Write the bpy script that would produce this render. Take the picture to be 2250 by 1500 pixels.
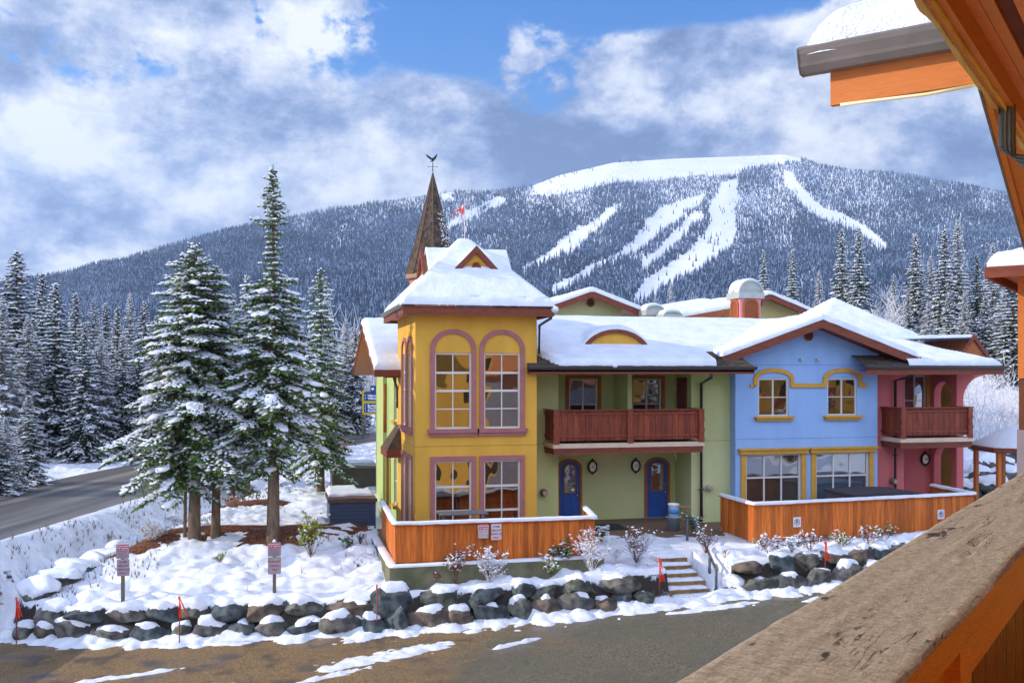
import bpy, bmesh, math, random
import numpy as np
from mathutils import Vector, Matrix
for o in list(bpy.data.objects): bpy.data.objects.remove(o)
scene = bpy.context.scene
COL = scene.collection
R = math.radians
# ------------------------------------------------------------------ camera
F, CX, HY, YAW, CZ = 2150.0, 1125.0, 820.0, R(13.5), 7.0
SY, CY = math.sin(YAW), math.cos(YAW)
cd = bpy.data.cameras.new('camera'); cam = bpy.data.objects.new('camera', cd); COL.objects.link(cam)
cam.location = (0, 0, CZ); cam.rotation_euler = (R(90), 0, -YAW)
cd.sensor_width = 36; cd.lens = 36 * F / 2250; cd.shift_y = (HY - 750) / 2250
cd.clip_start = .05; cd.clip_end = 20000
scene.camera = cam
scene.view_settings.view_transform = 'Standard'; scene.view_settings.look = 'None'
scene.view_settings.exposure = 0.74; scene.view_settings.gamma = 1
def ray(px, py):
    u = (px - CX) / F
    return Vector((SY + CY * u, CY - SY * u, (HY - py) / F))
def atY(px, py, Y):
    d = ray(px, py); t = Y / d.y; return Vector((t * d.x, Y, CZ + t * d.z))
def atX(px, py, X):
    d = ray(px, py); t = X / d.x; return Vector((X, t * d.y, CZ + t * d.z))
def atD(px, py, t):
    d = ray(px, py); return Vector((t * d.x, t * d.y, CZ + t * d.z))
# ------------------------------------------------------------------ sun + sky
SUN_EL, SUN_AZ = R(25), R(-78)          # azimuth measured from +Y towards +X
sd = bpy.data.lights.new('sun', 'SUN'); sun = bpy.data.objects.new('sun', sd); COL.objects.link(sun)
to_sun = Vector((math.sin(SUN_AZ) * math.cos(SUN_EL), math.cos(SUN_AZ) * math.cos(SUN_EL), math.sin(SUN_EL)))
sun.rotation_euler = to_sun.to_track_quat('Z', 'Y').to_euler(); sun.location = (0, 0, 60)
sd.energy = 3.4; sd.angle = R(.6); sd.color = (1, .87, .68)

def N(nt, t, **k):
    n = nt.nodes.new(t)
    for a, b in k.items(): setattr(n, a, b)
    return n
def setin(n, **k):
    for a, b in k.items(): n.inputs[a.replace('_', ' ')].default_value = b
W = bpy.data.worlds.new('World'); scene.world = W; W.use_nodes = True
def build_world():
    nt = W.node_tree; nt.nodes.clear(); L = nt.links.new
    def m(op, a, b=None, c=None):
        n = N(nt, 'ShaderNodeMath', operation=op)
        for i, x in enumerate((a, b, c)):
            if x is None: continue
            if isinstance(x, (int, float)): n.inputs[i].default_value = x
            else: L(x, n.inputs[i])
        return n.outputs[0]
    tc = N(nt, 'ShaderNodeTexCoord'); sp = N(nt, 'ShaderNodeSeparateXYZ'); L(tc.outputs['Generated'], sp.inputs[0])
    az = m('SUBTRACT', m('ARCTAN2', sp.outputs[0], sp.outputs[1]), YAW)
    el = m('ARCSINE', sp.outputs[2])
    # noise lookup on the sphere, stretched sideways
    mp = N(nt, 'ShaderNodeMapping'); L(tc.outputs['Generated'], mp.inputs[0]); mp.inputs['Scale'].default_value = (1, 1, 1.45)
    def noise(scale, det, off, rough=.55, dist=0):
        n = N(nt, 'ShaderNodeTexNoise', noise_dimensions='4D'); L(mp.outputs[0], n.inputs['Vector'])
        setin(n, Scale=scale, Detail=det, Roughness=rough, Distortion=dist); n.inputs['W'].default_value = off
        return n.outputs['Fac']
    n1 = noise(4.8, 12, 3.1, .60, .0); n2 = noise(6, 12, 8.7, .62, .1); n3 = noise(2.2, 3, 1.3); n4 = noise(13, 12, 5.5, .66, .0)
    # warped sky coordinates for the big cloud masses
    wx = m('ADD', az, m('MULTIPLY', m('SUBTRACT', n2, .5), .22)); wy = m('ADD', el, m('MULTIPLY', m('SUBTRACT', n1, .5), .16))
    def blob(px, py, rx, ry, w):
        u = (px - CX) / F; a = math.atan(u); e = math.atan((HY - py) / F * math.cos(a))
        dx = m('MULTIPLY', m('SUBTRACT', wx, a), F / rx); dy = m('MULTIPLY', m('SUBTRACT', wy, e), F / ry)
        r = m('ADD', m('MULTIPLY', dx, dx), m('MULTIPLY', dy, dy))
        return m('MULTIPLY', m('EXPONENT', m('MULTIPLY', r, -1)), w)
    def total(base, lst):
        s = base
        for b in lst: s = m('ADD', s, blob(*b))
        return s
    cov0 = total(m('SUBTRACT', m('MULTIPLY', n1, 2.9), .80), [(930, 50, 160, 95, -.55), (1130, 150, 110, 130, -.50), (560, 110, 90, 50, -.35), (120, 195, 150, 30, -.12),
        (1560, -10, 330, 60, -.45), (380, 165, 90, 40, -.3), (720, 330, 420, 170, .5), (300, 60, 260, 110, .35), (1500, 180, 260, 120, .3), (2000, 330, 420, 140, .45), (150, 480, 330, 150, .5), (1330, 310, 200, 60, .4), (330, 505, 60, 22, -.6), (1130, 110, 60, 70, .5), (640, 50, 130, 80, .5)])
    cov = m('ADD', cov0, m('MULTIPLY', m('MAXIMUM', m('MULTIPLY', sp.outputs[1], -1), 0), .6))  # extra cloud cover added behind the camera, part of the facade fill
    mr = N(nt, 'ShaderNodeMapRange', interpolation_type='SMOOTHSTEP'); L(cov, mr.inputs[0]); setin(mr, From_Min=.52, From_Max=.68)
    shd = total(m('SUBTRACT', m('ADD', m('MULTIPLY', n2, 2.6), m('MULTIPLY', n4, 1.5)), 1.38), [(850, 300, 330, 130, -.12), (1350, 320, 240, 55, -.24), (70, 590, 140, 90, -.30), (200, 400, 170, 80, -.22),
        (560, 330, 200, 90, -.16), (380, 250, 160, 50, -.16), (250, 130, 180, 40, -.1), (950, 330, 200, 90, -.04), (1700, 330, 300, 60, -.12), (640, 470, 260, 60, -.10), (250, 570, 160, 60, .34), (800, 110, 280, 60, .2), (1500, 230, 300, 90, .14), (150, 260, 260, 80, .18), (60, 90, 260, 90, .05), (2000, 260, 330, 120, .03), (620, 300, 200, 80, .10), (1000, 400, 300, 60, -.02)])
    cr = N(nt, 'ShaderNodeValToRGB'); L(shd, cr.inputs[0]); e = cr.color_ramp.elements
    e[0].position = .28; e[0].color = (.14, .21, .40, 1); e[1].position = 1.0; e[1].color = (.90, .93, .99, 1)
    for p, c in ((.47, (.24, .33, .56, 1)), (.62, (.40, .48, .70, 1)), (.80, (.66, .71, .84, 1))):
        q = e.new(p); q.color = c
    sky = N(nt, 'ShaderNodeTexSky', sky_type='NISHITA'); sky.sun_disc = False
    sky.sun_elevation = SUN_EL; sky.sun_rotation = SUN_AZ; sky.altitude = 1500; sky.air_density = 1.6; sky.dust_density = .3; sky.ozone_density = 4
    bs = N(nt, 'ShaderNodeBackground'); hs = N(nt, 'ShaderNodeHueSaturation'); setin(hs, Saturation=1.42, Value=1.0, Hue=.522); L(sky.outputs[0], hs.inputs['Color']); L(hs.outputs[0], bs.inputs[0]); bs.inputs[1].default_value = .12
    bc = N(nt, 'ShaderNodeBackground'); L(cr.outputs[0], bc.inputs[0]); bk = N(nt, 'ShaderNodeMapRange', interpolation_type='SMOOTHSTEP'); L(sp.outputs[1], bk.inputs[0]); setin(bk, From_Min=.25, From_Max=-.75, To_Min=.74, To_Max=2.0); L(bk.outputs[0], bc.inputs[1])   # cloud strength raised behind the camera, added to light the shaded facades
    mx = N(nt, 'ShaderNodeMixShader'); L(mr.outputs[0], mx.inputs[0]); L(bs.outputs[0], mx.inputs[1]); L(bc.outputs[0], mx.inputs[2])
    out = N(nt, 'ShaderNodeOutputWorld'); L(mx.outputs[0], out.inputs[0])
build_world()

# ------------------------------------------------------------------ noise in numpy
_rg = np.random.RandomState(7); _tab = _rg.rand(256, 256)
def vnoise(x, y, s=1.0, o=0):
    x = np.asarray(x, float) * s + o * 17.3; y = np.asarray(y, float) * s + o * 9.1
    xi = np.floor(x).astype(int); yi = np.floor(y).astype(int); fx = x - xi; fy = y - yi
    fx = fx * fx * (3 - 2 * fx); fy = fy * fy * (3 - 2 * fy)
    g = lambda a, b: _tab[a & 255, b & 255]
    return (g(xi, yi) * (1 - fx) + g(xi + 1, yi) * fx) * (1 - fy) + (g(xi, yi + 1) * (1 - fx) + g(xi + 1, yi + 1) * fx) * fy
def fbm(x, y, s=1.0, o=0, n=4):
    r = 0; a = .5; t = 0
    for i in range(n): r = r + a * vnoise(x, y, s * 2 ** i, o + i); t += a; a *= .5
    return r / t
def sstep(a, b, x):
    t = np.clip((np.asarray(x, float) - a) / (b - a), 0, 1); return t * t * (3 - 2 * t)

# ------------------------------------------------------------------ materials
MATS = {}
def mat(name, c1, c2=None, scale=3, rough=.8, bump=0, bscale=40, stretch=(1, 1, 1), island=0, metal=0, spec=.3, detail=5, lo=.35, hi=.65):
    if name in MATS: return MATS[name]
    mt = bpy.data.materials.new(name); mt.use_nodes = True; nt = mt.node_tree; L = nt.links.new
    p = nt.nodes['Principled BSDF']; setin(p, Roughness=rough, Metallic=metal); p.inputs['Specular IOR Level'].default_value = spec
    c1 = (*c1, 1); p.inputs['Base Color'].default_value = c1
    tc = N(nt, 'ShaderNodeTexCoord'); mp = N(nt, 'ShaderNodeMapping'); L(tc.outputs['Object'], mp.inputs[0]); mp.inputs['Scale'].default_value = stretch
    col = None
    if c2:
        n = N(nt, 'ShaderNodeTexNoise'); L(mp.outputs[0], n.inputs['Vector']); setin(n, Scale=scale, Detail=detail)
        mr = N(nt, 'ShaderNodeMapRange'); L(n.outputs['Fac'], mr.inputs[0]); setin(mr, From_Min=lo, From_Max=hi)
        mx = N(nt, 'ShaderNodeMix', data_type='RGBA'); L(mr.outputs[0], mx.inputs['Factor']); mx.inputs['A'].default_value = c1; mx.inputs['B'].default_value = (*c2, 1)
        col = mx.outputs['Result']
    if island:
        g = N(nt, 'ShaderNodeNewGeometry'); hs = N(nt, 'ShaderNodeHueSaturation'); mr = N(nt, 'ShaderNodeMapRange')
        L(g.outputs['Random Per Island'], mr.inputs[0]); setin(mr, To_Min=1 - island, To_Max=1 + island); L(mr.outputs[0], hs.inputs['Value'])
        if col: L(col, hs.inputs['Color'])
        else: hs.inputs['Color'].default_value = c1
        col = hs.outputs[0]
    if col: L(col, p.inputs['Base Color'])
    if bump:
        n = N(nt, 'ShaderNodeTexNoise'); L(mp.outputs[0], n.inputs['Vector']); setin(n, Scale=bscale, Detail=4)
        b = N(nt, 'ShaderNodeBump'); L(n.outputs['Fac'], b.inputs['Height']); setin(b, Strength=min(1, bump), Distance=.02); L(b.outputs[0], p.inputs['Normal'])
    MATS[name] = mt; return mt
M_snow = mat('snow', (.74, .78, .86), (.68, .72, .82), 6, .55, .35, 30)
M_groundsnow = mat('ground_snow', (.73, .76, .83), (.62, .66, .76), 3, .6, .8, 18, detail=8)
def soil_on_steep(mt):
    nt = mt.node_tree; L = nt.links.new; p = nt.nodes['Principled BSDF']; src = p.inputs['Base Color'].links[0].from_socket
    g = N(nt, 'ShaderNodeNewGeometry'); sp = N(nt, 'ShaderNodeSeparateXYZ'); L(g.outputs['Normal'], sp.inputs[0]); tc = N(nt, 'ShaderNodeTexCoord'); n = N(nt, 'ShaderNodeTexNoise'); L(tc.outputs['Object'], n.inputs['Vector']); setin(n, Scale=7, Detail=4)
    ad = N(nt, 'ShaderNodeMath', operation='MULTIPLY_ADD'); L(n.outputs['Fac'], ad.inputs[0]); ad.inputs[1].default_value = .35; L(sp.outputs[2], ad.inputs[2])
    mr = N(nt, 'ShaderNodeMapRange', interpolation_type='SMOOTHSTEP'); L(ad.outputs[0], mr.inputs[0]); setin(mr, From_Min=.56, From_Max=.66)
    mx = N(nt, 'ShaderNodeMix', data_type='RGBA'); L(mr.outputs[0], mx.inputs['Factor']); mx.inputs['A'].default_value = (.028, .024, .02, 1); L(src, mx.inputs['B']); L(mx.outputs['Result'], p.inputs['Base Color'])
soil_on_steep(M_groundsnow)
M_roofsnow = mat('roof_snow', (.72, .76, .85), (.62, .67, .79), 2.2, .55, .9, 9, detail=8)
M_yellow = mat('yellow_stucco', (.70, .39, .06), (.58, .32, .048), 1.6, .9, .4, 90, (1, 1, .35), detail=8, lo=.3, hi=.7)
M_green = mat('green_stucco', (.45, .49, .19), (.56, .57, .31), .6, .9, .4, 90, (1, 1, .5), detail=8)
M_lgreen = mat('pale_green_stucco', (.42, .47, .24), (.36, .42, .20), 1.2, .9, .3, 90)
M_blue = mat('blue_stucco', (.31, .48, .78), (.25, .41, .71), 1.5, .9, .4, 90, (1, 1, .35), detail=8, lo=.3, hi=.7)
M_pink = mat('pink_stucco', (.62, .17, .165), (.51, .13, .13), 1.3, .9, .4, 90, (1, 1, .35), detail=8, lo=.3, hi=.7)
M_ppink = mat('pale_pink_stucco', (.72, .27, .33), (.66, .22, .28), 2, .9, .2, 90)
M_beige = mat('beige_stucco', (.52, .44, .18), (.47, .40, .16), 1, .9, .2, 90)
M_mauve = mat('mauve_trim', (.37, .15, .15), (.32, .125, .13), 4, .8, .1, 60)
M_ytrim = mat('ochre_trim', (.60, .32, .05), (.52, .27, .04), 4, .8, .1, 60)
M_otrim = mat('orange_brown_trim', (.38, .12, .035), (.30, .09, .025), 5, .7, .1, 60)
M_frame = mat('window_vinyl', (.62, .57, .54), rough=.5)
M_brown = mat('brown_fascia', (.21, .055, .028), (.15, .038, .02), 4, .6, .15, 30, (1, 1, 4))
M_balc = mat('balcony_stain', (.26, .055, .024), (.16, .032, .016), 5, .55, .3, 30, (4, 4, .5), island=.25)
M_cream = mat('cream_band', (.62, .48, .36), (.55, .42, .32), 4, .7)
M_gutter = mat('dark_gutter', (.045, .035, .035), rough=.4, spec=.5)
M_ggut = mat('grey_gutter', (.17, .14, .13), (.13, .115, .10), 6, .35, spec=.6)
M_shingle = mat('shingle', (.055, .04, .032), (.09, .065, .05), 9, .9, .6, 30, island=.3)
M_cedar = mat('cedar_shake', (.10, .066, .045), (.06, .042, .032), 6, .9, .6, 30, island=.45)
M_fence = mat('fence_stain', (.60, .17, .022), (.42, .095, .015), 3, .6, .3, 30, (6, 6, .5), island=.3)
M_conc = mat('concrete', (.20, .19, .12), (.10, .11, .06), 2.2, .95, .4, 20)
M_patio = mat('aggregate_patio', (.20, .13, .085), (.13, .085, .06), 30, .9, .3, 80)
M_bark = mat('bark', (.20, .135, .09), (.10, .07, .05), 9, .95, .7, 18, (1, 1, .3))
M_door = mat('blue_door', (.02, .09, .38), (.015, .07, .30), 3, .35, spec=.5)
M_dark = mat('dark_metal', (.02, .018, .02), rough=.5, metal=.3)
M_steel = mat('grey_rail', (.10, .11, .13), rough=.45, metal=.3)
M_white = mat('white_plastic', (.75, .76, .8), rough=.4)
M_sign = mat('sign_face', (.70, .66, .70), (.62, .58, .62), 8, .4)
M_signg = mat('sign_face_grey', (.36, .34, .38), (.30, .29, .33), 8, .4)
M_red = mat('sign_red', (.50, .03, .05), rough=.45)
M_black = mat('sign_ink', (.05, .03, .05), rough=.6)
M_whiteink = mat('white_ink', (.85, .85, .88), rough=.5)
M_maroonink = mat('maroon_ink', (.28, .06, .10), rough=.5)
M_post = mat('weathered_post', (.17, .14, .105), (.11, .09, .07), 7, .9, .4, 30, (1, 1, .3))
M_flag = mat('orange_stake_flag', (.85, .06, .025), (.7, .04, .02), 6, .5)
M_mulch = mat('bark_mulch', (.20, .075, .035), (.05, .02, .012), 14, .95, 1, 30, lo=.42, hi=.58, detail=8)
M_orange = mat('orange_cedar', (.60, .19, .035), (.50, .14, .024), 9, .5, .25, 40, (1, 1, 6), spec=.4, lo=.2, hi=.8)
M_orangew = mat('orange_soffit', (.54, .18, .022), (.44, .13, .018), 8, .5, .25, 40, (1, 1, 6), spec=.4, lo=.2, hi=.8)
M_deepred = mat('red_board', (.16, .018, .012), (.09, .01, .008), 5, .5, .2, 30)
M_flagred = mat('flag_red', (.75, .10, .07), rough=.7)
M_lampw = mat('lamp_glass', (.95, .86, .72), rough=.3)
M_tubb = mat('blue_tub_panel', (.055, .08, .14), (.045, .065, .12), 4, .5)
M_tubg = mat('taupe_tub_panel', (.14, .12, .105), (.12, .10, .09), 4, .5)
M_cover = mat('tub_cover', (.12, .06, .045), (.10, .05, .04), 4, .5)
M_gcov = mat('grey_tub_cover', (.24, .25, .24), (.2, .21, .2), 4, .5)
M_room = mat('dark_room', (.035, .022, .016), (.06, .035, .022), 1.5, .9)
M_twig = mat('brown_twig', (.16, .09, .07), (.10, .05, .045), 10, .9)
M_frost = mat('frosted_twig', (.80, .80, .83), (.42, .37, .36), 14, .8, lo=.42, hi=.66)
def blind_mat():
    for nm, a, b in (('brown_blind', (.17, .08, .05), (.09, .04, .028)), ('tan_blind', (.30, .235, .18), (.24, .18, .14)), ('pale_blue_blind', (.33, .47, .62), (.28, .41, .56))):
        mt = mat(nm, a, rough=.8); nt = mt.node_tree; L = nt.links.new
        tc = N(nt, 'ShaderNodeTexCoord'); w = N(nt, 'ShaderNodeTexWave', wave_type='BANDS', bands_direction='Z'); L(tc.outputs['Object'], w.inputs['Vector']); setin(w, Scale=5.5)
        mx = N(nt, 'ShaderNodeMix', data_type='RGBA'); L(w.outputs['Fac'], mx.inputs['Factor']); mx.inputs['A'].default_value = (*a, 1); mx.inputs['B'].default_value = (*b, 1)
        L(mx.outputs['Result'], nt.nodes['Principled BSDF'].inputs['Base Color'])
blind_mat()
def glass_mat(name, base, wav):
    mt = bpy.data.materials.new(name); mt.use_nodes = True; nt = mt.node_tree; nt.nodes.clear(); L = nt.links.new
    g = N(nt, 'ShaderNodeBsdfGlossy'); setin(g, Roughness=.015); g.inputs['Color'].default_value = (.95, .95, .95, 1)
    t = N(nt, 'ShaderNodeBsdfTransparent'); t.inputs['Color'].default_value = (.75, .77, .76, 1)
    lw = N(nt, 'ShaderNodeLayerWeight'); setin(lw, Blend=.25)
    ad = N(nt, 'ShaderNodeMath', operation='ADD', use_clamp=True); L(lw.outputs['Fresnel'], ad.inputs[0]); ad.inputs[1].default_value = base
    mx = N(nt, 'ShaderNodeMixShader'); L(ad.outputs[0], mx.inputs[0]); L(t.outputs[0], mx.inputs[1]); L(g.outputs[0], mx.inputs[2])
    tc = N(nt, 'ShaderNodeTexCoord'); n = N(nt, 'ShaderNodeTexNoise'); L(tc.outputs['Object'], n.inputs['Vector']); setin(n, Scale=1.1, Detail=1)
    b = N(nt, 'ShaderNodeBump'); L(n.outputs['Fac'], b.inputs['Height']); setin(b, Strength=wav, Distance=.1); L(b.outputs[0], g.inputs['Normal'])
    o = N(nt, 'ShaderNodeOutputMaterial'); L(mx.outputs[0], o.inputs[0]); MATS[name] = mt; return mt
M_glass = glass_mat('window_glass', .30, .22)

# ------------------------------------------------------------------ builders
def tag(o, label=None, cat=None, group=None, kind=None):
    if label: o['label'] = label
    if cat: o['category'] = cat
    if group: o['group'] = group
    if kind: o['kind'] = kind
    return o
def thing(name, label, cat, loc, group=None):
    o = bpy.data.objects.new(name, None); COL.objects.link(o); o.location = loc; o.empty_display_size = .2
    return tag(o, label, cat, group)
def wloc(o):
    v = Vector((0, 0, 0))
    while o: v = v + Vector(o.location); o = o.parent
    return v
def mesh_obj(name, V, Fc, m, parent=None, smooth=False, fix=False, idx=None):
    me = bpy.data.meshes.new(name); V = np.asarray(V, float).reshape(-1, 3)
    if parent: V = V - np.array(wloc(parent))
    if isinstance(Fc, np.ndarray):
        n, k = Fc.shape; me.vertices.add(len(V)); me.vertices.foreach_set('co', V.ravel().astype(np.float32))
        me.loops.add(n * k); me.loops.foreach_set('vertex_index', Fc.ravel().astype(np.int32))
        me.polygons.add(n); me.polygons.foreach_set('loop_start', np.arange(0, n * k, k, dtype=np.int32)); me.polygons.foreach_set('loop_total', np.full(n, k, dtype=np.int32))
        me.update(calc_edges=True)
    else:
        me.from_pydata([tuple(v) for v in V], [], Fc)
    if fix:
        bm = bmesh.new(); bm.from_mesh(me); bmesh.ops.recalc_face_normals(bm, faces=bm.faces); bm.to_mesh(me); bm.free()
    for x in (m if isinstance(m, (list, tuple)) else [m]): me.materials.append(x)
    if idx is not None: me.polygons.foreach_set('material_index', np.asarray(idx, dtype=np.int32))
    if smooth: me.polygons.foreach_set('use_smooth', np.ones(len(me.polygons), dtype=bool))
    o = bpy.data.objects.new(name, me); COL.objects.link(o)
    if parent: o.parent = parent
    return o
class MB:
    def __init__(s, T=None): s.V = []; s.F = []; s.I = []; s.T = T; s.mi = 0
    def add(s, vs, fs):
        b = len(s.V)
        for v in vs: s.V.append(tuple(s.T(v)) if s.T else tuple(v))
        for f in fs: s.F.append([b + i for i in f]); s.I.append(s.mi)
    def box(s, x0, x1, y0, y1, z0, z1):
        s.add([(x, y, z) for x in (x0, x1) for y in (y0, y1) for z in (z0, z1)], [(0, 1, 3, 2), (4, 6, 7, 5), (0, 4, 5, 1), (2, 3, 7, 6), (0, 2, 6, 4), (1, 5, 7, 3)])
    def prism(s, poly, ax, a0, a1):
        n = len(poly); f = {'x': lambda p, a: (a, p[0], p[1]), 'y': lambda p, a: (p[0], a, p[1]), 'z': lambda p, a: (p[0], p[1], a)}[ax]
        s.add([f(p, a0) for p in poly] + [f(p, a1) for p in poly], [list(range(n))[::-1], [n + i for i in range(n)]] + [(i, (i + 1) % n, n + (i + 1) % n, n + i) for i in range(n)])
    def tube(s, pts, r, n=6, cap=True, r1=None):
        pts = [Vector(p) for p in pts]; k = len(pts); vs = []; fs = []
        for i, p in enumerate(pts):
            t = (pts[min(i + 1, k - 1)] - pts[max(i - 1, 0)]).normalized()
            a = t.cross(Vector((0, 0, 1)));
            if a.length < .05: a = t.cross(Vector((1, 0, 0)))
            a.normalize(); b = t.cross(a); rr = r if r1 is None else r + (r1 - r) * i / (k - 1)
            for j in range(n):
                w = 2 * math.pi * j / n + .4; vs.append(p + a * math.cos(w) * rr + b * math.sin(w) * rr)
        for i in range(k - 1):
            for j in range(n): fs.append((i * n + j, i * n + (j + 1) % n, (i + 1) * n + (j + 1) % n, (i + 1) * n + j))
        if cap: fs += [tuple(range(n))[::-1], tuple((k - 1) * n + j for j in range(n))]
        s.add(vs, fs)
    def lathe(s, c, prof, n=16, axis='z', sx=1, sy=1):
        vs = []; k = len(prof)
        for r, h in prof:
            for j in range(n):
                w = 2 * math.pi * j / n; x, y = math.cos(w) * r * sx, math.sin(w) * r * sy
                q = {'z': (x, y, h), 'y': (x, h, y), 'x': (h, x, y)}[axis]
                vs.append((c[0] + q[0], c[1] + q[1], c[2] + q[2]))
        fs = [(i * n + j, i * n + (j + 1) % n, (i + 1) * n + (j + 1) % n, (i + 1) * n + j) for i in range(k - 1) for j in range(n)]
        s.add(vs, fs + [tuple(range(n))[::-1], tuple((k - 1) * n + j for j in range(n))])
    def band(s, pts, w, d0, d1, closed=False):   # strip along a 2D (u,z) polyline, thickness d0..d1
        k = len(pts); vs = []
        for i, p in enumerate(pts):
            a = pts[i - 1] if (i > 0 or closed) else p; b = pts[(i + 1) % k] if (i < k - 1 or closed) else p
            d1v = (Vector((p[0] - a[0], p[1] - a[1])).normalized() if a != p else None); d2v = (Vector((b[0] - p[0], b[1] - p[1])).normalized() if b != p else None)
            dd = (d1v or d2v) + (d2v or d1v); dd.normalize(); nn = Vector((-dd.y, dd.x))
            c = nn.dot(Vector((-(d2v or d1v).y, (d2v or d1v).x))); h = w / 2 / max(c, .35)
            for e in (-h, h):
                for d in (d0, d1): vs.append((p[0] + nn.x * e, d, p[1] + nn.y * e))
        fs = []
        for i in range(k if closed else k - 1):
            a = i * 4; b = ((i + 1) % k) * 4
            fs += [(a, b, b + 2, a + 2), (a + 1, a + 3, b + 3, b + 1), (a, a + 1, b + 1, b), (a + 2, b + 2, b + 3, a + 3)]
        if not closed: fs += [(0, 2, 3, 1), ((k - 1) * 4, (k - 1) * 4 + 1, (k - 1) * 4 + 3, (k - 1) * 4 + 2)]
        s.add(vs, fs)
    def build(s, name, m, parent=None, smooth=False, fix=True):
        multi = isinstance(m, (list, tuple))
        return mesh_obj(name, s.V, s.F, m, parent, smooth, fix, s.I if multi else None)
def FrontF(Y): return lambda p: (p[0], Y - p[1], p[2])       # (u=X, d towards viewer, z)
def LeftF(X): return lambda p: (X - p[1], -p[0], p[2])       # u=-Y
def smoothish(o, ang=40):
    o.data.polygons.foreach_set('use_smooth', np.ones(len(o.data.polygons), dtype=bool))
    try: o.data.set_sharp_from_angle(angle=R(ang))
    except Exception: pass
    return o
def text(s, size, T, m, parent, name='lettering', align='CENTER', bold=0, ext=.002, sx=1.0):
    cu = bpy.data.curves.new('t', 'FONT'); cu.body = s; cu.size = size; cu.align_x = align; cu.align_y = 'CENTER'; cu.extrude = ext; cu.offset = bold; cu.resolution_u = 2
    o = bpy.data.objects.new('t', cu); me = bpy.data.meshes.new_from_object(o)
    V = [T((v.co.x * sx, v.co.z + ext, v.co.y)) for v in me.vertices]; Fc = [list(p.vertices) for p in me.polygons]
    bpy.data.objects.remove(o); bpy.data.curves.remove(cu); bpy.data.meshes.remove(me)
    return mesh_obj(name, V, Fc, m, parent)
def lines(mlist, T, m, parent, name='lettering'):      # several (string,size,u,z) joined in one mesh
    mb = MB()
    for s, size, u, z, al in mlist:
        cu = bpy.data.curves.new('t', 'FONT'); cu.body = s; cu.size = size; cu.align_x = al; cu.align_y = 'CENTER'; cu.extrude = .0015; cu.offset = size * .03; cu.resolution_u = 2
        o = bpy.data.objects.new('t', cu); me = bpy.data.meshes.new_from_object(o)
        mb.add([T((v.co.x + u, v.co.z + .003, v.co.y + z)) for v in me.vertices], [list(p.vertices) for p in me.polygons])
        bpy.data.objects.remove(o); bpy.data.curves.remove(cu); bpy.data.meshes.remove(me)
    return mb.build(name, m, parent, fix=False)
ORD = ['first', 'second', 'third', 'fourth', 'fifth', 'sixth', 'seventh', 'eighth', 'ninth', 'tenth', 'eleventh', 'twelfth', 'thirteenth', 'fourteenth', 'fifteenth', 'sixteenth', 'seventeenth', 'eighteenth', 'nineteenth', 'twentieth', 'twenty-first', 'twenty-second', 'twenty-third', 'twenty-fourth', 'twenty-fifth', 'twenty-sixth', 'twenty-seventh', 'twenty-eighth', 'twenty-ninth', 'thirtieth']

def axis_pts(a, b, step, r, extra=()):
    e = [0, .006, .02, .045, .08, .13, .2]
    pts = [a + x * r / .13 for x in e] + [b - x * r / .13 for x in e] + list(extra)
    n = max(2, int((b - a) / step)); pts += [a + (b - a) * i / n for i in range(1, n)]
    pts = sorted(p for p in pts if a <= p <= b); out = [pts[0]]
    for p in pts[1:]:
        if p - out[-1] > .004: out.append(p)
    return np.array(out)
def snow_blanket(name, rect, h, T, parent, r=.14, step=.14, m=None, lump=.02, seed=0, wob=.03, extra_x=(), extra_y=(), free='LRFB', xf=None, cut=None):
    x0, x1, y0, y1 = rect; xs = axis_pts(x0, x1, step, r, extra_x); ys = axis_pts(y0, y1, step, r, extra_y)
    X, Y = np.meshgrid(xs, ys, indexing='ij'); big = np.full_like(X, 9.0)
    wx = (vnoise(X, Y, 3, seed) - .5) * wob * 2; wy = (vnoise(X, Y, 3.3, seed + 5) - .5) * wob * 2
    d = np.minimum.reduce([X - x0 if 'L' in free else big, x1 - X if 'R' in free else big, Y - y0 if 'F' in free else big, y1 - Y if 'B' in free else big])
    q = np.clip(d / r, 0, 1); f = np.sqrt(1 - (1 - q) ** 2)
    Z = h(X, Y) + f * (T * (.85 + .3 * fbm(X, Y, .9, seed)) + lump * (fbm(X, Y, 3.5, seed + 2) - .5) * 2) - (1 - f) * .01
    Xw = X + wx * np.clip(d / .05, 0, 1) * 0 + (X - X); 
    Xo, Yo = X.copy(), Y.copy()
    eg = (1 - q); Yo = Yo - np.where(Y - y0 < r, wy, 0) * (1 if 'F' in free else 0) + np.where(y1 - Y < r, wy, 0) * (1 if 'B' in free else 0)
    Xo = Xo - np.where(X - x0 < r, wx, 0) * (1 if 'L' in free else 0) + np.where(x1 - X < r, wx, 0) * (1 if 'R' in free else 0)
    V = np.stack([Xo, Yo, Z], -1).reshape(-1, 3)
    if xf: V = np.array([xf(v) for v in V])
    a, b = len(xs), len(ys); I = np.arange(a * b).reshape(a, b)
    Fc = np.stack([I[:-1, :-1], I[1:, :-1], I[1:, 1:], I[:-1, 1:]], -1).reshape(-1, 4)
    if cut is not None:
        cm = cut(X, Y).ravel(); Fc = Fc[~cm[Fc].all(1)]
    return mesh_obj(name, V, Fc, m or M_roofsnow, parent, True)
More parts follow.
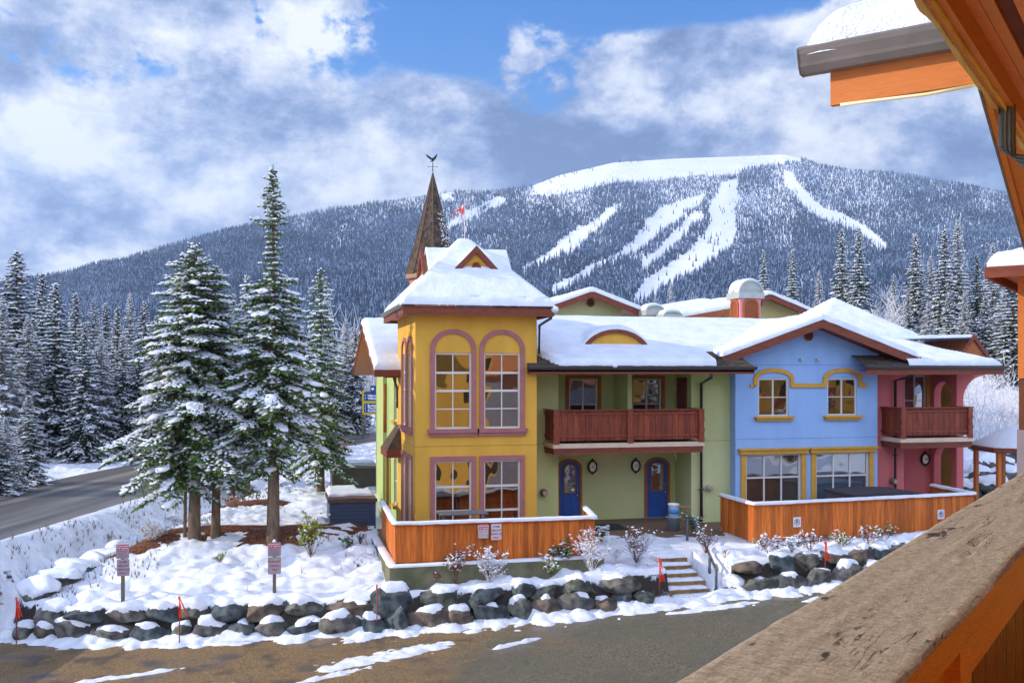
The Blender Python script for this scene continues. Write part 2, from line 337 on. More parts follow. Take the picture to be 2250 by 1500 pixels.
def snow_strip(name, path, w, t, parent, seed=0, step=.08, m=None, lift=0, rough=.15):
    pts = [Vector(p) for p in path]; dense = []
    for i in range(len(pts) - 1):
        n = max(1, int((pts[i + 1] - pts[i]).length / step))
        dense += [pts[i].lerp(pts[i + 1], j / n) for j in range(n)]
    dense.append(pts[-1]); k = len(dense); vs = []; NP = 9
    for i, p in enumerate(dense):
        tg = (dense[min(i + 1, k - 1)] - dense[max(i - 1, 0)]); tg.z = 0; tg.normalize(); s = Vector((-tg.y, tg.x, 0))
        endf = math.sqrt(max(.02, 1 - (1 - min(1, min(i, k - 1 - i) * step / .1)) ** 2))
        for j in range(NP):
            a = math.pi * j / (NP - 1); nz = float(fbm(p.x + p.y * .7, j * .35 + p.z, 4, seed, 3)) - .5
            ww = w / 2 * (1 + nz * rough); tt = t * (1 + nz * 2 * rough) * endf
            c, sn = math.cos(a), math.sin(a); ex = .6
            q = p + s * (ww * math.copysign(abs(c) ** ex, c)) + Vector((0, 0, lift + tt * sn ** ex - (.012 if j in (0, NP - 1) else 0) * (1 + nz * 3)))
            vs.append(q)
    fs = [(i * NP + j, i * NP + j + 1, (i + 1) * NP + j + 1, (i + 1) * NP + j) for i in range(k - 1) for j in range(NP - 1)]
    fs += [tuple(range(NP))[::-1], tuple((k - 1) * NP + j for j in range(NP))]
    return mesh_obj(name, [tuple(v) for v in vs], fs, m or M_snow, parent, True, True)

def wall(mb, T, u0, u1, z0, z1, holes=(), depth=.14):
    us = sorted({u0, u1, *[h[0] for h in holes], *[h[1] for h in holes]}); zs = sorted({z0, z1, *[h[2] for h in holes], *[h[3] for h in holes]})
    us = [u for u in us if u0 <= u <= u1]; zs = [z for z in zs if z0 <= z <= z1]
    for a, b in zip(us, us[1:]):
        for c, d in zip(zs, zs[1:]):
            mu, mz = (a + b) / 2, (c + d) / 2
            if any(h[0] < mu < h[1] and h[2] < mz < h[3] for h in holes): continue
            mb.add([T((a, 0, c)), T((b, 0, c)), T((b, 0, d)), T((a, 0, d))], [(0, 1, 2, 3)])
    for a, b, c, d in [h[:4] for h in holes]:
        for p, q in (((a, c), (b, c)), ((b, c), (b, d)), ((b, d), (a, d)), ((a, d), (a, c))):
            mb.add([T((p[0], 0, p[1])), T((q[0], 0, q[1])), T((q[0], -depth, q[1])), T((p[0], -depth, p[1]))], [(0, 1, 2, 3)])
def window(T, parent, u0, u1, z0, z1, cols, rows, fw=.055, mw=.028, blind='room', heavy=(), name='window', casement=None, frame_m=None, blind_rows=None):
    mb = MB(T); d0, d1 = -.10, -.04
    mb.box(u0, u0 + fw, d0, d1, z0, z1); mb.box(u1 - fw, u1, d0, d1, z0, z1); mb.box(u0 + fw, u1 - fw, d0, d1, z0, z0 + fw); mb.box(u0 + fw, u1 - fw, d0, d1, z1 - fw, z1)
    iu0, iu1, iz0, iz1 = u0 + fw, u1 - fw, z0 + fw, z1 - fw
    cs = cols if isinstance(cols, (list, tuple)) else [i / cols for i in range(1, cols)]
    rs = rows if isinstance(rows, (list, tuple)) else [i / rows for i in range(1, rows)]
    zc = [iz0 + (iz1 - iz0) * r for r in rs]
    for i, z in enumerate(zc):
        w = mw * (2.1 if i in heavy else 1); mb.box(iu0, iu1, d0 + .012, d1 - .006, z - w / 2, z + w / 2)
    for c in cs:
        u = iu0 + (iu1 - iu0) * c; w = mw * (1.9 if casement else 1); zz = [iz0] + zc + [iz1]
        for a, b in zip(zz, zz[1:]): mb.box(u - w / 2, u + w / 2, d0 + .014, d1 - .009, a + .001, b - .001)
    o = mb.build(name, frame_m or M_frame, parent)
    g = MB(T); g.add([(iu0, d0 + .02, iz0), (iu1, d0 + .02, iz0), (iu1, d0 + .02, iz1), (iu0, d0 + .02, iz1)], [(0, 1, 2, 3)]); g.build('pane', M_glass, o, fix=False)
    br = blind_rows or [(0, 1, blind)]
    for a, b, k in br:
        g = MB(T); dd = -.16; za, zb = z0 + (z1 - z0) * a, z0 + (z1 - z0) * b
        g.box(u0, u1, dd - .01, dd, za, zb); mm = {'room': M_room, 'brown': MATS['brown_blind'], 'tan': MATS['tan_blind'], 'blue': MATS['pale_blue_blind']}[k]
        g.build('blind' if k != 'room' else 'dark_interior', mm, o)
    return o
def arch_pts(u0, u1, zs, rise, n=16, base=None):
    c = (u0 + u1) / 2; r = (u1 - u0) / 2
    pts = [(c - r * math.cos(math.pi * i / n), zs + rise * math.sin(math.pi * i / n)) for i in range(n + 1)]
    if base is not None: pts = [(u0, base)] + pts + [(u1, base)]
    return pts
# ================================================================== GROUND
RL = [(-16, 33.5), (-11, 31.6), (-9, 30.3), (-7.1, 29.3), (-4.8, 27.8), (-2.4, 27.0), (2.2, 25.6), (5.7, 25.1), (8.2, 25.0), (12.2, 25.0), (15.4, 24.7), (20, 25), (26, 27), (40, 33)]
def yr(X): return np.interp(X, [p[0] for p in RL], [p[1] for p in RL])
def zlot(X): return .15 + .055 * np.clip(X, -14, 24)
ROAD = [(-30, -12), (-18, 12), (-13.6, 25), (-9.9, 38), (-5.2, 55), (.6, 68), (7.5, 79), (18, 91), (34, 103), (60, 115)]
_rp = []
for (a, b) in zip(ROAD, ROAD[1:]):
    for i in range(8): _rp.append((a[0] + (b[0] - a[0]) * i / 8, a[1] + (b[1] - a[1]) * i / 8))
_rp.append(ROAD[-1]); _rp = np.array(_rp); 
for _ in range(12): _rp[1:-1] = (_rp[:-2] + 2 * _rp[1:-1] + _rp[2:]) / 4
_rt = np.gradient(_rp, axis=0); _rt /= np.linalg.norm(_rt, axis=1)[:, None]; _rn = np.stack([_rt[:, 1], -_rt[:, 0]], 1)   # right side
def roadD(X, Y):
    X = np.asarray(X, float); Y = np.asarray(Y, float); best = np.full(X.shape, 1e9); sd_ = np.zeros(X.shape)
    for i in range(len(_rp) - 1):
        a = _rp[i]; e = _rp[i + 1] - a; l2 = e @ e; t = np.clip(((X - a[0]) * e[0] + (Y - a[1]) * e[1]) / l2, 0, 1)
        dx = X - a[0] - t * e[0]; dy = Y - a[1] - t * e[1]; d = np.hypot(dx, dy); s = np.sign(dx * e[1] - dy * e[0])
        u = d < best; best = np.where(u, d, best); sd_ = np.where(u, s * d, sd_)
    return sd_
ZR = 2.0
def G0(X, Y):      # smooth ground level
    X = np.asarray(X, float); Y = np.asarray(Y, float); zl = zlot(X); y0 = yr(X); k = np.where(X > 9.5, .42, 1.0) * 1
    k = np.interp(X, [6, 9.5], [1, .4])
    s = sstep(0, 6.5, (Y - y0 - .55) / k); h = zl + .9 + (1.84 - zl - .9) * s
    wl = np.interp(X, [-11, -8.2, -7.3, -6.9], [4.5, 3.4, 1.8, .45]); h = np.where(Y < y0 + .1, zl, np.where(Y < y0 + .1 + wl, zl + (h - zl) * sstep(.1, .1 + wl, Y - y0), h))
    h = h + sstep(-7, -10.5, X) * (0) 
    rd = roadD(X, Y)
    ditch = np.exp(-((rd - 5.5) / 1.25) ** 2) * sstep(31, 34, Y) * sstep(60, 46, Y) * .75
    h = h - ditch
    nr = sstep(4.8, 3.4, np.abs(rd)); h = h * (1 - nr) + ZR * nr
    rise = sstep(9.5, 3.8, np.abs(rd)) * sstep(-7.6, -10.5, X) * sstep(34, 31, Y); h = np.maximum(h, zl + (ZR - zl) * rise)
    far = np.clip(-rd - 4, 0, 60); h = h + far * .035 * sstep(-4, -8, rd)
    h = h + 3.2 * sstep(27, 40, X) * sstep(36, 60, Y) + 2.5 * sstep(45, 75, Y) * sstep(20, 32, X)
    h = h + .006 * np.clip(Y - 90, 0, 1500) + .0 * X
    return h
def Gs(x, y): return float(G0(np.array([x]), np.array([y]))[0])
def patches(X, Y, rd):   # thin leftover snow on the lot
    def streak(cx, cy, ang, lx, ly, seed):
        c, s = math.cos(ang), math.sin(ang); u = (X - cx) * c + (Y - cy) * s; v = -(X - cx) * s + (Y - cy) * c
        e = np.exp(-(u / lx) ** 4 - (v / ly) ** 2); return e * .10 + (fbm(X, Y * 1.6, 5.5, seed, 4) - .5) * .17 * np.sqrt(e) - .05
    r = streak(2.6, 23.3, .22, 1.9, .42, 1)
    for a in ((5.6, 23.0, .3, .8, .12, 2), (11.2, 24.1, -.02, 1.5, .32, 3), (14.6, 23.7, .1, 1.0, .2, 4), (1.2, 22.3, .3, 1.0, .16, 5), (-3.5, 24.2, .1, 1.4, .14, 6), (-1.2, 22.6, 0, .4, .12, 10)):
        r = np.maximum(r, streak(*a))
    return r
def build_ground():
    def sheet(xs, ys, fn, name, m, kind='structure', flat=None):
        X, Y = np.meshgrid(xs, ys, indexing='ij'); Z = fn(X, Y); a, b = X.shape; I = np.arange(a * b).reshape(a, b)
        Fc = np.stack([I[:-1, :-1], I[1:, :-1], I[1:, 1:], I[:-1, 1:]], -1).reshape(-1, 4)
        return tag(mesh_obj(name, np.stack([X, Y, Z], -1).reshape(-1, 3), Fc, m, None, True), kind=kind)
    def near(X, Y):
        rd = roadD(X, Y); y0 = yr(X); h = G0(X, Y)
        behind = sstep(.3, .9, Y - y0)
        amp = behind * sstep(3.4, 4.2, np.abs(rd))
        porch = sstep(26, 27.5, Y) * sstep(8.5, 9.5, X); amp = amp * (1 - .75 * porch)
        l = (fbm(X, Y, 1.0, 3, 3) - .5) * .36 + (fbm(X * .8 + Y * .5, Y * 1.6, 2.6, 11, 3) - .5) * .34
        dent = np.clip(vnoise(X * .9, Y * 1.5, 2.2, 21) - .55, 0, 1) * -.5
        h = h + amp * (l + dent * sstep(33, 30, Y))
        slopes = sstep(3.6, 4.6, rd) * sstep(10, 8, rd) * sstep(31, 33, Y); h = h + slopes * (fbm(X * 2, Y, 5, 30, 3) - .5) * .12
        # snow bank spilling on the lot
        db = y0 - Y; bank = .16 + (fbm(X, Y, 2.6, 5, 4) - .5) * .34 - .19 * np.clip(db - .05, 0, 3) / .75
        bank = bank + .06 * (fbm(X, Y, 9, 8, 2) - .5)
        lot = zlot(X) + np.where(db < 1.9, bank, -.2); lot = np.maximum(lot, zlot(X) + np.where(db > .9, patches(X, Y, rd), -.3))
        g0 = G0(X, Y); h = np.where(Y < y0 + .08, np.maximum(np.maximum(lot, zlot(X) - .12), np.where(g0 > zlot(X) + .03, g0, -9)), h)
        # road edges
        e = sstep(3.15, 2.9, np.abs(rd) + (fbm(X, Y, 1.3, 40, 4) - .5) * .9); h = h - e * .2
        u = ((X > 3.2) & (X < 25) & (Y > 26.5) & (Y < 33.2)); u2 = (X > 3.2) & (X < 9.0) & (Y > 26.5); u3 = (X > 14.8) & (X < 25) & (Y > 27.4)
        dk = (u2 | u3) & (Y < 40); h = np.where(dk, np.minimum(h, 1.2), h)
        pt = (X > 8.8) & (X < 15) & (Y > 29.6 + (fbm(X, Y, 1.5, 60) - .5) * .5) & (Y < 40); h = np.where(pt, 1.70, h)
        h = np.where((X > 4.2) & (Y > 34) & (Y < 43) & (X < 25), 1.2, h)
        st = (X > 10.58) & (X < 11.98) & (Y > 25.05) & (Y < 26.95); h = np.where(st, zlot(X) - .05 + 0 * X, h); s2 = (X >= 11.9) & (X < 12.42) & (Y > 25.0) & (Y < 27.0); h = np.where(s2, np.minimum(h, zlot(X) + .05 + np.clip(Y - 25.25, 0, 9) * .52 + (fbm(X, Y, 3, 2) - .5) * .2), h)
        return h
    ys = np.concatenate([np.arange(16, 30, .065), np.arange(30, 46, .11), np.arange(46, 110, .5)])
    xs = np.concatenate([np.arange(-34, -13, .35), np.arange(-13, 19, .07), np.arange(19, 60, .35)])
    sheet(xs, ys, near, 'snowy_ground', M_groundsnow)
    tag(bpy.data.objects['snowy_ground'], kind='structure')
    # far skirt of the ground, below the near sheet and out to the horizon
    xs = np.concatenate([-np.geomspace(6000, 34, 26), np.linspace(-32, 60, 30), np.geomspace(62, 6000, 26)])
    ys = np.concatenate([-np.geomspace(4000, 20, 18), np.linspace(-15, 110, 40), np.geomspace(115, 1200, 30)])
    def farz(X, Y):
        h = G0(np.clip(X, -60, 60), np.clip(Y, 16, 4000)); ins = (X > -33.5) & (X < 59.5) & (Y > 16.3) & (Y < 109)
        return np.where(ins, -1.2, np.minimum(h, 12) - .03)
    sheet(xs, ys, farz, 'far_ground', M_groundsnow)
    # parking lot
    mt = mat('lot_surface', (.05, .047, .04)); nt = mt.node_tree; L = nt.links.new; p = nt.nodes['Principled BSDF']
    tc = N(nt, 'ShaderNodeTexCoord'); sp = N(nt, 'ShaderNodeSeparateXYZ'); L(tc.outputs['Object'], sp.inputs[0])
    def nz(s, d=6, r=.6):
        n = N(nt, 'ShaderNodeTexNoise'); L(tc.outputs['Object'], n.inputs['Vector']); setin(n, Scale=s, Detail=d, Roughness=r); return n.outputs['Fac']
    def mth(op, a, b):
        n = N(nt, 'ShaderNodeMath', operation=op)
        for i, x in enumerate((a, b)):
            if isinstance(x, (int, float)): n.inputs[i].default_value = x
            else: L(x, n.inputs[i])
        return n.outputs[0]
    def mixc(f, a, b):
        n = N(nt, 'ShaderNodeMix', data_type='RGBA'); L(f, n.inputs['Factor'])
        for k, x in (('A', a), ('B', b)):
            if isinstance(x, tuple): n.inputs[k].default_value = (*x, 1)
            else: L(x, n.inputs[k])
        return n.outputs['Result']
    def rmp(x, a, b):
        n = N(nt, 'ShaderNodeMapRange', interpolation_type='SMOOTHSTEP'); L(x, n.inputs[0]); setin(n, From_Min=a, From_Max=b); return n.outputs[0]
    sx = mth('ADD', mth('MULTIPLY', sp.outputs[0], -.16), mth('MULTIPLY', sp.outputs[1], .16))     # gravel lies towards the wall on the left
    gravel = rmp(mth('ADD', sx, mth('MULTIPLY', nz(.7), 1.6)), 3.35, 4.0)
    spk = rmp(nz(22, 5, .9), .44, .56); spk2 = rmp(nz(34, 5, .95), .44, .56)
    asph = mixc(spk2, (.032, .03, .024), (.20, .18, .125)); asph = mixc(rmp(nz(.5), .4, .62), asph, mixc(spk, (.05, .046, .034), (.20, .18, .12)))
    grv = mixc(spk, (.10, .064, .03), (.29, .19, .09)); grv = mixc(rmp(nz(1.1, 5), .5, .66), grv, mixc(spk2, (.045, .035, .028), (.12, .09, .06)))
    col = mixc(gravel, asph, grv); L(col, p.inputs['Base Color'])
    wet = rmp(nz(.55, 4), .42, .66); mr = N(nt, 'ShaderNodeMapRange'); L(wet, mr.inputs[0]); setin(mr, To_Min=.8, To_Max=.3); L(mr.outputs[0], p.inputs['Roughness'])
    b = N(nt, 'ShaderNodeBump'); L(nz(75, 3, .8), b.inputs['Height']); setin(b, Strength=.6, Distance=.02); L(b.outputs[0], p.inputs['Normal'])
    xs = np.arange(-14, 24.1, .5); X, Y = np.meshgrid(xs, np.array([10, 16, 20, 24, 31.5]), indexing='ij'); Y = np.where(Y > 31, yr(X) + .25, np.minimum(Y, yr(X) + .2))
    a, b_ = X.shape; I = np.arange(a * b_).reshape(a, b_)
    Fc = np.stack([I[:-1, :-1], I[1:, :-1], I[1:, 1:], I[:-1, 1:]], -1).reshape(-1, 4)
    tag(mesh_obj('parking_lot', np.stack([X, Y, zlot(X)], -1).reshape(-1, 3), Fc, mt, None, True), kind='structure')
    # road
    mr_ = mat('road_asphalt', (.06, .055, .055)); nt = mr_.node_tree; L = nt.links.new; p = nt.nodes['Principled BSDF']; setin(p, Roughness=.42)
    tc = N(nt, 'ShaderNodeTexCoord'); 
    uvn = N(nt, 'ShaderNodeUVMap'); mp = N(nt, 'ShaderNodeMapping'); L(uvn.outputs[0], mp.inputs[0]); mp.inputs['Scale'].default_value = (1.1, .05, 1)
    n = N(nt, 'ShaderNodeTexNoise'); L(mp.outputs[0], n.inputs['Vector']); setin(n, Scale=1.0, Detail=4)
    cr = N(nt, 'ShaderNodeValToRGB'); L(n.outputs['Fac'], cr.inputs[0]); e = cr.color_ramp.elements; e[0].position = .38; e[0].color = (.07, .07, .078, 1); e[1].position = .68; e[1].color = (.30, .265, .22, 1); q = e.new(.52); q.color = (.15, .14, .13, 1)
    L(cr.outputs[0], p.inputs['Base Color'])
    hw = 3.35; V = []; uv = []
    for i, (c, n_) in enumerate(zip(_rp, _rn)):
        for j in range(7):
            o = -hw + 2 * hw * j / 6; V.append((c[0] + n_[0] * o, c[1] + n_[1] * o, ZR + .05 - abs(o) * .012)); uv.append((o, i * 1.7))
    k = len(_rp); I = np.arange(k * 7).reshape(k, 7); Fc = np.stack([I[:-1, :-1], I[:-1, 1:], I[1:, 1:], I[1:, :-1]], -1).reshape(-1, 4)
    o = mesh_obj('road', V, Fc, mr_, None, True); ul = o.data.uv_layers.new(name='UVMap'); uva = np.array(uv)[Fc.ravel()]; ul.data.foreach_set('uv', uva.ravel().astype(np.float32)); tag(o, kind='structure')
build_ground()

# mulch rings and patio
def mulch(px, py, rx, ry, rot, z, seed):
    d = ray(px, py); t = (z - CZ) / d.z; c = d * t; n = 40; rings = 9; V = []; 
    for j in range(rings):
        for i in range(n):
            a = 2 * math.pi * i / n; rr = j / (rings - 1); w = 1 + .45 * (float(fbm(math.cos(a) * 1.5, math.sin(a) * 1.5, 1.3, seed)) - .5) * 2
            x = math.cos(a) * rx * rr * w; y = math.sin(a) * ry * rr * w; X = c.x + x * math.cos(rot) - y * math.sin(rot); Y = c.y + x * math.sin(rot) + y * math.cos(rot)
            V.append((X, Y, Gs(X, Y) + .10 * (1 - rr ** 3) + .10 * (float(vnoise(X, Y, 3, seed)) - .3) * (1 - rr) + .04 - .12 * rr ** 6))
    Fc = [(j * n + i, j * n + (i + 1) % n, (j + 1) * n + (i + 1) % n, (j + 1) * n + i) for j in range(rings - 1) for i in range(n)]
    return mesh_obj('bark_mulch', V, Fc, M_mulch, None, True)
for k, (a, lab) in enumerate([((405, 1192, 3.1, .95, .12, 1.5, 1), 'reddish bark mulch around the trunks of the big left spruce'), ((660, 1200, 2.6, 1.25, .25, 1.35, 2), 'reddish bark mulch below the tallest spruce, behind the right height sign'), ((540, 1115, 1.9, .8, .2, 1.7, 3), 'reddish bark mulch bed further back between the spruce trunks')]):
    tag(mulch(*a), lab, 'mulch', kind='stuff')
mb = MB(); mb.box(9.0, 15.4, 28.9, 33.5, 1.5, 1.845); tag(mb.build('patio', M_patio), kind='structure')

# ================================================================== BOULDERS
def rock_mesh(rng, a, b, c):
    bm = bmesh.new(); bmesh.ops.create_icosphere(bm, subdivisions=4, radius=1)
    P = np.array([v.co[:] for v in bm.verts]); Fc = [[v.index for v in f.verts] for f in bm.faces]; bm.free()
    pl = rng.normal(size=(13, 3)); pl /= np.linalg.norm(pl, axis=1)[:, None]; pd = rng.uniform(.56, .90, 13)
    r = np.ones(len(P))
    dt = P @ pl.T; lim = np.where(dt > .05, pd[None] / np.maximum(dt, .05), 9); r = np.minimum(1.12, lim.min(1))
    o = rng.uniform(0, 50); r = r * (1 + .05 * (fbm(P[:, 0] + o, P[:, 1] + P[:, 2] * .7, 2.2, 1) - .5) * 2 + .03 * (fbm(P[:, 0] + P[:, 2] + o, P[:, 1] + P[:, 2] * .6, 7, 2) - .5) + .035 * (fbm(P[:, 0] - P[:, 2] + o, P[:, 1] * 2, 15, 5) - .5))
    return P, P * r[:, None] * np.array([a, b, c]), Fc
ROCKM = [mat('rock_green_grey', (.155, .16, .135), (.045, .05, .045), 3.5, .9, .9, 16, lo=.38, hi=.6, detail=9), mat('rock_brown', (.17, .13, .10), (.06, .048, .042), 3, .9, .9, 16, lo=.38, hi=.6, detail=9), mat('rock_grey', (.18, .17, .155), (.05, .05, .05), 3, .9, .9, 16, lo=.38, hi=.6, detail=9), mat('rock_blue_grey', (.10, .125, .13), (.035, .042, .05), 4, .9, .9, 16, lo=.38, hi=.6, detail=9)]
RCN = ['greenish grey', 'rusty brown', 'mid grey', 'dark blue-grey']
rockrng = np.random.RandomState(11)
def boulder(x, y, z, a, b, c, label, ci=None, cap=1.0, group='boulders of the dry stone wall', thr=.35):
    rng = rockrng; ci = rng.randint(4) if ci is None else ci; P, V, Fc = rock_mesh(rng, a, b, c); ang = rng.uniform(-.5, .5); tilt = rng.uniform(-.15, .15)
    M = np.array(Matrix.Rotation(ang, 3, 'Z') @ Matrix.Rotation(tilt, 3, 'Y')); V = V @ M.T
    t = thing('boulder', label.replace('@', RCN[ci]), 'boulder', (x, y, z), group)
    smoothish(mesh_obj('stone', V + np.array([x, y, z]), Fc, ROCKM[ci], t, True), 22)
    if cap > 0:
        D = V / np.linalg.norm(V, axis=1)[:, None]; nz = D[:, 2] + (fbm(V[:, 0] + x, V[:, 1] + y, 2.4, 9) - .5) * 1.1 + (fbm(V[:, 0] + x, V[:, 1] + y, 9, 4) - .5) * .3 + D[:, 1] * .25
        th = sstep(thr, thr + .22, nz); T = .095 * cap
        Vs = V + np.stack([D[:, 0] * .35, D[:, 1] * .35, .6 + D[:, 2] * .4], 1) * (th * T)[:, None] * (.8 + .4 * vnoise(V[:, 0] + x, V[:, 1], 3, 2))[:, None] - D * (.012 * (th < .02))[:, None]
        keep = [f for f in Fc if max(th[i] for i in f) > .02]
        if keep:
            used = sorted({i for f in keep for i in f}); mp = {j: k for k, j in enumerate(used)}
            mesh_obj('snow_cap', Vs[used] + np.array([x, y, z]), [[mp[i] for i in f] for f in keep], M_snow, t, True)
    return t
def rock_row(x0, x1, dy, dz, size, label, w0=.92, th=(.45, .75)):
    x = x0; k = 0
    while x < x1:
        w = w0 * rockrng.uniform(.62, 1.45) * size; h = rockrng.uniform(.42, .72) * size
        xc = x + w / 2
        if xc + w / 2 > x1 + .15: break
        y = float(yr(xc)) + dy
        boulder(xc, y, float(zlot(xc)) + dz + rockrng.uniform(-.04, .05), w * .62, (.5 * size), h * .70, label(k), cap=rockrng.uniform(.5, 1.1), thr=rockrng.uniform(*th) + (.18 if xc > 2.5 else 0)); x += w * .98; k += 1
rock_row(-6.9, 10.15, .10, .17, .82, lambda k: '@ boulder in the lower row of the stone wall, %s from its left end' % ORD[k])
rock_row(-6.4, 10.1, .46, .60, .88, lambda k: '@ boulder in the upper row of the stone wall, %s from its left end' % ORD[k], 1.05, (.2, .5))
rock_row(12.7, 19.5, .12, .18, .8, lambda k: '@ boulder in the lower row right of the stone steps, %s from the steps' % ORD[k], .85)
rock_row(12.6, 19.5, .5, .60, .8, lambda k: '@ boulder in the upper row right of the stone steps, %s from the steps' % ORD[k], .9)
for k, (px, py, s) in enumerate([(90, 1322, .62), (128, 1298, .6), (150, 1283, .55), (165, 1262, .6), (205, 1240, .62), (238, 1222, .5), (228, 1210, .45), (262, 1192, .45)]):
    d = ray(px, py + 14); z = .35 + k * .12; t = (z - CZ) / d.z; p = d * t
    boulder(p.x, p.y, Gs(p.x, p.y) + .05, s, s * .8, s * .55, '@ boulder buried in snow, %s of the trail curving back from the wall' % ORD[k], cap=1.6, thr=-.05, group='snow covered boulders beside the left sign')

# ================================================================== MOUNTAIN
TOP = [(-700, 700), (-400, 655), (-100, 640), (0, 628), (150, 602), (300, 562), (400, 538), (480, 512), (600, 487), (700, 466), (860, 443), (1000, 421), (1080, 421), (1160, 412), (1230, 385), (1350, 357), (1500, 348), (1650, 343), (1720, 339), (1760, 347), (1800, 362), (1870, 374), (1950, 380), (2050, 396), (2150, 412), (2230, 428), (2500, 480), (3000, 560)]
DT = [(-700, 1300), (0, 1500), (500, 1900), (1000, 2500), (1700, 3000), (2300, 2300), (3000, 1800)]
def ytop(px): return np.interp(px, [p[0] for p in TOP], [p[1] for p in TOP])
def dtop(px): return np.interp(px, [p[0] for p in DT], [p[1] for p in DT])
def mtn(px, s):     # px steers the azimuth, s runs up the slope
    px = np.asarray(px, float); s = np.asarray(s, float); dT = dtop(px); d = 420 + (dT - 420) * s ** 1.12
    yt = ytop(px); y = 806 + (yt - 806) * np.minimum(s, 1.0) ** .92
    y = y + np.clip(s - 1, 0, 1) * 260 - (fbm(px * .006, s * 3, 1.6, 3, 4) - .5) * 18 * np.minimum(s * 3, 1) * sstep(1.0, .93, s)
    u = (px - CX) / F; X = (SY + CY * u) * d; Y = (CY - SY * u) * d; Z = CZ + d * (HY - y) / F
    return X, Y, Z, y
RUNS = [ # ski runs and bald snow, outlined on the slope
 [(945, 330), (870, 360), (800, 420), (700, 470), (640, 510), (610, 550), (560, 590), (430, 660), (450, 672), (560, 618), (630, 585), (700, 562), (740, 520), (770, 480), (830, 430), (900, 375)],
 [(1345, 285), (1240, 320), (1150, 350), (1080, 400), (1050, 430), (1045, 450), (990, 520), (930, 570), (880, 605), (820, 622), (700, 690), (600, 740), (580, 780), (650, 772), (740, 705), (860, 622), (960, 585), (1060, 530), (1130, 450), (1190, 420), (1280, 350), (1350, 300)],
 [(1335, 365), (1290, 380), (1230, 440), (1160, 520), (1100, 580), (1020, 620), (1050, 645), (1150, 565), (1240, 485), (1300, 415), (1335, 395)],
 [(1515, 210), (1440, 230), (1405, 290), (1365, 350), (1378, 410), (1345, 490), (1250, 590), (1150, 650), (1050, 720), (1000, 790), (1000, 830), (1060, 820), (1150, 745), (1260, 690), (1330, 650), (1400, 600), (1430, 560), (1485, 530), (1500, 440), (1490, 360), (1512, 290)],
 [(1735, 172), (1772, 178), (1815, 240), (1890, 320), (1935, 360), (2020, 385), (2105, 428), (2180, 478), (2250, 545), (2220, 552), (2150, 492), (2080, 452), (1990, 412), (1900, 382), (1845, 350), (1795, 290), (1750, 230)],
 [(85, 420), (165, 372), (250, 345), (330, 300), (372, 318), (300, 340), (240, 362), (200, 390), (100, 440), (60, 470)], [(40, 290), (80, 280), (120, 288), (90, 300), (45, 312)],
 [(480, 268), (600, 225), (740, 180), (900, 150), (1120, 110), (1400, 100), (1700, 78), (1790, 88), (1800, 102), (1700, 118), (1560, 140), (1490, 180), (1330, 175), (1200, 190), (1080, 205), (1000, 215), (900, 212), (760, 245), (620, 275), (540, 282)]]
RUNS = [[(950 + x / 2.25, 300 + y / 2.25) for x, y in r] for r in RUNS] + [[(488, 452), (525, 440), (520, 452), (495, 462)], [(690, 462), (730, 452), (720, 462)], [(735, 505), (765, 492), (760, 503)]]
BALD = RUNS[7]
def inpoly(px, py, poly):
    r = np.zeros(np.shape(px), bool); n = len(poly)
    for i in range(n):
        (x1, y1), (x2, y2) = poly[i], poly[i - 1]
        if y1 == y2: continue
        r ^= ((y1 > py) != (y2 > py)) & (px < (x2 - x1) * (py - y1) / (y2 - y1) + x1)
    return r
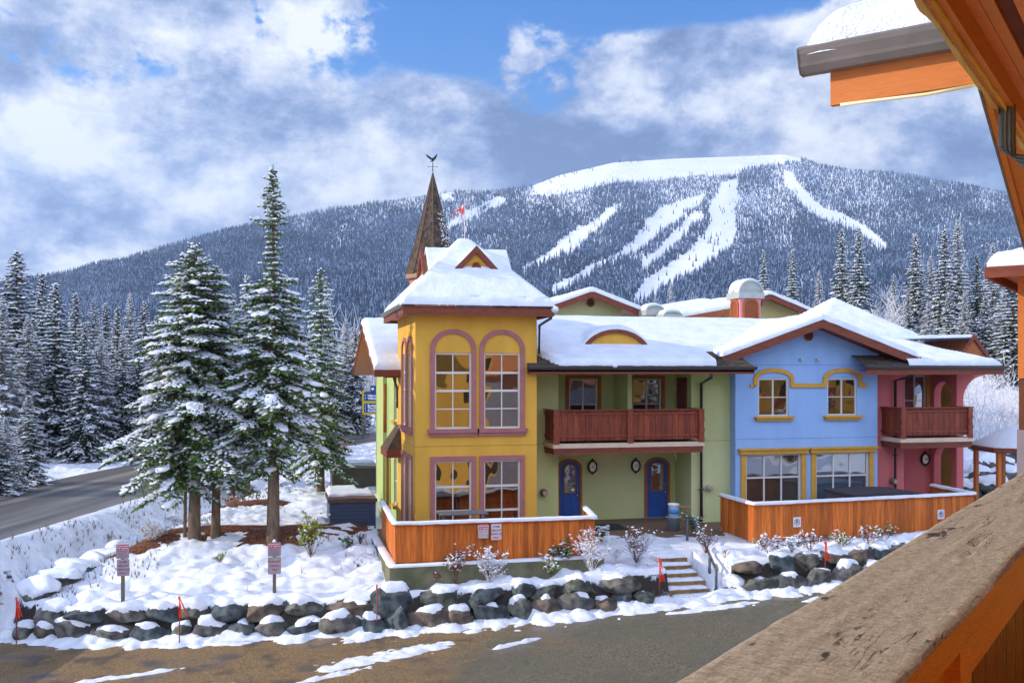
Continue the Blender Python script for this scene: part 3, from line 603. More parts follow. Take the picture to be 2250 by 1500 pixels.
def build_mountain():
    pxs = np.linspace(-700, 3000, 300); ss = np.concatenate([np.linspace(0, 1, 120), np.linspace(1.02, 1.5, 8)])
    PX, S = np.meshgrid(pxs, ss, indexing='ij'); X, Y, Z, _ = mtn(PX, S); a, b = X.shape; I = np.arange(a * b).reshape(a, b)
    Fc = np.stack([I[:-1, :-1], I[1:, :-1], I[1:, 1:], I[:-1, 1:]], -1).reshape(-1, 4)
    ms = mat('mountain_snow', (.78, .81, .88), (.70, .74, .84), .01, .7, .5, .05, lo=.3, hi=.7)
    tag(mesh_obj('mountain', np.stack([X, Y, Z], -1).reshape(-1, 3), Fc, ms, None, True), kind='structure')
    # forest
    rng = np.random.RandomState(5); n = 185000
    px = rng.uniform(-500, 2800, n); s = rng.uniform(0, 1, n) ** .62
    X, Y, Z, y = mtn(px, s); jit = rng.normal(0, 3, n)
    bad = np.zeros(n, bool); wob = (fbm(px, y * 1.5, .06, 3, 3) - .5) * 15 
    for r in RUNS: bad |= inpoly(px + wob * .6 + jit * .4, y + 2 + wob * .3, r) | (inpoly(px + wob, y - 8, r) & (rng.rand(n) < .92))
    bald = inpoly(px, y, [(x, yy) for x, yy in BALD]) | ((y < ytop(px) + 12) & (px > 1170) & (px < 1760)) ; sparse = rng.rand(n) < .035 * (1 + 6 * (vnoise(px, y, .04, 8) > .72))
    thin = vnoise(px, y, .02, 5) > rng.rand(n) * 1.2 + .35
    inrun = rng.rand(n) < .006 + .05 * (vnoise(px, y, .045, 31) > .74)
    keep = (~bad | (inrun & ~bald) | (bald & sparse)) & ~(bald & ~sparse)
    keep &= ~((px > 1380) & (px < 1620) & (y > 720)) | (rng.rand(n) < .6)
    X, Y, Z, px, y, s = X[keep], Y[keep], Z[keep], px[keep], y[keep], s[keep]; m = len(X); d = np.hypot(X, Y)
    H = rng.uniform(12, 21, m) * (.68 + .5 * vnoise(px, y, .02, 12)) * (1 - .3 * s) * (.9 + .0 * s); H = np.where(inpoly(px, y, BALD), H * .4, H); Rr = H * rng.uniform(.10, .15, m)
    K = 5; V = []; base = np.stack([X, Y, Z - 1], 1); verts = np.zeros((m, 3, K + 1, 3), np.float32); a0 = rng.uniform(0, 6.28, m)
    for t, (zb, zt, rf) in enumerate(((.06, .5, 1.0), (.3, .76, .72), (.58, 1.0, .42))):
        for k in range(K):
            w = a0 + 6.283 * k / K + t; jr = rng.uniform(.7, 1.25, m)
            verts[:, t, k] = base + np.stack([np.cos(w) * Rr * rf * jr, np.sin(w) * Rr * rf * jr, H * zb * rng.uniform(.85, 1.15, m)], 1)
        verts[:, t, K] = base + np.stack([0 * H, 0 * H, H * zt], 1)
    b = (np.arange(m * 3) * (K + 1))[:, None, None]; tri = np.array([(k, (k + 1) % K, K) for k in range(K)])[None]
    Fc = (b + tri).reshape(-1, 3)
    mt = mat('mountain_trees', (.03, .05, .05)); nt = mt.node_tree; L = nt.links.new; p = nt.nodes['Principled BSDF']; setin(p, Roughness=.9)
    g = N(nt, 'ShaderNodeNewGeometry'); tc = N(nt, 'ShaderNodeTexCoord')
    n1 = N(nt, 'ShaderNodeTexNoise'); L(tc.outputs['Object'], n1.inputs['Vector']); setin(n1, Scale=.35, Detail=3)
    n2 = N(nt, 'ShaderNodeTexNoise'); L(tc.outputs['Object'], n2.inputs['Vector']); setin(n2, Scale=.006, Detail=3)
    ad = N(nt, 'ShaderNodeMath', operation='MULTIPLY_ADD'); L(g.outputs['Random Per Island'], ad.inputs[0]); ad.inputs[1].default_value = .35; L(n1.outputs['Fac'], ad.inputs[2])
    a2 = N(nt, 'ShaderNodeMath', operation='MULTIPLY_ADD'); L(n2.outputs['Fac'], a2.inputs[0]); a2.inputs[1].default_value = .40; L(ad.outputs[0], a2.inputs[2])
    cr = N(nt, 'ShaderNodeValToRGB'); L(a2.outputs[0], cr.inputs[0]); e = cr.color_ramp.elements; e[0].position = .70; e[0].color = (.006, .018, .042, 1); e[1].position = 1.0; e[1].color = (.17, .23, .36, 1); q = e.new(.92); q.color = (.022, .048, .10, 1)  # blue of shade and haze is put into the tree colours
    L(cr.outputs[0], p.inputs['Base Color'])
    tag(mesh_obj('mountain_forest', verts.reshape(-1, 3), Fc, mt), 'dense frosted conifer forest covering the ski mountain', 'forest', kind='stuff')
build_mountain()

# ================================================================== TREES
M_needle = mat('spruce_needles', (.065, .12, .032), (.15, .23, .06), 2.2, .7, island=.5, lo=.4, hi=.6)
M_needled = mat('dark_spruce_needles', (.022, .04, .022), (.05, .075, .035), 1.5, .7, island=.5)
M_needlef = mat('frosted_needles', (.10, .115, .085), (.42, .44, .44), 2.5, .8, island=.4, lo=.42, hi=.62)
def conifer_data(seed, H, Rr, nb, step=.1, snow=.5, bare=.12, prof=.85, leaf=.17, lw=.035, blobs=.5, tw=.42, snowdepth=1.0, gaps=0.0, top=.0):
    leaf0 = leaf; rng = np.random.RandomState(seed); Q = []; D = []; Ln = []; Wd = []; Bl = []; TR = []
    for i in range(nb):
        f = (i + rng.rand() * .8) / nb; f = f ** .92; f = (i // 5 * 5 + 2.5) / nb * .75 + f * .25 if f < .8 else f; h = H * (bare + (1 - bare) * f) * .985
        rel = 1 - f
        g = 1.0
        if gaps and float(vnoise(f * 9, seed, 1, 3)) < gaps: g = rng.uniform(.25, .6)
        L_ = max(.05, Rr * (np.interp(f, prof[0], prof[1]) if isinstance(prof, tuple) else rel ** prof) * rng.uniform(.62, 1.15) * g + .02)
        if rng.rand() < .07: L_ *= 1.3
        az = i * 2.399 + rng.uniform(-.5, .5); dr = np.array([math.cos(az), math.sin(az), 0]); pr = np.array([-dr[1], dr[0], 0])
        n = max(3, int(L_ / step)); t = np.linspace(.10, 1, n); up = .50 * f - .22 + rng.uniform(-.1, .1); sag = .32 * rel + .06 + rng.uniform(0, .12)
        pz = L_ * (up * t - sag * t ** 2 + .16 * rel * t ** 4); P = np.array([0, 0, h]) + dr * (L_ * t)[:, None] + np.array([0, 0, 1]) * pz[:, None] + pr * (L_ * .08 * np.sin(t * 2.2 + az))[:, None]
        leaf_, leaf = leaf, leaf0 * min(1.0, .38 + L_ * .8); TR.append((P[0], P[len(P) // 2], P[-1], .006 + .012 * L_))
        for sg in (-1, 1, 0):
            tl = (tw * L_ * (1 - t) ** .75 * (.35 + t * .9) + .10 * min(1.0, L_)) * rng.uniform(.7, 1.2, n); 
            if sg == 0: tl = tl * 0 + leaf * .9
            td = dr[None] * rng.uniform(.5, .9, n)[:, None] + pr[None] * sg * rng.uniform(.6, .95, n)[:, None] + np.array([0, 0, 1])[None] * (-.28 - .22 * rng.rand(n) * rel + .35 * f)[:, None]
            td /= np.linalg.norm(td, axis=1)[:, None]
            mx = int(max(1, math.ceil(tl.max() / (leaf * .62))))
            for j in range(mx):
                q = (j + rng.rand(n) * .5) * leaf * .62; ok = q < tl
                if not ok.any(): continue
                pos = P[ok] + td[ok] * q[ok][:, None] - np.array([0, 0, 1]) * (q[ok] ** 2 * .35)[:, None]
                dd = td[ok] + rng.normal(0, .38, (ok.sum(), 3)); dd[:, 2] -= .12; dd /= np.linalg.norm(dd, axis=1)[:, None]
                Q.append(pos); D.append(dd); Ln.append(leaf * rng.uniform(.7, 1.25, ok.sum())); Wd.append(lw * rng.uniform(.7, 1.3, ok.sum()))
        if blobs and rng.rand() < blobs * (.4 + .9 * float(vnoise(az * .6 + f * 8, f * 14, 1, seed))) and L_ > .25:
            for _ in range(rng.randint(1, 3)):
                k = rng.randint(n // 3, n); Bl.append((P[k] + np.array([0, 0, .05]), dr, rng.uniform(.08, .20) * min(1.2, .5 + L_ * .5)))
    Q = np.concatenate(Q); D = np.concatenate(D); Ln = np.concatenate(Ln); Wd = np.concatenate(Wd)
    def tris(Q, D, Ln, Wd, rr):
        up = np.array([0, 0, 1]) + rr.normal(0, .5, Q.shape); S = np.cross(D, up); S /= np.linalg.norm(S, axis=1)[:, None] + 1e-6
        V = np.stack([Q - S * Wd[:, None] * .6, Q + S * Wd[:, None] * .6, Q + D * (Ln * .55)[:, None] + S * Wd[:, None], Q + D * Ln[:, None], Q + D * (Ln * .55)[:, None] - S * Wd[:, None]], 1)
        n = len(Q); b = (np.arange(n) * 5)[:, None]
        return V.reshape(-1, 3), (b + np.array([0, 1, 2, 4])), (b + np.array([4, 2, 3]))
    V, F4, F3 = tris(Q, D, Ln, Wd, rng)
    fol = (V, np.concatenate([np.stack([F4[:, 0], F4[:, 1], F4[:, 2]], 1), np.stack([F4[:, 0], F4[:, 2], F4[:, 3]], 1), F3]))
    az = np.arctan2(Q[:, 1], Q[:, 0]); rad = np.hypot(Q[:, 0], Q[:, 1]); relh = Q[:, 2] / H
    rmax = Rr * (1 - relh).clip(0, 1) ** .65 + .1
    pat = vnoise(az * 1.6 + 9, Q[:, 2] * 1.7, 1.0, seed + 3) * .6 + vnoise(Q[:, 0] * 2, Q[:, 2] * 2.5 + Q[:, 1], 1.0, seed) * .5
    pr_ = snow * (.35 + pat) * (.45 + .75 * (rad / rmax).clip(0, 1)) * (.75 + .5 * relh)
    sel = rng.rand(len(Q)) < pr_ - .25
    q = Q[sel].copy(); q[:, 2] += .03 + .04 * rng.rand(sel.sum()) * snowdepth; d = D[sel].copy(); d[:, 2] *= .35; d /= np.linalg.norm(d, axis=1)[:, None]
    up = np.array([0, 0, 1.0]); S = np.cross(d, up); S /= np.linalg.norm(S, axis=1)[:, None] + 1e-6; l = Ln[sel] * 1.0; w = np.maximum(Wd[sel] * 1.35, .03) * (.8 + .6 * rng.rand(len(l)))
    hgt = (.025 + .03 * rng.rand(len(l))) * snowdepth
    A = q - d * (l * .15)[:, None]; Bq = q + d * (l * .5)[:, None]; Cq = q + d * (l * 1.05)[:, None]; T = q + d * (l * .45)[:, None]; T[:, 2] += hgt
    V = np.stack([A, Bq - S * w[:, None] - up * .012, Cq, Bq + S * w[:, None] - up * .012, T], 1).reshape(-1, 3); b = (np.arange(len(q)) * 5)[:, None]
    sn_V = [V]; sn_F = [np.concatenate([b + np.array(t) for t in ((0, 1, 4), (1, 2, 4), (2, 3, 4), (3, 0, 4))])]; off = len(V)
    # soft snow pillows
    ico = bmesh.new(); bmesh.ops.create_icosphere(ico, subdivisions=2, radius=1); IP = np.array([v.co[:] for v in ico.verts]); IF = np.array([[v.index for v in f.verts] for f in ico.faces]); ico.free()
    for p, dr, r in Bl:
        M = np.stack([dr, np.array([-dr[1], dr[0], 0]), up], 0); jit = 1 + .55 * (vnoise(IP[:, 0] * 2 + p[0] * 7, IP[:, 1] * 2 + p[2] * 3, 1) - .5) * 2
        v = (IP * jit[:, None] * np.array([r * rng.uniform(.9, 1.7), r * rng.uniform(.7, 1.1), r * rng.uniform(.26, .42)])) @ M; v[:, 2] -= (IP @ np.array([1, 0, 0])) * r * .45
        sn_V.append(v + p); sn_F.append(IF + off); off += len(v)
    return dict(fol=fol, snow=(np.concatenate(sn_V), np.concatenate(sn_F)), br=TR, H=H)
def conifer(dt, loc, name, label, rt=.16, needle=None, group=None, rot=0, branches=True, bark=None, lean=0):
    t = thing(name, label, 'tree', loc, group); L_ = Vector(loc); H = dt['H']; mb = MB()
    mb.tube([(L_.x, L_.y, L_.z - .15), (L_.x, L_.y, L_.z + .25), (L_.x + .03, L_.y, L_.z + H * .3), (L_.x, L_.y + .02, L_.z + H * .6), (L_.x, L_.y, L_.z + H)], rt * 1.3, 10, r1=.012)
    tr = mb.build('trunk', bark or M_bark, t, True)
    if branches:
        mb = MB()
        for a, b, c, r in dt['br']: mb.tube([Vector(a) * 1 + L_ - Vector((a[0] * .9, a[1] * .9, 0)), Vector(b) + L_, Vector(c) + L_], r, 3, cap=False, r1=.004)
        mb.build('branches', M_twig, t, fix=False)
    V, Fc = dt['fol']; cr = mesh_obj('crown', V + np.array(loc), Fc, needle or M_needle, t)
    V, Fc = dt['snow']; mesh_obj('snow_load', V + np.array(loc), Fc, M_snow, t, True)
    t.rotation_euler = (lean, 0, rot); return t
def clone(src, loc, rot, sc, label, group=None):
    r = src.copy(); COL.objects.link(r); r.location = loc; r.rotation_euler = (0, 0, rot); r.scale = (sc if isinstance(sc, tuple) else (sc, sc, sc)); r['label'] = label
    if group: r['group'] = group
    for ch in list(src.children):
        c = ch.copy(); COL.objects.link(c); c.parent = r
    return r
def gpt(px, py, zguess=1.6):
    d = ray(px, py); t = 20.0
    while t < 130 and CZ + d.z * t > Gs(d.x * t, d.y * t): t += .05
    if d.y * t < float(yr(d.x * t)) + .8:
        while d.y * t < float(yr(d.x * t)) + .8: t += .02
    return Vector((d.x * t, d.y * t, Gs(d.x * t, d.y * t)))
def trees_near():
    # px,base,top,R,seed
    p = gpt(600, 1192, 1.5); H = (1192 - 362) / F * (Vector((p.x, p.y, 0)).dot(Vector((SY, CY, 0))))
    conifer(conifer_data(21, H, 1.6, 290, .10, .74, .19, ([0, .09, .23, .37, .52, .6, .72, .87, .97, 1], [.7, 1.0, .95, .76, .58, .42, .30, .19, .05, 0]), blobs=.5, gaps=.22), p, 'spruce_tree', 'tallest snow laden spruce with a thin spire top, trunk behind the right height sign', .21)
    p = gpt(427, 1188, 1.5); H = (1190 - 530) / F * Vector((p.x, p.y, 0)).dot(Vector((SY, CY, 0)))
    conifer(conifer_data(5, H, 1.95, 250, .10, .72, .24, ([0, .17, .35, .5, .62, .79, .88, 1], [.8, 1, .96, .82, .66, .5, .34, .03]), blobs=.6, gaps=.12), p, 'spruce_tree', 'broad green spruce with snowy drooping limbs left of the tallest spruce', .2)
    p = gpt(474, 1178, 1.6); H = (1185 - 585) / F * Vector((p.x, p.y, 0)).dot(Vector((SY, CY, 0)))
    conifer(conifer_data(8, H, 1.05, 170, .10, .85, .30, .6, blobs=.65), p, 'spruce_tree', 'slim snowy spruce squeezed between the broad spruce and the tallest spruce', .15)
    p = gpt(406, 1190, 1.6); mb = MB(); t = thing('young_tree', 'thin bare trunked sapling standing just left of the broad spruce trunk', 'tree', p)
    mb.tube([p - Vector((0, 0, .1)), p + Vector((.02, 0, 1.6)), p + Vector((0, 0, 3.2))], .06, 8, r1=.04); mb.build('trunk', M_bark, t, True)
    sm = conifer_data(77, 3.6, 1.0, 60, .1, .6, .5, .6, blobs=.5); V, Fc = sm['fol']; mesh_obj('crown', V + np.array(p), Fc, M_needle, t); V, Fc = sm['snow']; mesh_obj('snow_load', V + np.array(p), Fc, M_snow, t, True)
    p = gpt(705, 1080, 1.8); H = (1085 - 590) / F * Vector((p.x, p.y, 0)).dot(Vector((SY, CY, 0)))
    conifer(conifer_data(14, H, 1.5, 210, .11, .62, .12, .7, blobs=.6), p, 'spruce_tree', 'dark green spruce with snow balls right of the tallest spruce, behind the hot tubs', .17)
    p = gpt(543, 1095, 1.8); H = (1095 - 600) / F * Vector((p.x, p.y, 0)).dot(Vector((SY, CY, 0)))
    conifer(conifer_data(15, H, 1.4, 180, .12, .85, .15, .7, blobs=.7), p, 'spruce_tree', 'white frosted spruce standing behind and left of the tallest spruce', .15)
    p = gpt(510, 1090, 1.8); H = (1100 - 640) / F * Vector((p.x, p.y, 0)).dot(Vector((SY, CY, 0)))
    conifer(conifer_data(16, H * .97, 1.1, 150, .12, .85, .15, .7, blobs=.7), p, 'spruce_tree', 'small frosted spruce showing between the slim spruce and the tallest one', .14)
    # left forest prototypes
    protos = []
    for k, (H, r, nb, sn, nd) in enumerate([(14, 1.9, 230, .85, M_needled), (13, 1.55, 210, .8, M_needled), (15, 2.2, 230, .95, M_needlef)]):
        protos.append(conifer_data(60 + k, H, r * 1.1, nb, .17, sn, .05, .88, leaf=.27, lw=.06, blobs=.75, snowdepth=1.6))
    made = [None] * 3; rng = random.Random(4)
    def place(px, top, dist, label, group, k=None, wide=1.0):
        k = rng.randrange(3) if k is None else k
        d = ray(px, HY); x, y = d.x * dist, d.y * dist; z = Gs(x, y); ztop = CZ + dist * (HY - top) / F; H = ztop - z; sc = H / protos[k]['H']
        if made[k] is None:
            made[k] = conifer(protos[k], (0, 0, 0), 'spruce_tree', label, .2, [M_needled, M_needled, M_needlef][k], group, branches=False); t = made[k]; t['label'] = label; t.location = (x, y, z); t.scale = (sc * wide, sc * wide, sc); t.rotation_euler = (0, 0, rng.uniform(0, 6)); return t
        return clone(made[k], (x, y, z), rng.uniform(0, 6), (sc * wide, sc * wide, sc), label, group)
    L1 = [(37, 548, 60, 0, 1.5), (92, 597, 66, 1, 1.1), (122, 618, 57, 1, 1.3), (166, 640, 64, 0, 1), (206, 650, 60, 2, 1), (232, 662, 66, 1, 1), (258, 672, 62, 1, 1), (286, 642, 66, 2, .9), (318, 660, 62, 1, 1), (345, 690, 68, 0, 1), (5, 655, 54, 2, 1.2), (62, 690, 56, 2, 1.2), (142, 700, 60, 0, 1.2), (185, 705, 56, 0, 1.2), (222, 730, 58, 2, 1.2), (270, 735, 59, 0, 1.1), (305, 730, 60, 0, 1.2), (335, 750, 58, 2, 1.2), (-20, 640, 57, 0, 1.3), (370, 700, 72, 1, 1.1)]
    for i, (px, top, dist, k, wd) in enumerate(sorted(L1)):
        place(px, top, dist, 'snowy forest spruce across the road, %s counted from the left edge' % ORD[i], 'forest spruces along the far side of the road', k, wd)
    for i, (px, top, dist, k, wd) in enumerate([(12, 915, 41, 2, 1.9), (62, 868, 44, 0, 1.7), (-25, 880, 40, 0, 1.9)]):
        place(px, top, dist, ['low wide spruce heavy with snow at the left edge above the road', 'small snowy spruce with an orange ribbon side of the road at left', 'low snowy spruce cut by the left edge of the view'][i], None, k, wd)
    # second rows of forest, indistinguishable filler
    for i in range(46):
        px = -120 + i * 20 + rng.uniform(-8, 8); dist = rng.uniform(72, 96); place(px, rng.uniform(690, 745), dist, 'snow frosted spruce in the thick of the forest behind the roadside row', 'spruces deep in the left forest', None, 1.2)
    R1 = [(1678, 546, 78, 1, .75), (1742, 545, 82, 1, .85), (1800, 592, 85, 2, .8), (1850, 500, 76, 0, .8), (1888, 497, 74, 0, .85), (2012, 512, 78, 0, .9), (2045, 560, 76, 2, .9), (2075, 502, 72, 1, 1.0), (2104, 480, 78, 2, .9), (2146, 556, 72, 0, 1.1), (2182, 532, 84, 2, 1.2), (2226, 585, 60, 1, 1.5), (2205, 640, 66, 2, 1.4), (2120, 640, 66, 2, 1.1), (2040, 660, 64, 2, 1.2), (1995, 640, 68, 0, 1.0), (2085, 640, 62, 1, 1.2), (2165, 650, 62, 0, 1.2), (1474, 618, 92, 2, .8), (1522, 640, 95, 2, .9), (1440, 650, 105, 2, .9), (1560, 660, 110, 0, .9), (2260, 560, 62, 0, 1.3), (1965, 600, 95, 1, .9), (1925, 660, 98, 0, 1), (1870, 640, 100, 2, 1), (1720, 660, 110, 1, 1), (1620, 650, 120, 0, 1)]
    for i, (px, top, dist, k, wd) in enumerate(sorted(R1)):
        place(px, top, dist, 'snowy spruce rising behind the right hand roofs, %s counted from the left' % ORD[i], 'spruces behind the townhouse roofs', k, wd)
trees_near()
# ================================================================== BUILDINGS
def fascia_box(mb, x0, x1, y0, y1, z0, z1, t=.04, sides='LRFB'):
    if 'F' in sides: mb.box(x0, x1, y0, y0 + t, z0, z1)
    if 'B' in sides: mb.box(x0, x1, y1 - t, y1, z0, z1)
    if 'L' in sides: mb.box(x0, x0 + t, y0 + t, y1 - t, z0, z1)
    if 'R' in sides: mb.box(x1 - t, x1, y0 + t, y1 - t, z0, z1)
def gutter(mb, p0, p1, s=.11):
    p0, p1 = Vector(p0), Vector(p1); d = (p1 - p0).normalized(); o = d.cross(Vector((0, 0, 1)))
    prof = [(0, 0), (s * .55, 0), (s * .85, s * .45), (s, s * .55), (s, s), (s * .9, s), (s * .88, s * .62), (s * .5, s * .2), (0.02, s * .2), (.02, s), (0, s)]
    n = len(prof); vs = [p + o * a + Vector((0, 0, b)) for p in (p0, p1) for a, b in prof]
    mb.add(vs, [list(range(n))[::-1], [n + i for i in range(n)]] + [(i, (i + 1) % n, n + (i + 1) % n, n + i) for i in range(n)])
def shingles(mb, x0, x1, y0, y1, h, dx=.32, dy=.16, axis='y'):   # rows of overlapping tabs on a slope h(x,y)
    rr = random.Random(int(x0 * 100)); y = y0
    j = 0
    while y < y1:
        x = x0 - (j % 2) * dx / 2
        while x < x1:
            a, b = max(x, x0), min(x + dx - .012, x1)
            if b > a:
                e = rr.uniform(0, .02); ya, yb = y - e, min(y + dy * 1.3, y1)
                q = [(a, ya, h(a, ya) + .03), (b, ya, h(b, ya) + .03), (b, yb, h(b, yb) + .008), (a, yb, h(a, yb) + .008), (a, ya, h(a, ya) + .005), (b, ya, h(b, ya) + .005)]
                mb.add(q, [(0, 1, 2, 3), (4, 5, 1, 0), (4, 0, 3), (5, 2, 1)])
            x += dx * rr.choice((1, .8, 1.15))
        y += dy; j += 1
def downspout(pts, parent, r=.045, m=None):
    mb = MB(); mb.tube(pts, r, 8); q = [Vector(p) for p in pts]
    L_ = (q[-1] - q[-2]).length; n = int(L_ / 1.6)
    for i in range(1, n + 1):
        c = q[-2].lerp(q[-1], i / (n + .6)); mb.tube([c - Vector((0, 0, .025)), c + Vector((0, 0, .025))], r * 1.25, 8); mb.box(c.x - r * 2.2, c.x + r * 2.2, c.y + .01, c.y + .03, c.z - .012, c.z + .012)
    return mb.build('downspout', m or M_gutter, parent, True)
def round_vent(T, u, z, r, parent, rim=M_otrim, louv=M_brown):
    mb = MB(); n = 28
    ring = [(u + math.cos(2 * math.pi * i / n) * r * .88, z + math.sin(2 * math.pi * i / n) * r * .88) for i in range(n)]
    mb.T = T; mb.band(ring, r * .24, .0, .05, True); o = mb.build('round_vent', rim, parent)
    mb = MB(T)
    for k in range(-5, 6):
        zz = z + k * r * .15; w = math.sqrt(max(.01, (r * .8) ** 2 - (k * r * .15) ** 2)); mb.add([(u - w, .035, zz - r * .07), (u + w, .035, zz - r * .07), (u + w, .008, zz + r * .06), (u - w, .008, zz + r * .06)], [(0, 1, 2, 3)])
    mb.build('louvre', louv, o, fix=False); return o
def wall_vent(T, u, z, r, parent, m=None):
    mb = MB(T); prof = [(r, 0), (r * 1.05, .10), (r * .8, .20), (r * .78, .26)]
    for i in range(len(prof) - 1): pass
    vs = []; n = 18
    for rr, d in prof + [(0.001, .265)]:
        for j in range(n): w = 2 * math.pi * j / n; vs.append((u + math.cos(w) * rr, d, z + math.sin(w) * rr))
    mb.add(vs, [(i * n + j, i * n + (j + 1) % n, (i + 1) * n + (j + 1) % n, (i + 1) * n + j) for i in range(4) for j in range(n)])
    o = mb.build('wall_vent', m or mat('vent_hood', (.16, .11, .09), rough=.6), parent, True)
    mb = MB(T); vs = [(u + math.cos(2 * math.pi * j / n) * r * .66, .275, z + math.sin(2 * math.pi * j / n) * r * .66) for j in range(n)]; vs2 = [(a, .262, c) for a, b, c in vs]
    mb.add(vs + vs2, [tuple(range(n))] + [(j, (j + 1) % n, n + (j + 1) % n, n + j) for j in range(n)]); mb.build('vent_cap', mat('vent_cap', (.42, .27, .22), rough=.6), o)
    return o
def lamp(T, u, z, parent, num, r=.15, ry=.21):
    mb = MB(T); n = 24; pts = [(u + math.cos(2 * math.pi * i / n) * r, z + math.sin(2 * math.pi * i / n) * ry) for i in range(n)]
    mb.band(pts, .045, .0, .09, True); mb.add([(u - .06, .01, z + ry), (u + .06, .01, z + ry), (u, .01, z + ry + .09), (u - .06, .07, z + ry), (u + .06, .07, z + ry), (u, .07, z + ry + .09)], [(0, 1, 2), (3, 4, 5), (0, 1, 4, 3), (1, 2, 5, 4), (2, 0, 3, 5)])
    mb.add([(u - .05, .01, z - ry), (u + .05, .01, z - ry), (u, .01, z - ry - .07), (u - .05, .07, z - ry), (u + .05, .07, z - ry), (u, .07, z - ry - .07)], [(0, 1, 2), (3, 4, 5), (0, 1, 4, 3), (1, 2, 5, 4), (2, 0, 3, 5)])
    o = mb.build('wall_lamp', M_dark, parent)
    mb = MB(T); vs = []
    for k, (f, d) in enumerate(((.98, .03), (.85, .09), (.5, .12), (.01, .13))):
        for j in range(n): w = 2 * math.pi * j / n; vs.append((u + math.cos(w) * r * .9 * f, d, z + math.sin(w) * ry * .9 * f))
    mb.add(vs, [(i * n + j, i * n + (j + 1) % n, (i + 1) * n + (j + 1) % n, (i + 1) * n + j) for i in range(3) for j in range(n)]); mb.build('lamp_globe', M_lampw, o, True)
    if num: text(num, .17, lambda p: T((p[0] + u, p[1] + .135, p[2] + z)), mat('house_number', (.30, .16, .10)), o, 'house_number', sx=.85)
    return o
def arched_door(T, u0, u1, z0, z1, parent, knob='R'):
    rise = .26; zs = z1 - rise; pts = arch_pts(u0, u1, zs, rise, 14); poly = [(u0, z0)] + pts + [(u1, z0)]
    mb = MB(T); n = len(poly); gu0, gu1, gz0, gz1 = u0 + .16, u1 - .16, z0 + .95, zs + .05
    top = arch_pts(gu0, gu1, gz1 - .0, .10, 8); hole = [(gu0, gz0)] + top + [(gu1, gz0)]
    mb.add([(a, .0, b) for a, b in poly] + [(a, -.05, b) for a, b in poly], [list(range(n)), [n + i for i in range(n)][::-1]] + [(i, (i + 1) % n, n + (i + 1) % n, n + i) for i in range(n)])
    for k in (0, 1):
        a = u0 + .14 + k * (u1 - u0) * .42; mb.box(a, a + (u1 - u0) * .30, .0, .014, z0 + .18, z0 + .78)
    o = mb.build('door', M_door, parent)
    mb = MB(T); mb.band([(u0 - .045, z0)] + arch_pts(u0 - .045, u1 + .045, zs, rise + .045, 14) + [(u1 + .045, z0)], .09, -.05, .045); mb.build('door_frame', M_otrim, o)
    mb = MB(T); mb.band(hole + [hole[0]], .035, .002, .022); mb.build('glass_trim', mat('glass_trim', (.30, .13, .06)), o)
    mb = MB(T); k = len(hole); mb.add([(a, .008, b) for a, b in hole], [list(range(k))]); mb.build('door_glass', glass_dark, o, fix=False)
    s = u1 - .08 if knob == 'R' else u0 + .08
    mb = MB(T)
    for dz, r in ((.0, .028), (.16, .034)):
        vs = []; n = 12
        for rr, d in ((r * .5, .0), (r * .5, .03), (r, .04), (r, .07), (.001, .08)):
            for j in range(n): w = 2 * math.pi * j / n; vs.append((s + math.cos(w) * rr, d, z0 + 1.02 + dz + math.sin(w) * rr))
        mb.add(vs, [(i * n + j, i * n + (j + 1) % n, (i + 1) * n + (j + 1) % n, (i + 1) * n + j) for i in range(4) for j in range(n)])
    mb.box(s - .012, s + .012, .0, .03, z0 + .72, z0 + .98); mb.build('door_handle', mat('satin_metal', (.55, .54, .52), rough=.25, metal=1), o, True)
    mb = MB(T); mb.box(u0 - .1, u1 + .1, -.02, .07, z0 - .05, z0); mb.build('door_sill', mat('grey_sill', (.25, .26, .24)), o)
    return o
def opaque_glass(name, c, f):
    mt = bpy.data.materials.new(name); mt.use_nodes = True; nt = mt.node_tree; nt.nodes.clear(); L = nt.links.new
    g = N(nt, 'ShaderNodeBsdfGlossy'); setin(g, Roughness=.03); d = N(nt, 'ShaderNodeBsdfDiffuse'); d.inputs[0].default_value = (*c, 1); mx = N(nt, 'ShaderNodeMixShader'); mx.inputs[0].default_value = f
    L(d.outputs[0], mx.inputs[1]); L(g.outputs[0], mx.inputs[2]); tc = N(nt, 'ShaderNodeTexCoord'); n = N(nt, 'ShaderNodeTexNoise'); L(tc.outputs['Object'], n.inputs['Vector']); setin(n, Scale=2, Detail=2)
    b = N(nt, 'ShaderNodeBump'); L(n.outputs['Fac'], b.inputs['Height']); setin(b, Strength=.25, Distance=.1); L(b.outputs[0], g.inputs['Normal']); o = N(nt, 'ShaderNodeOutputMaterial'); L(mx.outputs[0], o.inputs[0]); return mt
glass_dark = opaque_glass('door_glass', (.10, .09, .07), .5)
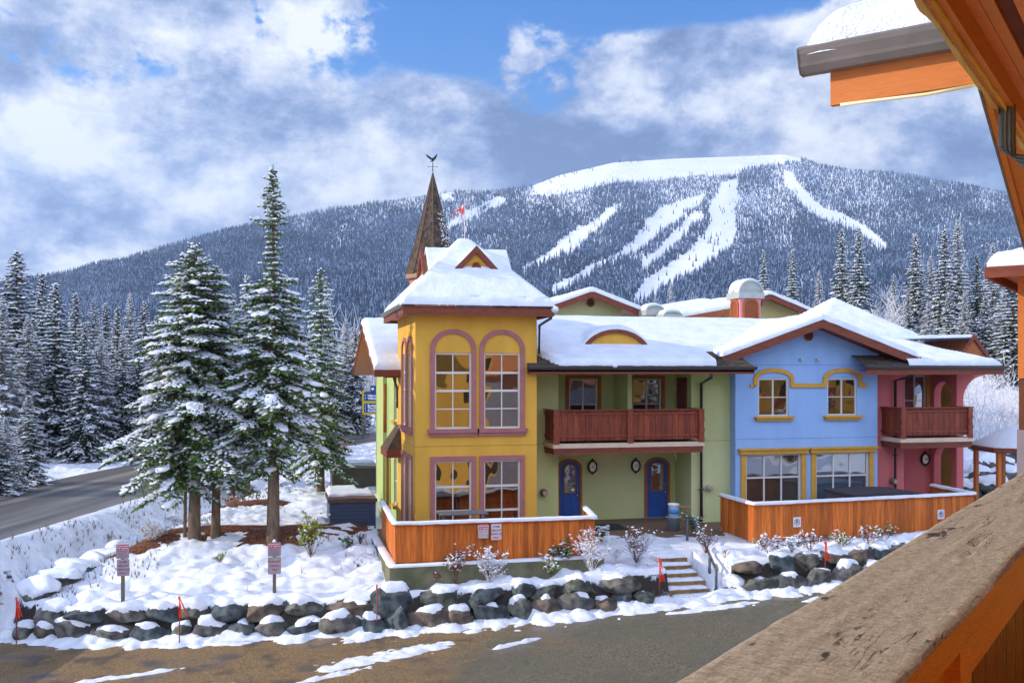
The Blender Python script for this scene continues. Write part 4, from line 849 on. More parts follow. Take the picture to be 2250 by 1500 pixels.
def balcony(parent, x0, x1, y0, y1, zf, top, nb, posts, seed):
    """carved alpine balustrade: boards with scalloped feet, turned-look posts, rails"""
    o = MB(); o.box(x0, x1, y0, y1, zf - .22, zf - .02); o.box(x0 + .02, x1 - .02, y0 + .02, y1, zf - .34, zf - .22); b = o.build('balcony', M_brown, parent)
    mb = MB(); mb.box(x0 - .03, x1 + .03, y0 - .03, y0 - .002, zf - .13, zf + .02); mb.box(x0 - .03, x0 - .002, y0 - .002, y1, zf - .13, zf + .02); mb.box(x1 + .002, x1 + .03, y0 - .002, y1, zf - .13, zf + .02); mb.build('cream_band', M_cream, b)
    mb = MB(); rr = random.Random(seed)
    def boards(T, u0, u1):
        n = max(2, int((u1 - u0) / .2)); w = (u1 - u0) / n
        for i in range(n):
            a, c = u0 + i * w + .006, u0 + (i + 1) * w - .006; m_ = (a + c) / 2; z0, z1 = zf + .09, top - .05; e = rr.uniform(-.004, .004)
            poly = [(a, z0 + .05), (a + .03, z0), (m_ - .02, z0 + .012), (m_, z0 + .045), (m_ + .02, z0 + .012), (c - .03, z0), (c, z0 + .05), (c, z1), (a, z1)]
            k = len(poly); mb.add([T((p, .0 + e, q)) for p, q in poly] + [T((p, -.025 + e, q)) for p, q in poly], [list(range(k)), [k + j for j in range(k)][::-1]] + [(j, (j + 1) % k, k + (j + 1) % k, k + j) for j in range(k)])
    boards(FrontF(y0 + .035), x0 + .06, x1 - .06); boards(LeftF(x0 + .035), -y1, -y0 - .06); boards(lambda p: (x1 - .035 + p[1], p[0], p[2]), y0 + .06, y1)
    mb.build('balustrade_boards', M_balc, b)
    mb = MB()
    for z in (top - .17, zf + .22): mb.box(x0, x1, y0 - .015, y0 + .008, z, z + .05); mb.box(x0 - .015, x0 + .008, y0 + .01, y1, z, z + .05)
    mb.box(x0 - .03, x1 + .03, y0 - .04, y0 + .08, top - .045, top); mb.box(x0 - .03, x0 + .08, y0 + .08, y1, top - .045, top); mb.box(x1 - .08, x1 + .03, y0 + .08, y1, top - .045, top); mb.build('balcony_rail', M_balc, b)
    for u in posts:
        mb = MB(); H = top - zf; prof = [(0, .10), (.1, .10), (.16, .085), (.3, .085), (.38, .11), (.5, .075), (.62, .075), (.72, .105), (.80, .085), (1, .09)]
        vs = []
        for f, w in prof:
            z = zf + .0 + (H - .05) * f; vs += [(u - w, y0 - .05, z), (u + w, y0 - .05, z), (u + w, y0 + .03, z), (u - w, y0 + .03, z)]
        k = len(prof); mb.add(vs, [(0, 1, 2, 3), ((k - 1) * 4, (k - 1) * 4 + 1, (k - 1) * 4 + 2, (k - 1) * 4 + 3)] + [(i * 4 + j, i * 4 + (j + 1) % 4, (i + 1) * 4 + (j + 1) % 4, (i + 1) * 4 + j) for i in range(k - 1) for j in range(4)]); mb.build('balcony_post', M_balc, b)
    # cut-out drops and hearts
    mb = MB(FrontF(y0 + .012)); n = max(2, int((x1 - x0 - .12) / .2)); w = (x1 - x0 - .12) / n
    def drop(u, z, s):
        P = [(u, z - s * 1.5)] + [(u + math.cos(t) * s, z + math.sin(t) * s) for t in [-.5 + i * .52 for i in range(8)]]
        mb.add([(a, 0, c) for a, c in P], [list(range(len(P)))])
    cz = (zf + top) / 2 - .06
    for c0 in ([.25, .72] if x1 - x0 > 4 else [.5]):
        i0 = int(n * c0)
        for k_, cnt in ((-1, 3), (0, 5), (1, 3)):
            u = x0 + .06 + (i0 + k_ + .5) * w
            for j in range(cnt): drop(u, cz + (j - (cnt - 1) / 2) * .085, .014)
    for i in ([2, 3, 4, 5, 12, 13, 14, 19, 20] if x1 - x0 > 4 else [1, 2, 3, 12]):
        if i < n: drop(x0 + .06 + (i + .5) * w, top - .105, .026)
    mb.build('carved_holes', M_dark, b, fix=False)
    return b
def X(px, py, Y): return atY(px, py, Y).x
def Z(px, py, Y): return atY(px, py, Y).z

# ---------------------------------------------------------------- yellow tower house
def yellow_house():
    x0, x1, y0, y1, zb, zt = 4.10, 7.93, 29.7, 34.2, 1.3, 8.98
    h = thing('tower_house', 'yellow tower house with pyramid roof, mauve arched windows and a gablet', 'house', (6.0, 31.9, 1.8)); T = FrontF(y0); TL = LeftF(x0)
    ux = lambda p, q=860: X(p, q, y0); uz = lambda p, q: Z(p, q, y0)
    w_up = [(ux(955), ux(1036)), (ux(1063), ux(1143))]; zu0, zu1 = uz(1000, 942), uz(1000, 775); zl0, zl1 = 1.95, uz(1000, 1012)
    holes = [(a, b, zu0, zu1) for a, b in w_up] + [(a, b, zl0, zl1) for a, b in w_up]
    sy = [(30.35, 31.35), (31.75, 32.75)]; hl = [(-b, -a, zu0, zu1) for a, b in sy] + [(-b, -a, zl0, zl1) for a, b in sy]
    mb = MB(); wall(mb, T, x0, x1, zb, zt, holes); wall(mb, TL, -y1, -y0, zb, zt, hl)
    wall(mb, lambda p: (x1, p[0], p[2]), y0, y1, zb, zt); wall(mb, lambda p: (p[0], y1, p[2]), x0, x1, zb, zt)
    mb.build('wall', M_yellow, h, fix=False)
    mb = MB(); mb.box(x0 - .004, x1 + .004, y0 - .004, y0 + .01, 4.755, 4.772); mb.box(x0 - .004, x0 + .01, y0 + .01, y1, 4.755, 4.772); mb.build('expansion_joint', mat('yellow_joint', (.34, .19, .03)), h)
    def trim(T, a, b, z0_, z1_, zt_, w, name='window_trim'):
        mb = MB(T); g = w / 2
        if zt_: mb.band([(a - g, z0_)] + arch_pts(a - g, b + g, z1_ + .12, zt_ - z1_ - .12, 22) + [(b + g, z0_)], w, -.0, .05)
        else: mb.band([(a - g, z0_), (a - g, z1_ + g), (b + g, z1_ + g), (b + g, z0_)], w, -.0, .05)
        mb.build(name, M_mauve, h)
        mb = MB(T); mb.box(a - w - .08, b + w + .08, -.0, .12, z0_ - .12, z0_); mb.box(a - w - .03, b + w + .03, -.0, .08, z0_ - .22, z0_ - .12); mb.build('window_sill', M_mauve, h)
    for i, (a, b) in enumerate(w_up):
        window(T, h, a, b, zu0, zu1, 2, 4, heavy=(1, 2), mw=.032, blind_rows=[(0, .27, 'brown'), (.27, 1, 'room')]); trim(T, a, b, zu0, zu1, uz(1000, 728), .14)
        window(T, h, a, b, zl0, zl1, 2, 3, heavy=(0, 1), mw=.032, blind_rows=[(0, .4, 'brown'), (.4, 1, 'room')]); trim(T, a, b, zl0, zl1, None, .14)
    for a, b in sy:
        window(TL, h, -b, -a, zu0, zu1, 2, 4, heavy=(1, 2)); trim(TL, -b, -a, zu0, zu1, uz(1000, 740), .12); window(TL, h, -b, -a, zl0, zl1, 2, 3, heavy=(0, 1)); trim(TL, -b, -a, zl0, zl1, None, .12)
    # roof
    ex0, ex1, ey0, ey1, ze = 3.66, 8.36, 29.2, 34.7, 9.06; cx, cy, za = 6.02, 31.95, 11.45; sl = (za - ze) / (cy - ey0); slx = (za - ze) / ((ex1 - ex0) / 2)
    pyr = lambda Xa, Ya: np.minimum(ze + (np.minimum(Ya - ey0, ey1 - Ya)) * sl, ze + np.minimum(Xa - ex0, ex1 - Xa) * slx)
    def hf(Xa, Ya):
        z = np.minimum(pyr(Xa, Ya), 11.26); sg = np.where((Xa > 4.74) & (Xa < 7.50), 10.98 - np.abs(Ya - 32) * 1.0, 0); fg = np.where(Ya > 30.62, 10.86 - np.abs(Xa - 6.16) * 1.02, 0)
        return np.maximum.reduce([z, sg, fg])
    mb = MB(); xs = np.unique(np.concatenate([np.linspace(ex0, ex1, 40), [4.739, 4.741, 7.499, 7.501]])); ys = np.unique(np.concatenate([np.linspace(ey0, ey1, 44), [30.619, 30.621]])); Xg, Yg = np.meshgrid(xs, ys, indexing='ij'); Zg = hf(Xg, Yg) - .01
    I = np.arange(Xg.size).reshape(Xg.shape); Fq = np.stack([I[:-1, :-1], I[1:, :-1], I[1:, 1:], I[:-1, 1:]], -1).reshape(-1, 4)
    rf = mesh_obj('roof', np.stack([Xg, Yg, Zg], -1).reshape(-1, 3), Fq, M_shingle, h)
    mb = MB(); mb.box(ex0 + .05, ex1 - .05, ey0 + .05, ey1 - .05, ze - .2, ze - .17); mb.build('soffit', M_orangew, h)
    mb = MB(); fascia_box(mb, ex0, ex1, ey0, ey1, ze - .30, ze - .03, .05); mb.build('fascia', M_brown, h)
    mb = MB(); shingles(mb, ex0 - .02, ex1 + .02, ey0 - .05, ey0 + .16, lambda a, b: ze - .03 + max(0, b - ey0) * .5, .22, .11); mb.build('eave_shingles', M_shingle, rf, fix=False)
    mb = MB(); gutter(mb, (ex0 - .0, ey1, ze - .10), (ex0 - .0, ey0, ze - .10), .12); mb.build('gutter', M_ggut, h)
    hs = lambda a, b: hf(a, b)
    snow_blanket('roof_snow', (ex0 + .0, ex1 - .0, ey0 + .0, ey1), hs, .17, rf, r=.16, step=.075, seed=3, extra_x=(4.73, 4.75, 7.49, 7.51), extra_y=(30.61, 30.63), lump=.012)
    mb = MB(); mb.lathe((ex1 + .02, ey0 + .02, ze - .1), [(.02, -.1), (.1, -.06), (.13, .02), (.1, .1), (.02, .13)], 12); mb.build('snow_lump', M_snow, h, True)
    # gablet faces
    yy = 30.56; mb = MB(); mb.prism([(5.46, 10.08), (6.86, 10.08), (6.16, 10.84)], 'y', yy, yy + .05); g = mb.build('gablet', M_yellow, h)
    mb = MB(FrontF(yy)); mb.band([(5.33, 10.06), (6.16, 10.93), (6.99, 10.06)], .17, .0, .12); mb.band([(5.36, 10.02), (6.96, 10.02)], .12, .0, .06); mb.build('gablet_trim', M_brown, g); round_vent(FrontF(yy - .02), 6.16, 10.40, .15, g, M_otrim, M_otrim)
    mb = MB(lambda p: (4.66 - p[1], p[0], p[2])); mb.band([(31.05, 10.02), (32.0, 10.98), (32.95, 10.02)], .15, .0, .1); g2 = mb.build('gablet_trim', M_brown, h)
    mb = MB(); mb.prism([(31.15, 10.1), (32.85, 10.1), (32, 10.92)], 'x', 4.68, 4.72); mb.build('gablet', M_orangew, h)
    downspout([(8.30, 29.32, 8.88), (8.30, 29.34, 8.72), (8.0, 29.63, 8.50), (7.985, 29.64, 7.6)], h)
    # small shingled porch roof on the side
    mb = MB(); mb.add([(3.6, 33.0, 4.42), (3.6, 34.9, 4.42), (4.09, 34.9, 4.42), (4.09, 33.0, 4.42), (4.09, 33.35, 5.22), (4.09, 34.5, 5.22)], [(0, 1, 2, 3), (0, 4, 3), (1, 2, 5), (0, 1, 5, 4)]); sc_ = mb.build('side_canopy', M_cedar, h); mb = MB(); mb.box(3.58, 3.64, 32.98, 34.92, 4.16, 4.42); mb.box(3.64, 4.09, 32.98, 33.03, 4.16, 4.42); mb.build('canopy_fascia', M_brown, sc_)
    return h
yellow_house()

# ---------------------------------------------------------------- green wing behind the tower
def green_wing():
    h = thing('green_house', 'lime green house wing with snowy gable roof left of the yellow tower', 'house', (6, 38, 1.8)); xw = 4.2; T = LeftF(xw)
    holes = [(-36.2, -35.4, 5.25, 6.75), (-40.2, -39.4, 5.25, 6.75), (-36.2, -35.4, 2.2, 3.9), (-40.2, -39.4, 2.2, 3.9), (-38.4, -37.3, 1.85, 4.1)]
    mb = MB(); wall(mb, T, -43, -34.2, 1.2, 7.35, holes); wall(mb, FrontF(34.2), 4.2, 4.4, 1.2, 7.3); mb.prism([(34.2, 7.35), (43, 7.35), (38.4, 8.95)], 'x', 4.22, 4.4)
    wall(mb, lambda p: (p[0], 43, p[2]), 4.2, 14, 1.2, 7.3); mb.box(4.05, 4.2, 38.6, 41.2, 1.2, 7.2); mb.build('wall', mat('lime_stucco', (.40, .50, .20), (.36, .45, .18), 1, .9, .2, 90), h, fix=False)
    for a, b, c, d in holes[:4]:
        window(T, h, a, b, c, d, 2, 2); mb = MB(T); mb.box(a - .1, b + .1, 0, .12, c - .1, c); mb.build('window_sill', M_ytrim, h); mb = MB(T); mb.box(a - .08, b + .08, 0, .05, d, d + .12); mb.build('window_lintel', M_ytrim, h)
    mb = MB(T); mb.box(-38.4, -37.3, -.14, -.08, 1.85, 4.1); mb.build('door', M_dark, h); mb = MB(T); mb.band([(-38.45, 1.85)] + arch_pts(-38.45, -37.25, 4.1, .35) + [(-37.25, 1.85)], .12, 0, .05); mb.build('door_frame', M_ytrim, h)
    mb = MB(T); mb.tube([(-38.2, .12, 4.7), (-38.2, .12, 6.6)], .07, 8); mb.lathe((0, 0, 0), [(0.001, 0), (.001, .001)], 3); mb.build('wooden_ornament', M_otrim, h, True)
    ry, rz, ey0, ey1, ez, ex = 38.2, 8.95, 33.3, 43.2, 7.12, 3.2; k0 = (rz - ez) / (ry - ey0); k1 = (rz - ez) / (ey1 - ry)
    hf = lambda Xa, Ya: np.where(Ya < ry, ez + (Ya - ey0) * k0, ez + (ey1 - Ya) * k1)
    mb = MB(); mb.prism([(ey0, ez), (ry, rz), (ey1, ez), (ey1, ez - .2), (ry, rz - .22), (ey0, ez - .2)], 'x', ex + .04, 14); rf = mb.build('roof', M_orangew, h)
    mb = MB(); mb.prism([(ey0, ez - .24), (ey0, ez), (ry, rz), (ey1, ez), (ey1, ez - .24), (ry, rz - .26)], 'x', ex, ex + .04); mb.prism([(ey0 - .04, ez - .24), (ey0, ez - .24), (ey0, ez), (ey0 - .04, ez)], 'x', ex, 4.3); mb.build('fascia', M_brown, h)
    snow_blanket('roof_snow', (ex - .02, 12, ey0, ey1), hf, .22, rf, r=.2, step=.15, seed=8)
    # lower porch roof next to the tower
    mb = MB(); mb.prism([(33.6, 7.02), (35.4, 7.5), (35.4, 7.3), (33.6, 6.85)], 'x', 3.55, 4.2); mb.build('side_roof', M_brown, h); snow_blanket('side_roof_snow', (3.55, 4.12, 33.6, 35.2), lambda a, b: 7.03 + (b - 33.6) * .26, .16, h, r=.12, step=.1, seed=4)
    downspout([(3.9, 33.7, 6.9), (4.0, 33.9, 6.6), (4.08, 34.1, 6.45), (4.08, 34.1, 5.8)], h)
green_wing()

# ---------------------------------------------------------------- green house
def green_house():
    h = thing('green_house', 'sage green townhouse with carved balcony and two arched blue doors', 'house', (11.5, 31.4, 1.85)); yf, yb = 31.4, 32.85
    xl, xr = 7.93, X(1603, 900, 31.45); ra, rb = X(1227, 1050, yf), X(1519, 1050, yf); zc = 7.05; T = FrontF(yf); TB = FrontF(yb); fl = 4.75
    mb = MB(); wall(mb, T, xl, ra, 1.3, zc); wall(mb, T, rb, xr, 1.3, zc); wall(mb, T, ra, rb, 7.0, zc + .25); wall(mb, T, ra, rb, fl - .3, fl)
    wb = X(1389, 850, yf); pa = X(1379, 850, yf)
    hx = [(X(1250, 870, yb), X(1313, 870, yb)), (X(1390, 870, yb), X(1453, 870, yb))]; hz = (5.0, Z(1280, 832, yb))
    dx = [(X(1228, 1080, yb), X(1274, 1080, yb)), (X(1420, 1080, yb), X(1467, 1080, yb))]; dz1 = Z(1443, 1009, yb)
    wall(mb, TB, ra, rb, 1.3, zc, [(a, b, *hz) for a, b in hx] + [(a, b, 1.86, dz1 - .26) for a, b in dx])
    for x in (ra, rb): mb.add([(x, yf, 1.3), (x, yb, 1.3), (x, yb, zc), (x, yf, zc)], [(0, 1, 2, 3)])
    mb.box(pa, wb, yf, yb, fl, zc); mb.box(ra, rb, yf, yb, fl - .25, fl); mb.box(ra, rb, yf + .01, yb, 6.98, zc)
    mb.build('wall', M_green, h, fix=False)
    mb = MB(); mb.box(xl, X(1210, 960, yf), yf - .004, yf + .005, 4.66, 4.675); mb.box(X(1550, 960, yf), xr, yf - .004, yf + .005, 4.66, 4.675); mb.build('expansion_joint', mat('green_joint', (.14, .17, .08)), h)
    for i, (a, b) in enumerate(hx):
        window(TB, h, a, b, hz[0], hz[1], 2, 2, casement=True, blind='room'); mb = MB(TB); mb.band([(a - .06, 4.9), (a - .06, hz[1] + .06), (b + .06, hz[1] + .06), (b + .06, 4.9)], .12, 0, .05); mb.build('window_trim', M_otrim, h)
    for i, (a, b) in enumerate(dx): arched_door(FrontF(yb - .01), a + .02, b - .02, 1.87, dz1, h)
    lz = Z(1300, 1025, yb); lamp(FrontF(yb), X(1301, 1025, yb), lz, h, '42'); lamp(FrontF(yb), X(1396, 1023, yb), lz, h, '43')
    u = X(1486, 855, yf + .6); mb = MB(); ys_ = (yf + .35, yf + 1.15); mb.box(rb - .05, rb - .004, ys_[0], ys_[1], 4.78, 6.85); mb.build('balcony_door', mat('balcony_door', (.15, .03, .02)), h)
    mb = MB(TB); mb.lathe((X(1487, 853, yb), .0, Z(1487, 853, yb)), [(.09, 0), (.1, .05), (.07, .09)], 14, 'y'); mb.build('wall_lamp', M_lampw, h, True)
    b = balcony(h, X(1217, 940, 30.2), X(1545, 940, 30.2), 30.2, 31.4, 4.72, 5.83, 22, [X(1222, 940, 30.2), X(1384, 940, 30.2), X(1541, 940, 30.2)], 3)
    wall_vent(T, X(1193, 1081, yf), Z(1193, 1081, yf), .12, h); wall_vent(T, X(1556, 1071, yf), Z(1556, 1071, yf), .11, h, mat('vent_green', (.40, .42, .33), rough=.5))
    # roof
    ex0, ex1, ey0, ez, ry, rz = 7.62, X(1658, 803, 29.4), 29.4, 7.20, 34.5, 8.92; k = (rz - ez) / (ry - ey0)
    hf = lambda Xa, Ya: np.where(Ya < ry, ez + (Ya - ey0) * k, rz - (Ya - ry) * k)
    mb = MB(); mb.prism([(ey0, ez), (ry, rz), (39.6, ez), (39.6, ez - .15), (ey0, ez - .15)], 'x', 7.94, ex1 - 1.4); mb.prism([(31.2, ez + 1.8 * k), (ry, rz), (39.6, ez), (39.6, ez - .1), (31.2, ez - .1)], 'x', ex1 - 1.4, 21); mb.prism([(ey0, ez), (29.72, ez + .1), (29.72, ez - .1), (ey0, ez - .15)], 'x', ex0, 7.94)
    mb.prism([(ey0, ez), (31.2, ez + .6), (31.2, ez - .15), (ey0, ez - .15)], 'x', ex1 - 1.4, ex1); rf = mb.build('roof', M_shingle, h)
    mb = MB(); shingles(mb, ex0, ex1, ey0 + .02, ey0 + .4, lambda a, b: ez + (b - ey0) * k, .25, .13); shingles(mb, 7.95, 8.7, ey0 + .4, 31.3, lambda a, b: ez + (b - ey0) * k, .25, .14); shingles(mb, ex1 - 1.5, ex1, ey0 + .4, 31.0, lambda a, b: ez + (b - ey0) * k, .25, .14); mb.build('shingle_courses', M_shingle, rf, fix=False)
    mb = MB(); mb.box(ex0, ex1, ey0, ey0 + .04, ez - .22, ez - .02); mb.box(ex0, ex0 + .04, ey0 + .04, 29.69, ez - .22, ez - .02); mb.box(ex1 - .04, ex1, ey0 + .04, 31.0, ez - .22, ez - .02); mb.build('fascia', M_brown, h)
    mb = MB(); mb.box(ex0 + .04, ex1 - .04, ey0 + .04, 29.69, ez - .2, ez - .17); mb.box(7.94, ex1 - .04, 29.69, 31.39, ez - .2, ez - .17); mb.build('soffit', M_lgreen, h)
    mb = MB(); gutter(mb, (ex0 - .05, ey0 - .0, ez - .09), (ex1 + .05, ey0 - .0, ez - .09), .12); mb.build('gutter', M_gutter, h)
    # eyebrow dormer
    da, db, yd = X(1285, 748, 31.2), X(1418, 748, 31.2), 31.2; dc = (da + db) / 2; hw = (db - da) / 2; zb = ez + (yd - ey0) * k + .1; dh = .60
    eb = lambda Xa, Ya: np.where((Ya > yd - .02) & (np.abs(Xa - dc) < hw * 1.9), zb - .1 + dh * np.exp(-((Xa - dc) / (hw * .86)) ** 2 * 1.25) * 1.08 - (0), -9)
    hs = lambda Xa, Ya: np.maximum(hf(Xa, Ya), eb(Xa, Ya))
    def lens(u): return math.sqrt(max(0, 1 - (u / hw) ** 2)) if abs(u) < hw else 0
    eb2 = lambda Xa, Ya: np.where((Ya > yd - .02) & (np.abs(Xa - dc) < hw), zb - .06 + dh * np.sqrt(np.clip(1 - ((Xa - dc) / hw) ** 2, 0, 1)) ** 1.4, -9)
    hs = lambda Xa, Ya: np.where(((Xa > 13.95) & (Ya < 31.06)) | (Xa - 7.96 < (31.0 - Ya) * .42), hf(Xa, Ya) - .26, np.maximum(hf(Xa, Ya), eb2(Xa, Ya)))
    P = [(dc - hw * .93 * math.cos(math.pi * i / 24), zb - .1 + dh * .93 * math.sin(math.pi * i / 24) ** 1.4) for i in range(25)]
    mb = MB(); mb.prism(P, 'y', yd - .06, yd + .9); dm = mb.build('eyebrow_dormer', M_yellow, h)
    mb = MB(FrontF(yd - .05)); mb.band([(dc - hw * 1.02 * math.cos(math.pi * i / 24), zb - .08 + dh * .98 * math.sin(math.pi * i / 24) ** 1.4) for i in range(25)], .13, 0, .1); mb.build('dormer_trim', M_brown, dm)
    bx = X(1590, 790, 30.2)
    snow_blanket('roof_snow', (7.96, 21.0, ey0 + .06, 39.4), hs, .21, rf, r=.16, step=.085, seed=5, extra_y=(yd - .03, yd - .01), extra_x=(13.94, 13.96), wob=.05, lump=.012, cut=lambda Xa, Ya: ((Xa > 13.955) & (Ya < 31.05)) | (Xa - 7.96 < (31.0 - Ya) * .42 - .02))
    mb = MB(); c = atY(1350, 803, 29.35); mb.lathe((c.x, c.y, c.z), [(.02, -.1), (.10, -.05), (.12, .02), (.05, .1)], 10); mb.build('snow_lump', M_snow, h, True)
    a = atY(1563, 812, 29.45); b_ = atY(1541, 842, 31.3); downspout([a, a - Vector((0, 0, .25)), (b_.x, 31.3, b_.z), (b_.x, 31.3, 1.9)], h, .055)
green_house()

# ---------------------------------------------------------------- blue house
def blue_house():
    yf = 31.0; x0, x1 = X(1616, 900, yf), X(1928, 900, yf); T = FrontF(yf); h = thing('blue_house', 'sky blue townhouse with broad gable, ochre window trim and two vent lamps', 'house', ((x0 + x1) / 2, yf, 1.85))
    up = [(X(1666, 870, yf), X(1733, 870, yf)), (X(1818, 870, yf), X(1883, 870, yf))]; zu = (Z(1700, 914, yf), Z(1700, 831, yf)); lo = [(X(1638, 1050, yf), X(1760, 1050, yf)), (X(1792, 1050, yf), X(1909, 1050, yf))]; zl = (Z(1700, 1105, yf), Z(1700, 996, yf))
    xa, za, hwid, sl = 18.2, 8.86, 3.72, .345
    mb = MB(); wall(mb, T, x0, x1, 1.3, 7.35, [(a, b, *zu) for a, b in up] + [(a, b, *zl) for a, b in lo]); top = lambda x: za - .1 - abs(x - xa) * sl
    mb.add([T((x0, 0, 7.35)), T((x1, 0, 7.35)), T((x1, 0, top(x1))), T((xa, 0, top(xa))), T((x0, 0, top(x0)))], [(0, 1, 2, 3, 4)])
    mb.add([(x0, yf, 1.3), (x0, yf + 6, 1.3), (x0, yf + 6, top(x0)), (x0, yf, top(x0))], [(0, 1, 2, 3)]); mb.add([(x1, yf, 1.3), (x1, yf + 6, 1.3), (x1, yf + 6, top(x1)), (x1, yf, top(x1))], [(0, 1, 2, 3)]); mb.build('wall', M_blue, h, fix=False)
    mb = MB()
    for z in (4.72, 7.28): mb.box(x0, x1, yf - .004, yf + .005, z, z + .014)
    mb.build('expansion_joint', mat('blue_joint', (.10, .19, .42)), h)
    for a, b in up:
        window(T, h, a, b, *zu, 2, [.5], casement=True); mb = MB(T); mb.box(a - .16, b + .16, 0, .16, zu[0] - .07, zu[0]); mb.box(a - .1, b + .1, 0, .1, zu[0] - .16, zu[0] - .07); mb.build('window_sill', M_ytrim, h)
    zs = Z(1700, 847, yf); zt = Z(1700, 813, yf)
    path = [(X(1648, 847, yf), zs), (X(1661, 847, yf), zs)]
    for k, (a, b) in enumerate(up):
        A, B = a - .12, b + .12; path += [(A, zs)] + arch_pts(A, B, zs + .22, zt - zs - .22, 16) + [(B, zs)]
    path += [(X(1903, 847, yf), zs)]; mb = MB(T); mb.band(path, .14, 0, .06); mb.build('window_trim', M_ytrim, h)
    for k, (a, b) in enumerate(lo):
        window(T, h, a, b, *zl, 3, [.52], heavy=(0,), casement=True, fw=.07, blind_rows=[(0, .52, 'tan'), (.52, 1, 'tan')] if k == 0 else [(0, .5, 'blue'), (.5, 1, 'blue')])
        mb = MB(T); mb.band([(a - .09, zl[0]), (a - .09, zl[1])], .18, 0, .05); mb.band([(b + .09, zl[0]), (b + .09, zl[1])], .18, 0, .05); mb.box(a - .24, b + .24, 0, .12, zl[1] + .0, zl[1] + .13); mb.box(a - .3, b + .3, 0, .17, zl[1] + .13, zl[1] + .19); mb.box(a - .2, b + .2, 0, .07, zl[0] - .12, zl[0]); mb.build('window_trim', M_ytrim, h)
    round_vent(T, X(1776, 738, yf) , Z(1776, 738, yf), .18, h)
    for px in (1757, 1794):
        u, z = X(px, 790, yf), Z(px, 790, yf); mb = MB(T); mb.lathe((u, 0, z), [(.05, 0), (.05, .02), (.02, .05), (.035, .09), (.055, .17), (.05, .18)], 12, 'y'); mb.build('spot_lamp', mat('spot_grey', (.42, .43, .45), rough=.4), h, True)
    # gable roof
    ey0 = 30.15; xl, xr = xa - hwid, xa + hwid; ze = za - hwid * sl
    hf = lambda Xa, Ya: za - np.abs(Xa - xa) * sl
    mb = MB(); mb.prism([(xl, ze), (xa, za), (xr, ze), (xr, ze - .12), (xa, za - .12), (xl, ze - .12)], 'y', ey0 + .05, 36.5); rf = mb.build('roof', M_shingle, h)
    mb = MB(); mb.prism([(xl, ze), (xa, za), (xr, ze), (xr, ze - .30), (xa, za - .30), (xl, ze - .30)], 'y', ey0, ey0 + .05); mb.prism([(xl - .04, ze), (xl, ze), (xl, ze - .24), (xl - .04, ze - .24)], 'y', ey0, 32); mb.build('fascia', M_brown, h)
    mb = MB(); mb.prism([(xl + .1, ze - .20), (xa, za - .20), (xr - .1, ze - .20), (xr - .1, ze - .17), (xa, za - .17), (xl + .1, ze - .17)], 'y', ey0 + .05, yf - .01); mb.build('soffit', M_brown, h)
    mb = MB(); gutter(mb, (xl - .02, 31.6, ze - .12), (xl - .02, ey0, ze - .12), .12); gutter(mb, (xr + .02, ey0, ze - .12), (xr + .02, 31.2, ze - .12), .12); mb.build('gutter', M_gutter, h)
    snow_blanket('roof_snow', (xl - .02, xr, ey0 - .03, 36.5), hf, .22, rf, r=.17, step=.1, seed=12, wob=.03, lump=.015)
blue_house()

# ---------------------------------------------------------------- pink house
def arch_wall(mb, T, u0, u1, z0, z1, a0, a1, s0, s1, th):   # wall with an arched opening a0..a1, sill s0, spring s1
    rise = (a1 - a0) / 2; A = arch_pts(a0, a1, s1, rise, 14)
    for d in (0, -th):
        mb.add([T((u0, d, z0)), T((a0, d, z0)), T((a0, d, z1)), T((u0, d, z1))], [(0, 1, 2, 3)]); mb.add([T((a1, d, z0)), T((u1, d, z0)), T((u1, d, z1)), T((a1, d, z1))], [(0, 1, 2, 3)])
        mb.add([T((a0, d, z0)), T((a1, d, z0)), T((a1, d, s0)), T((a0, d, s0))], [(0, 1, 2, 3)])
        for p, q in zip(A, A[1:]): mb.add([T((p[0], d, p[1])), T((q[0], d, q[1])), T((q[0], d, z1)), T((p[0], d, z1))], [(0, 1, 2, 3)])
    ring = [(a0, s0)] + A + [(a1, s0)]
    for p, q in zip(ring, ring[1:] + ring[:1]): mb.add([T((p[0], 0, p[1])), T((q[0], 0, q[1])), T((q[0], -th, q[1])), T((p[0], -th, p[1]))], [(0, 1, 2, 3)])
    for u in (u0, u1): mb.add([T((u, 0, z0)), T((u, -th, z0)), T((u, -th, z1)), T((u, 0, z1))], [(0, 1, 2, 3)])
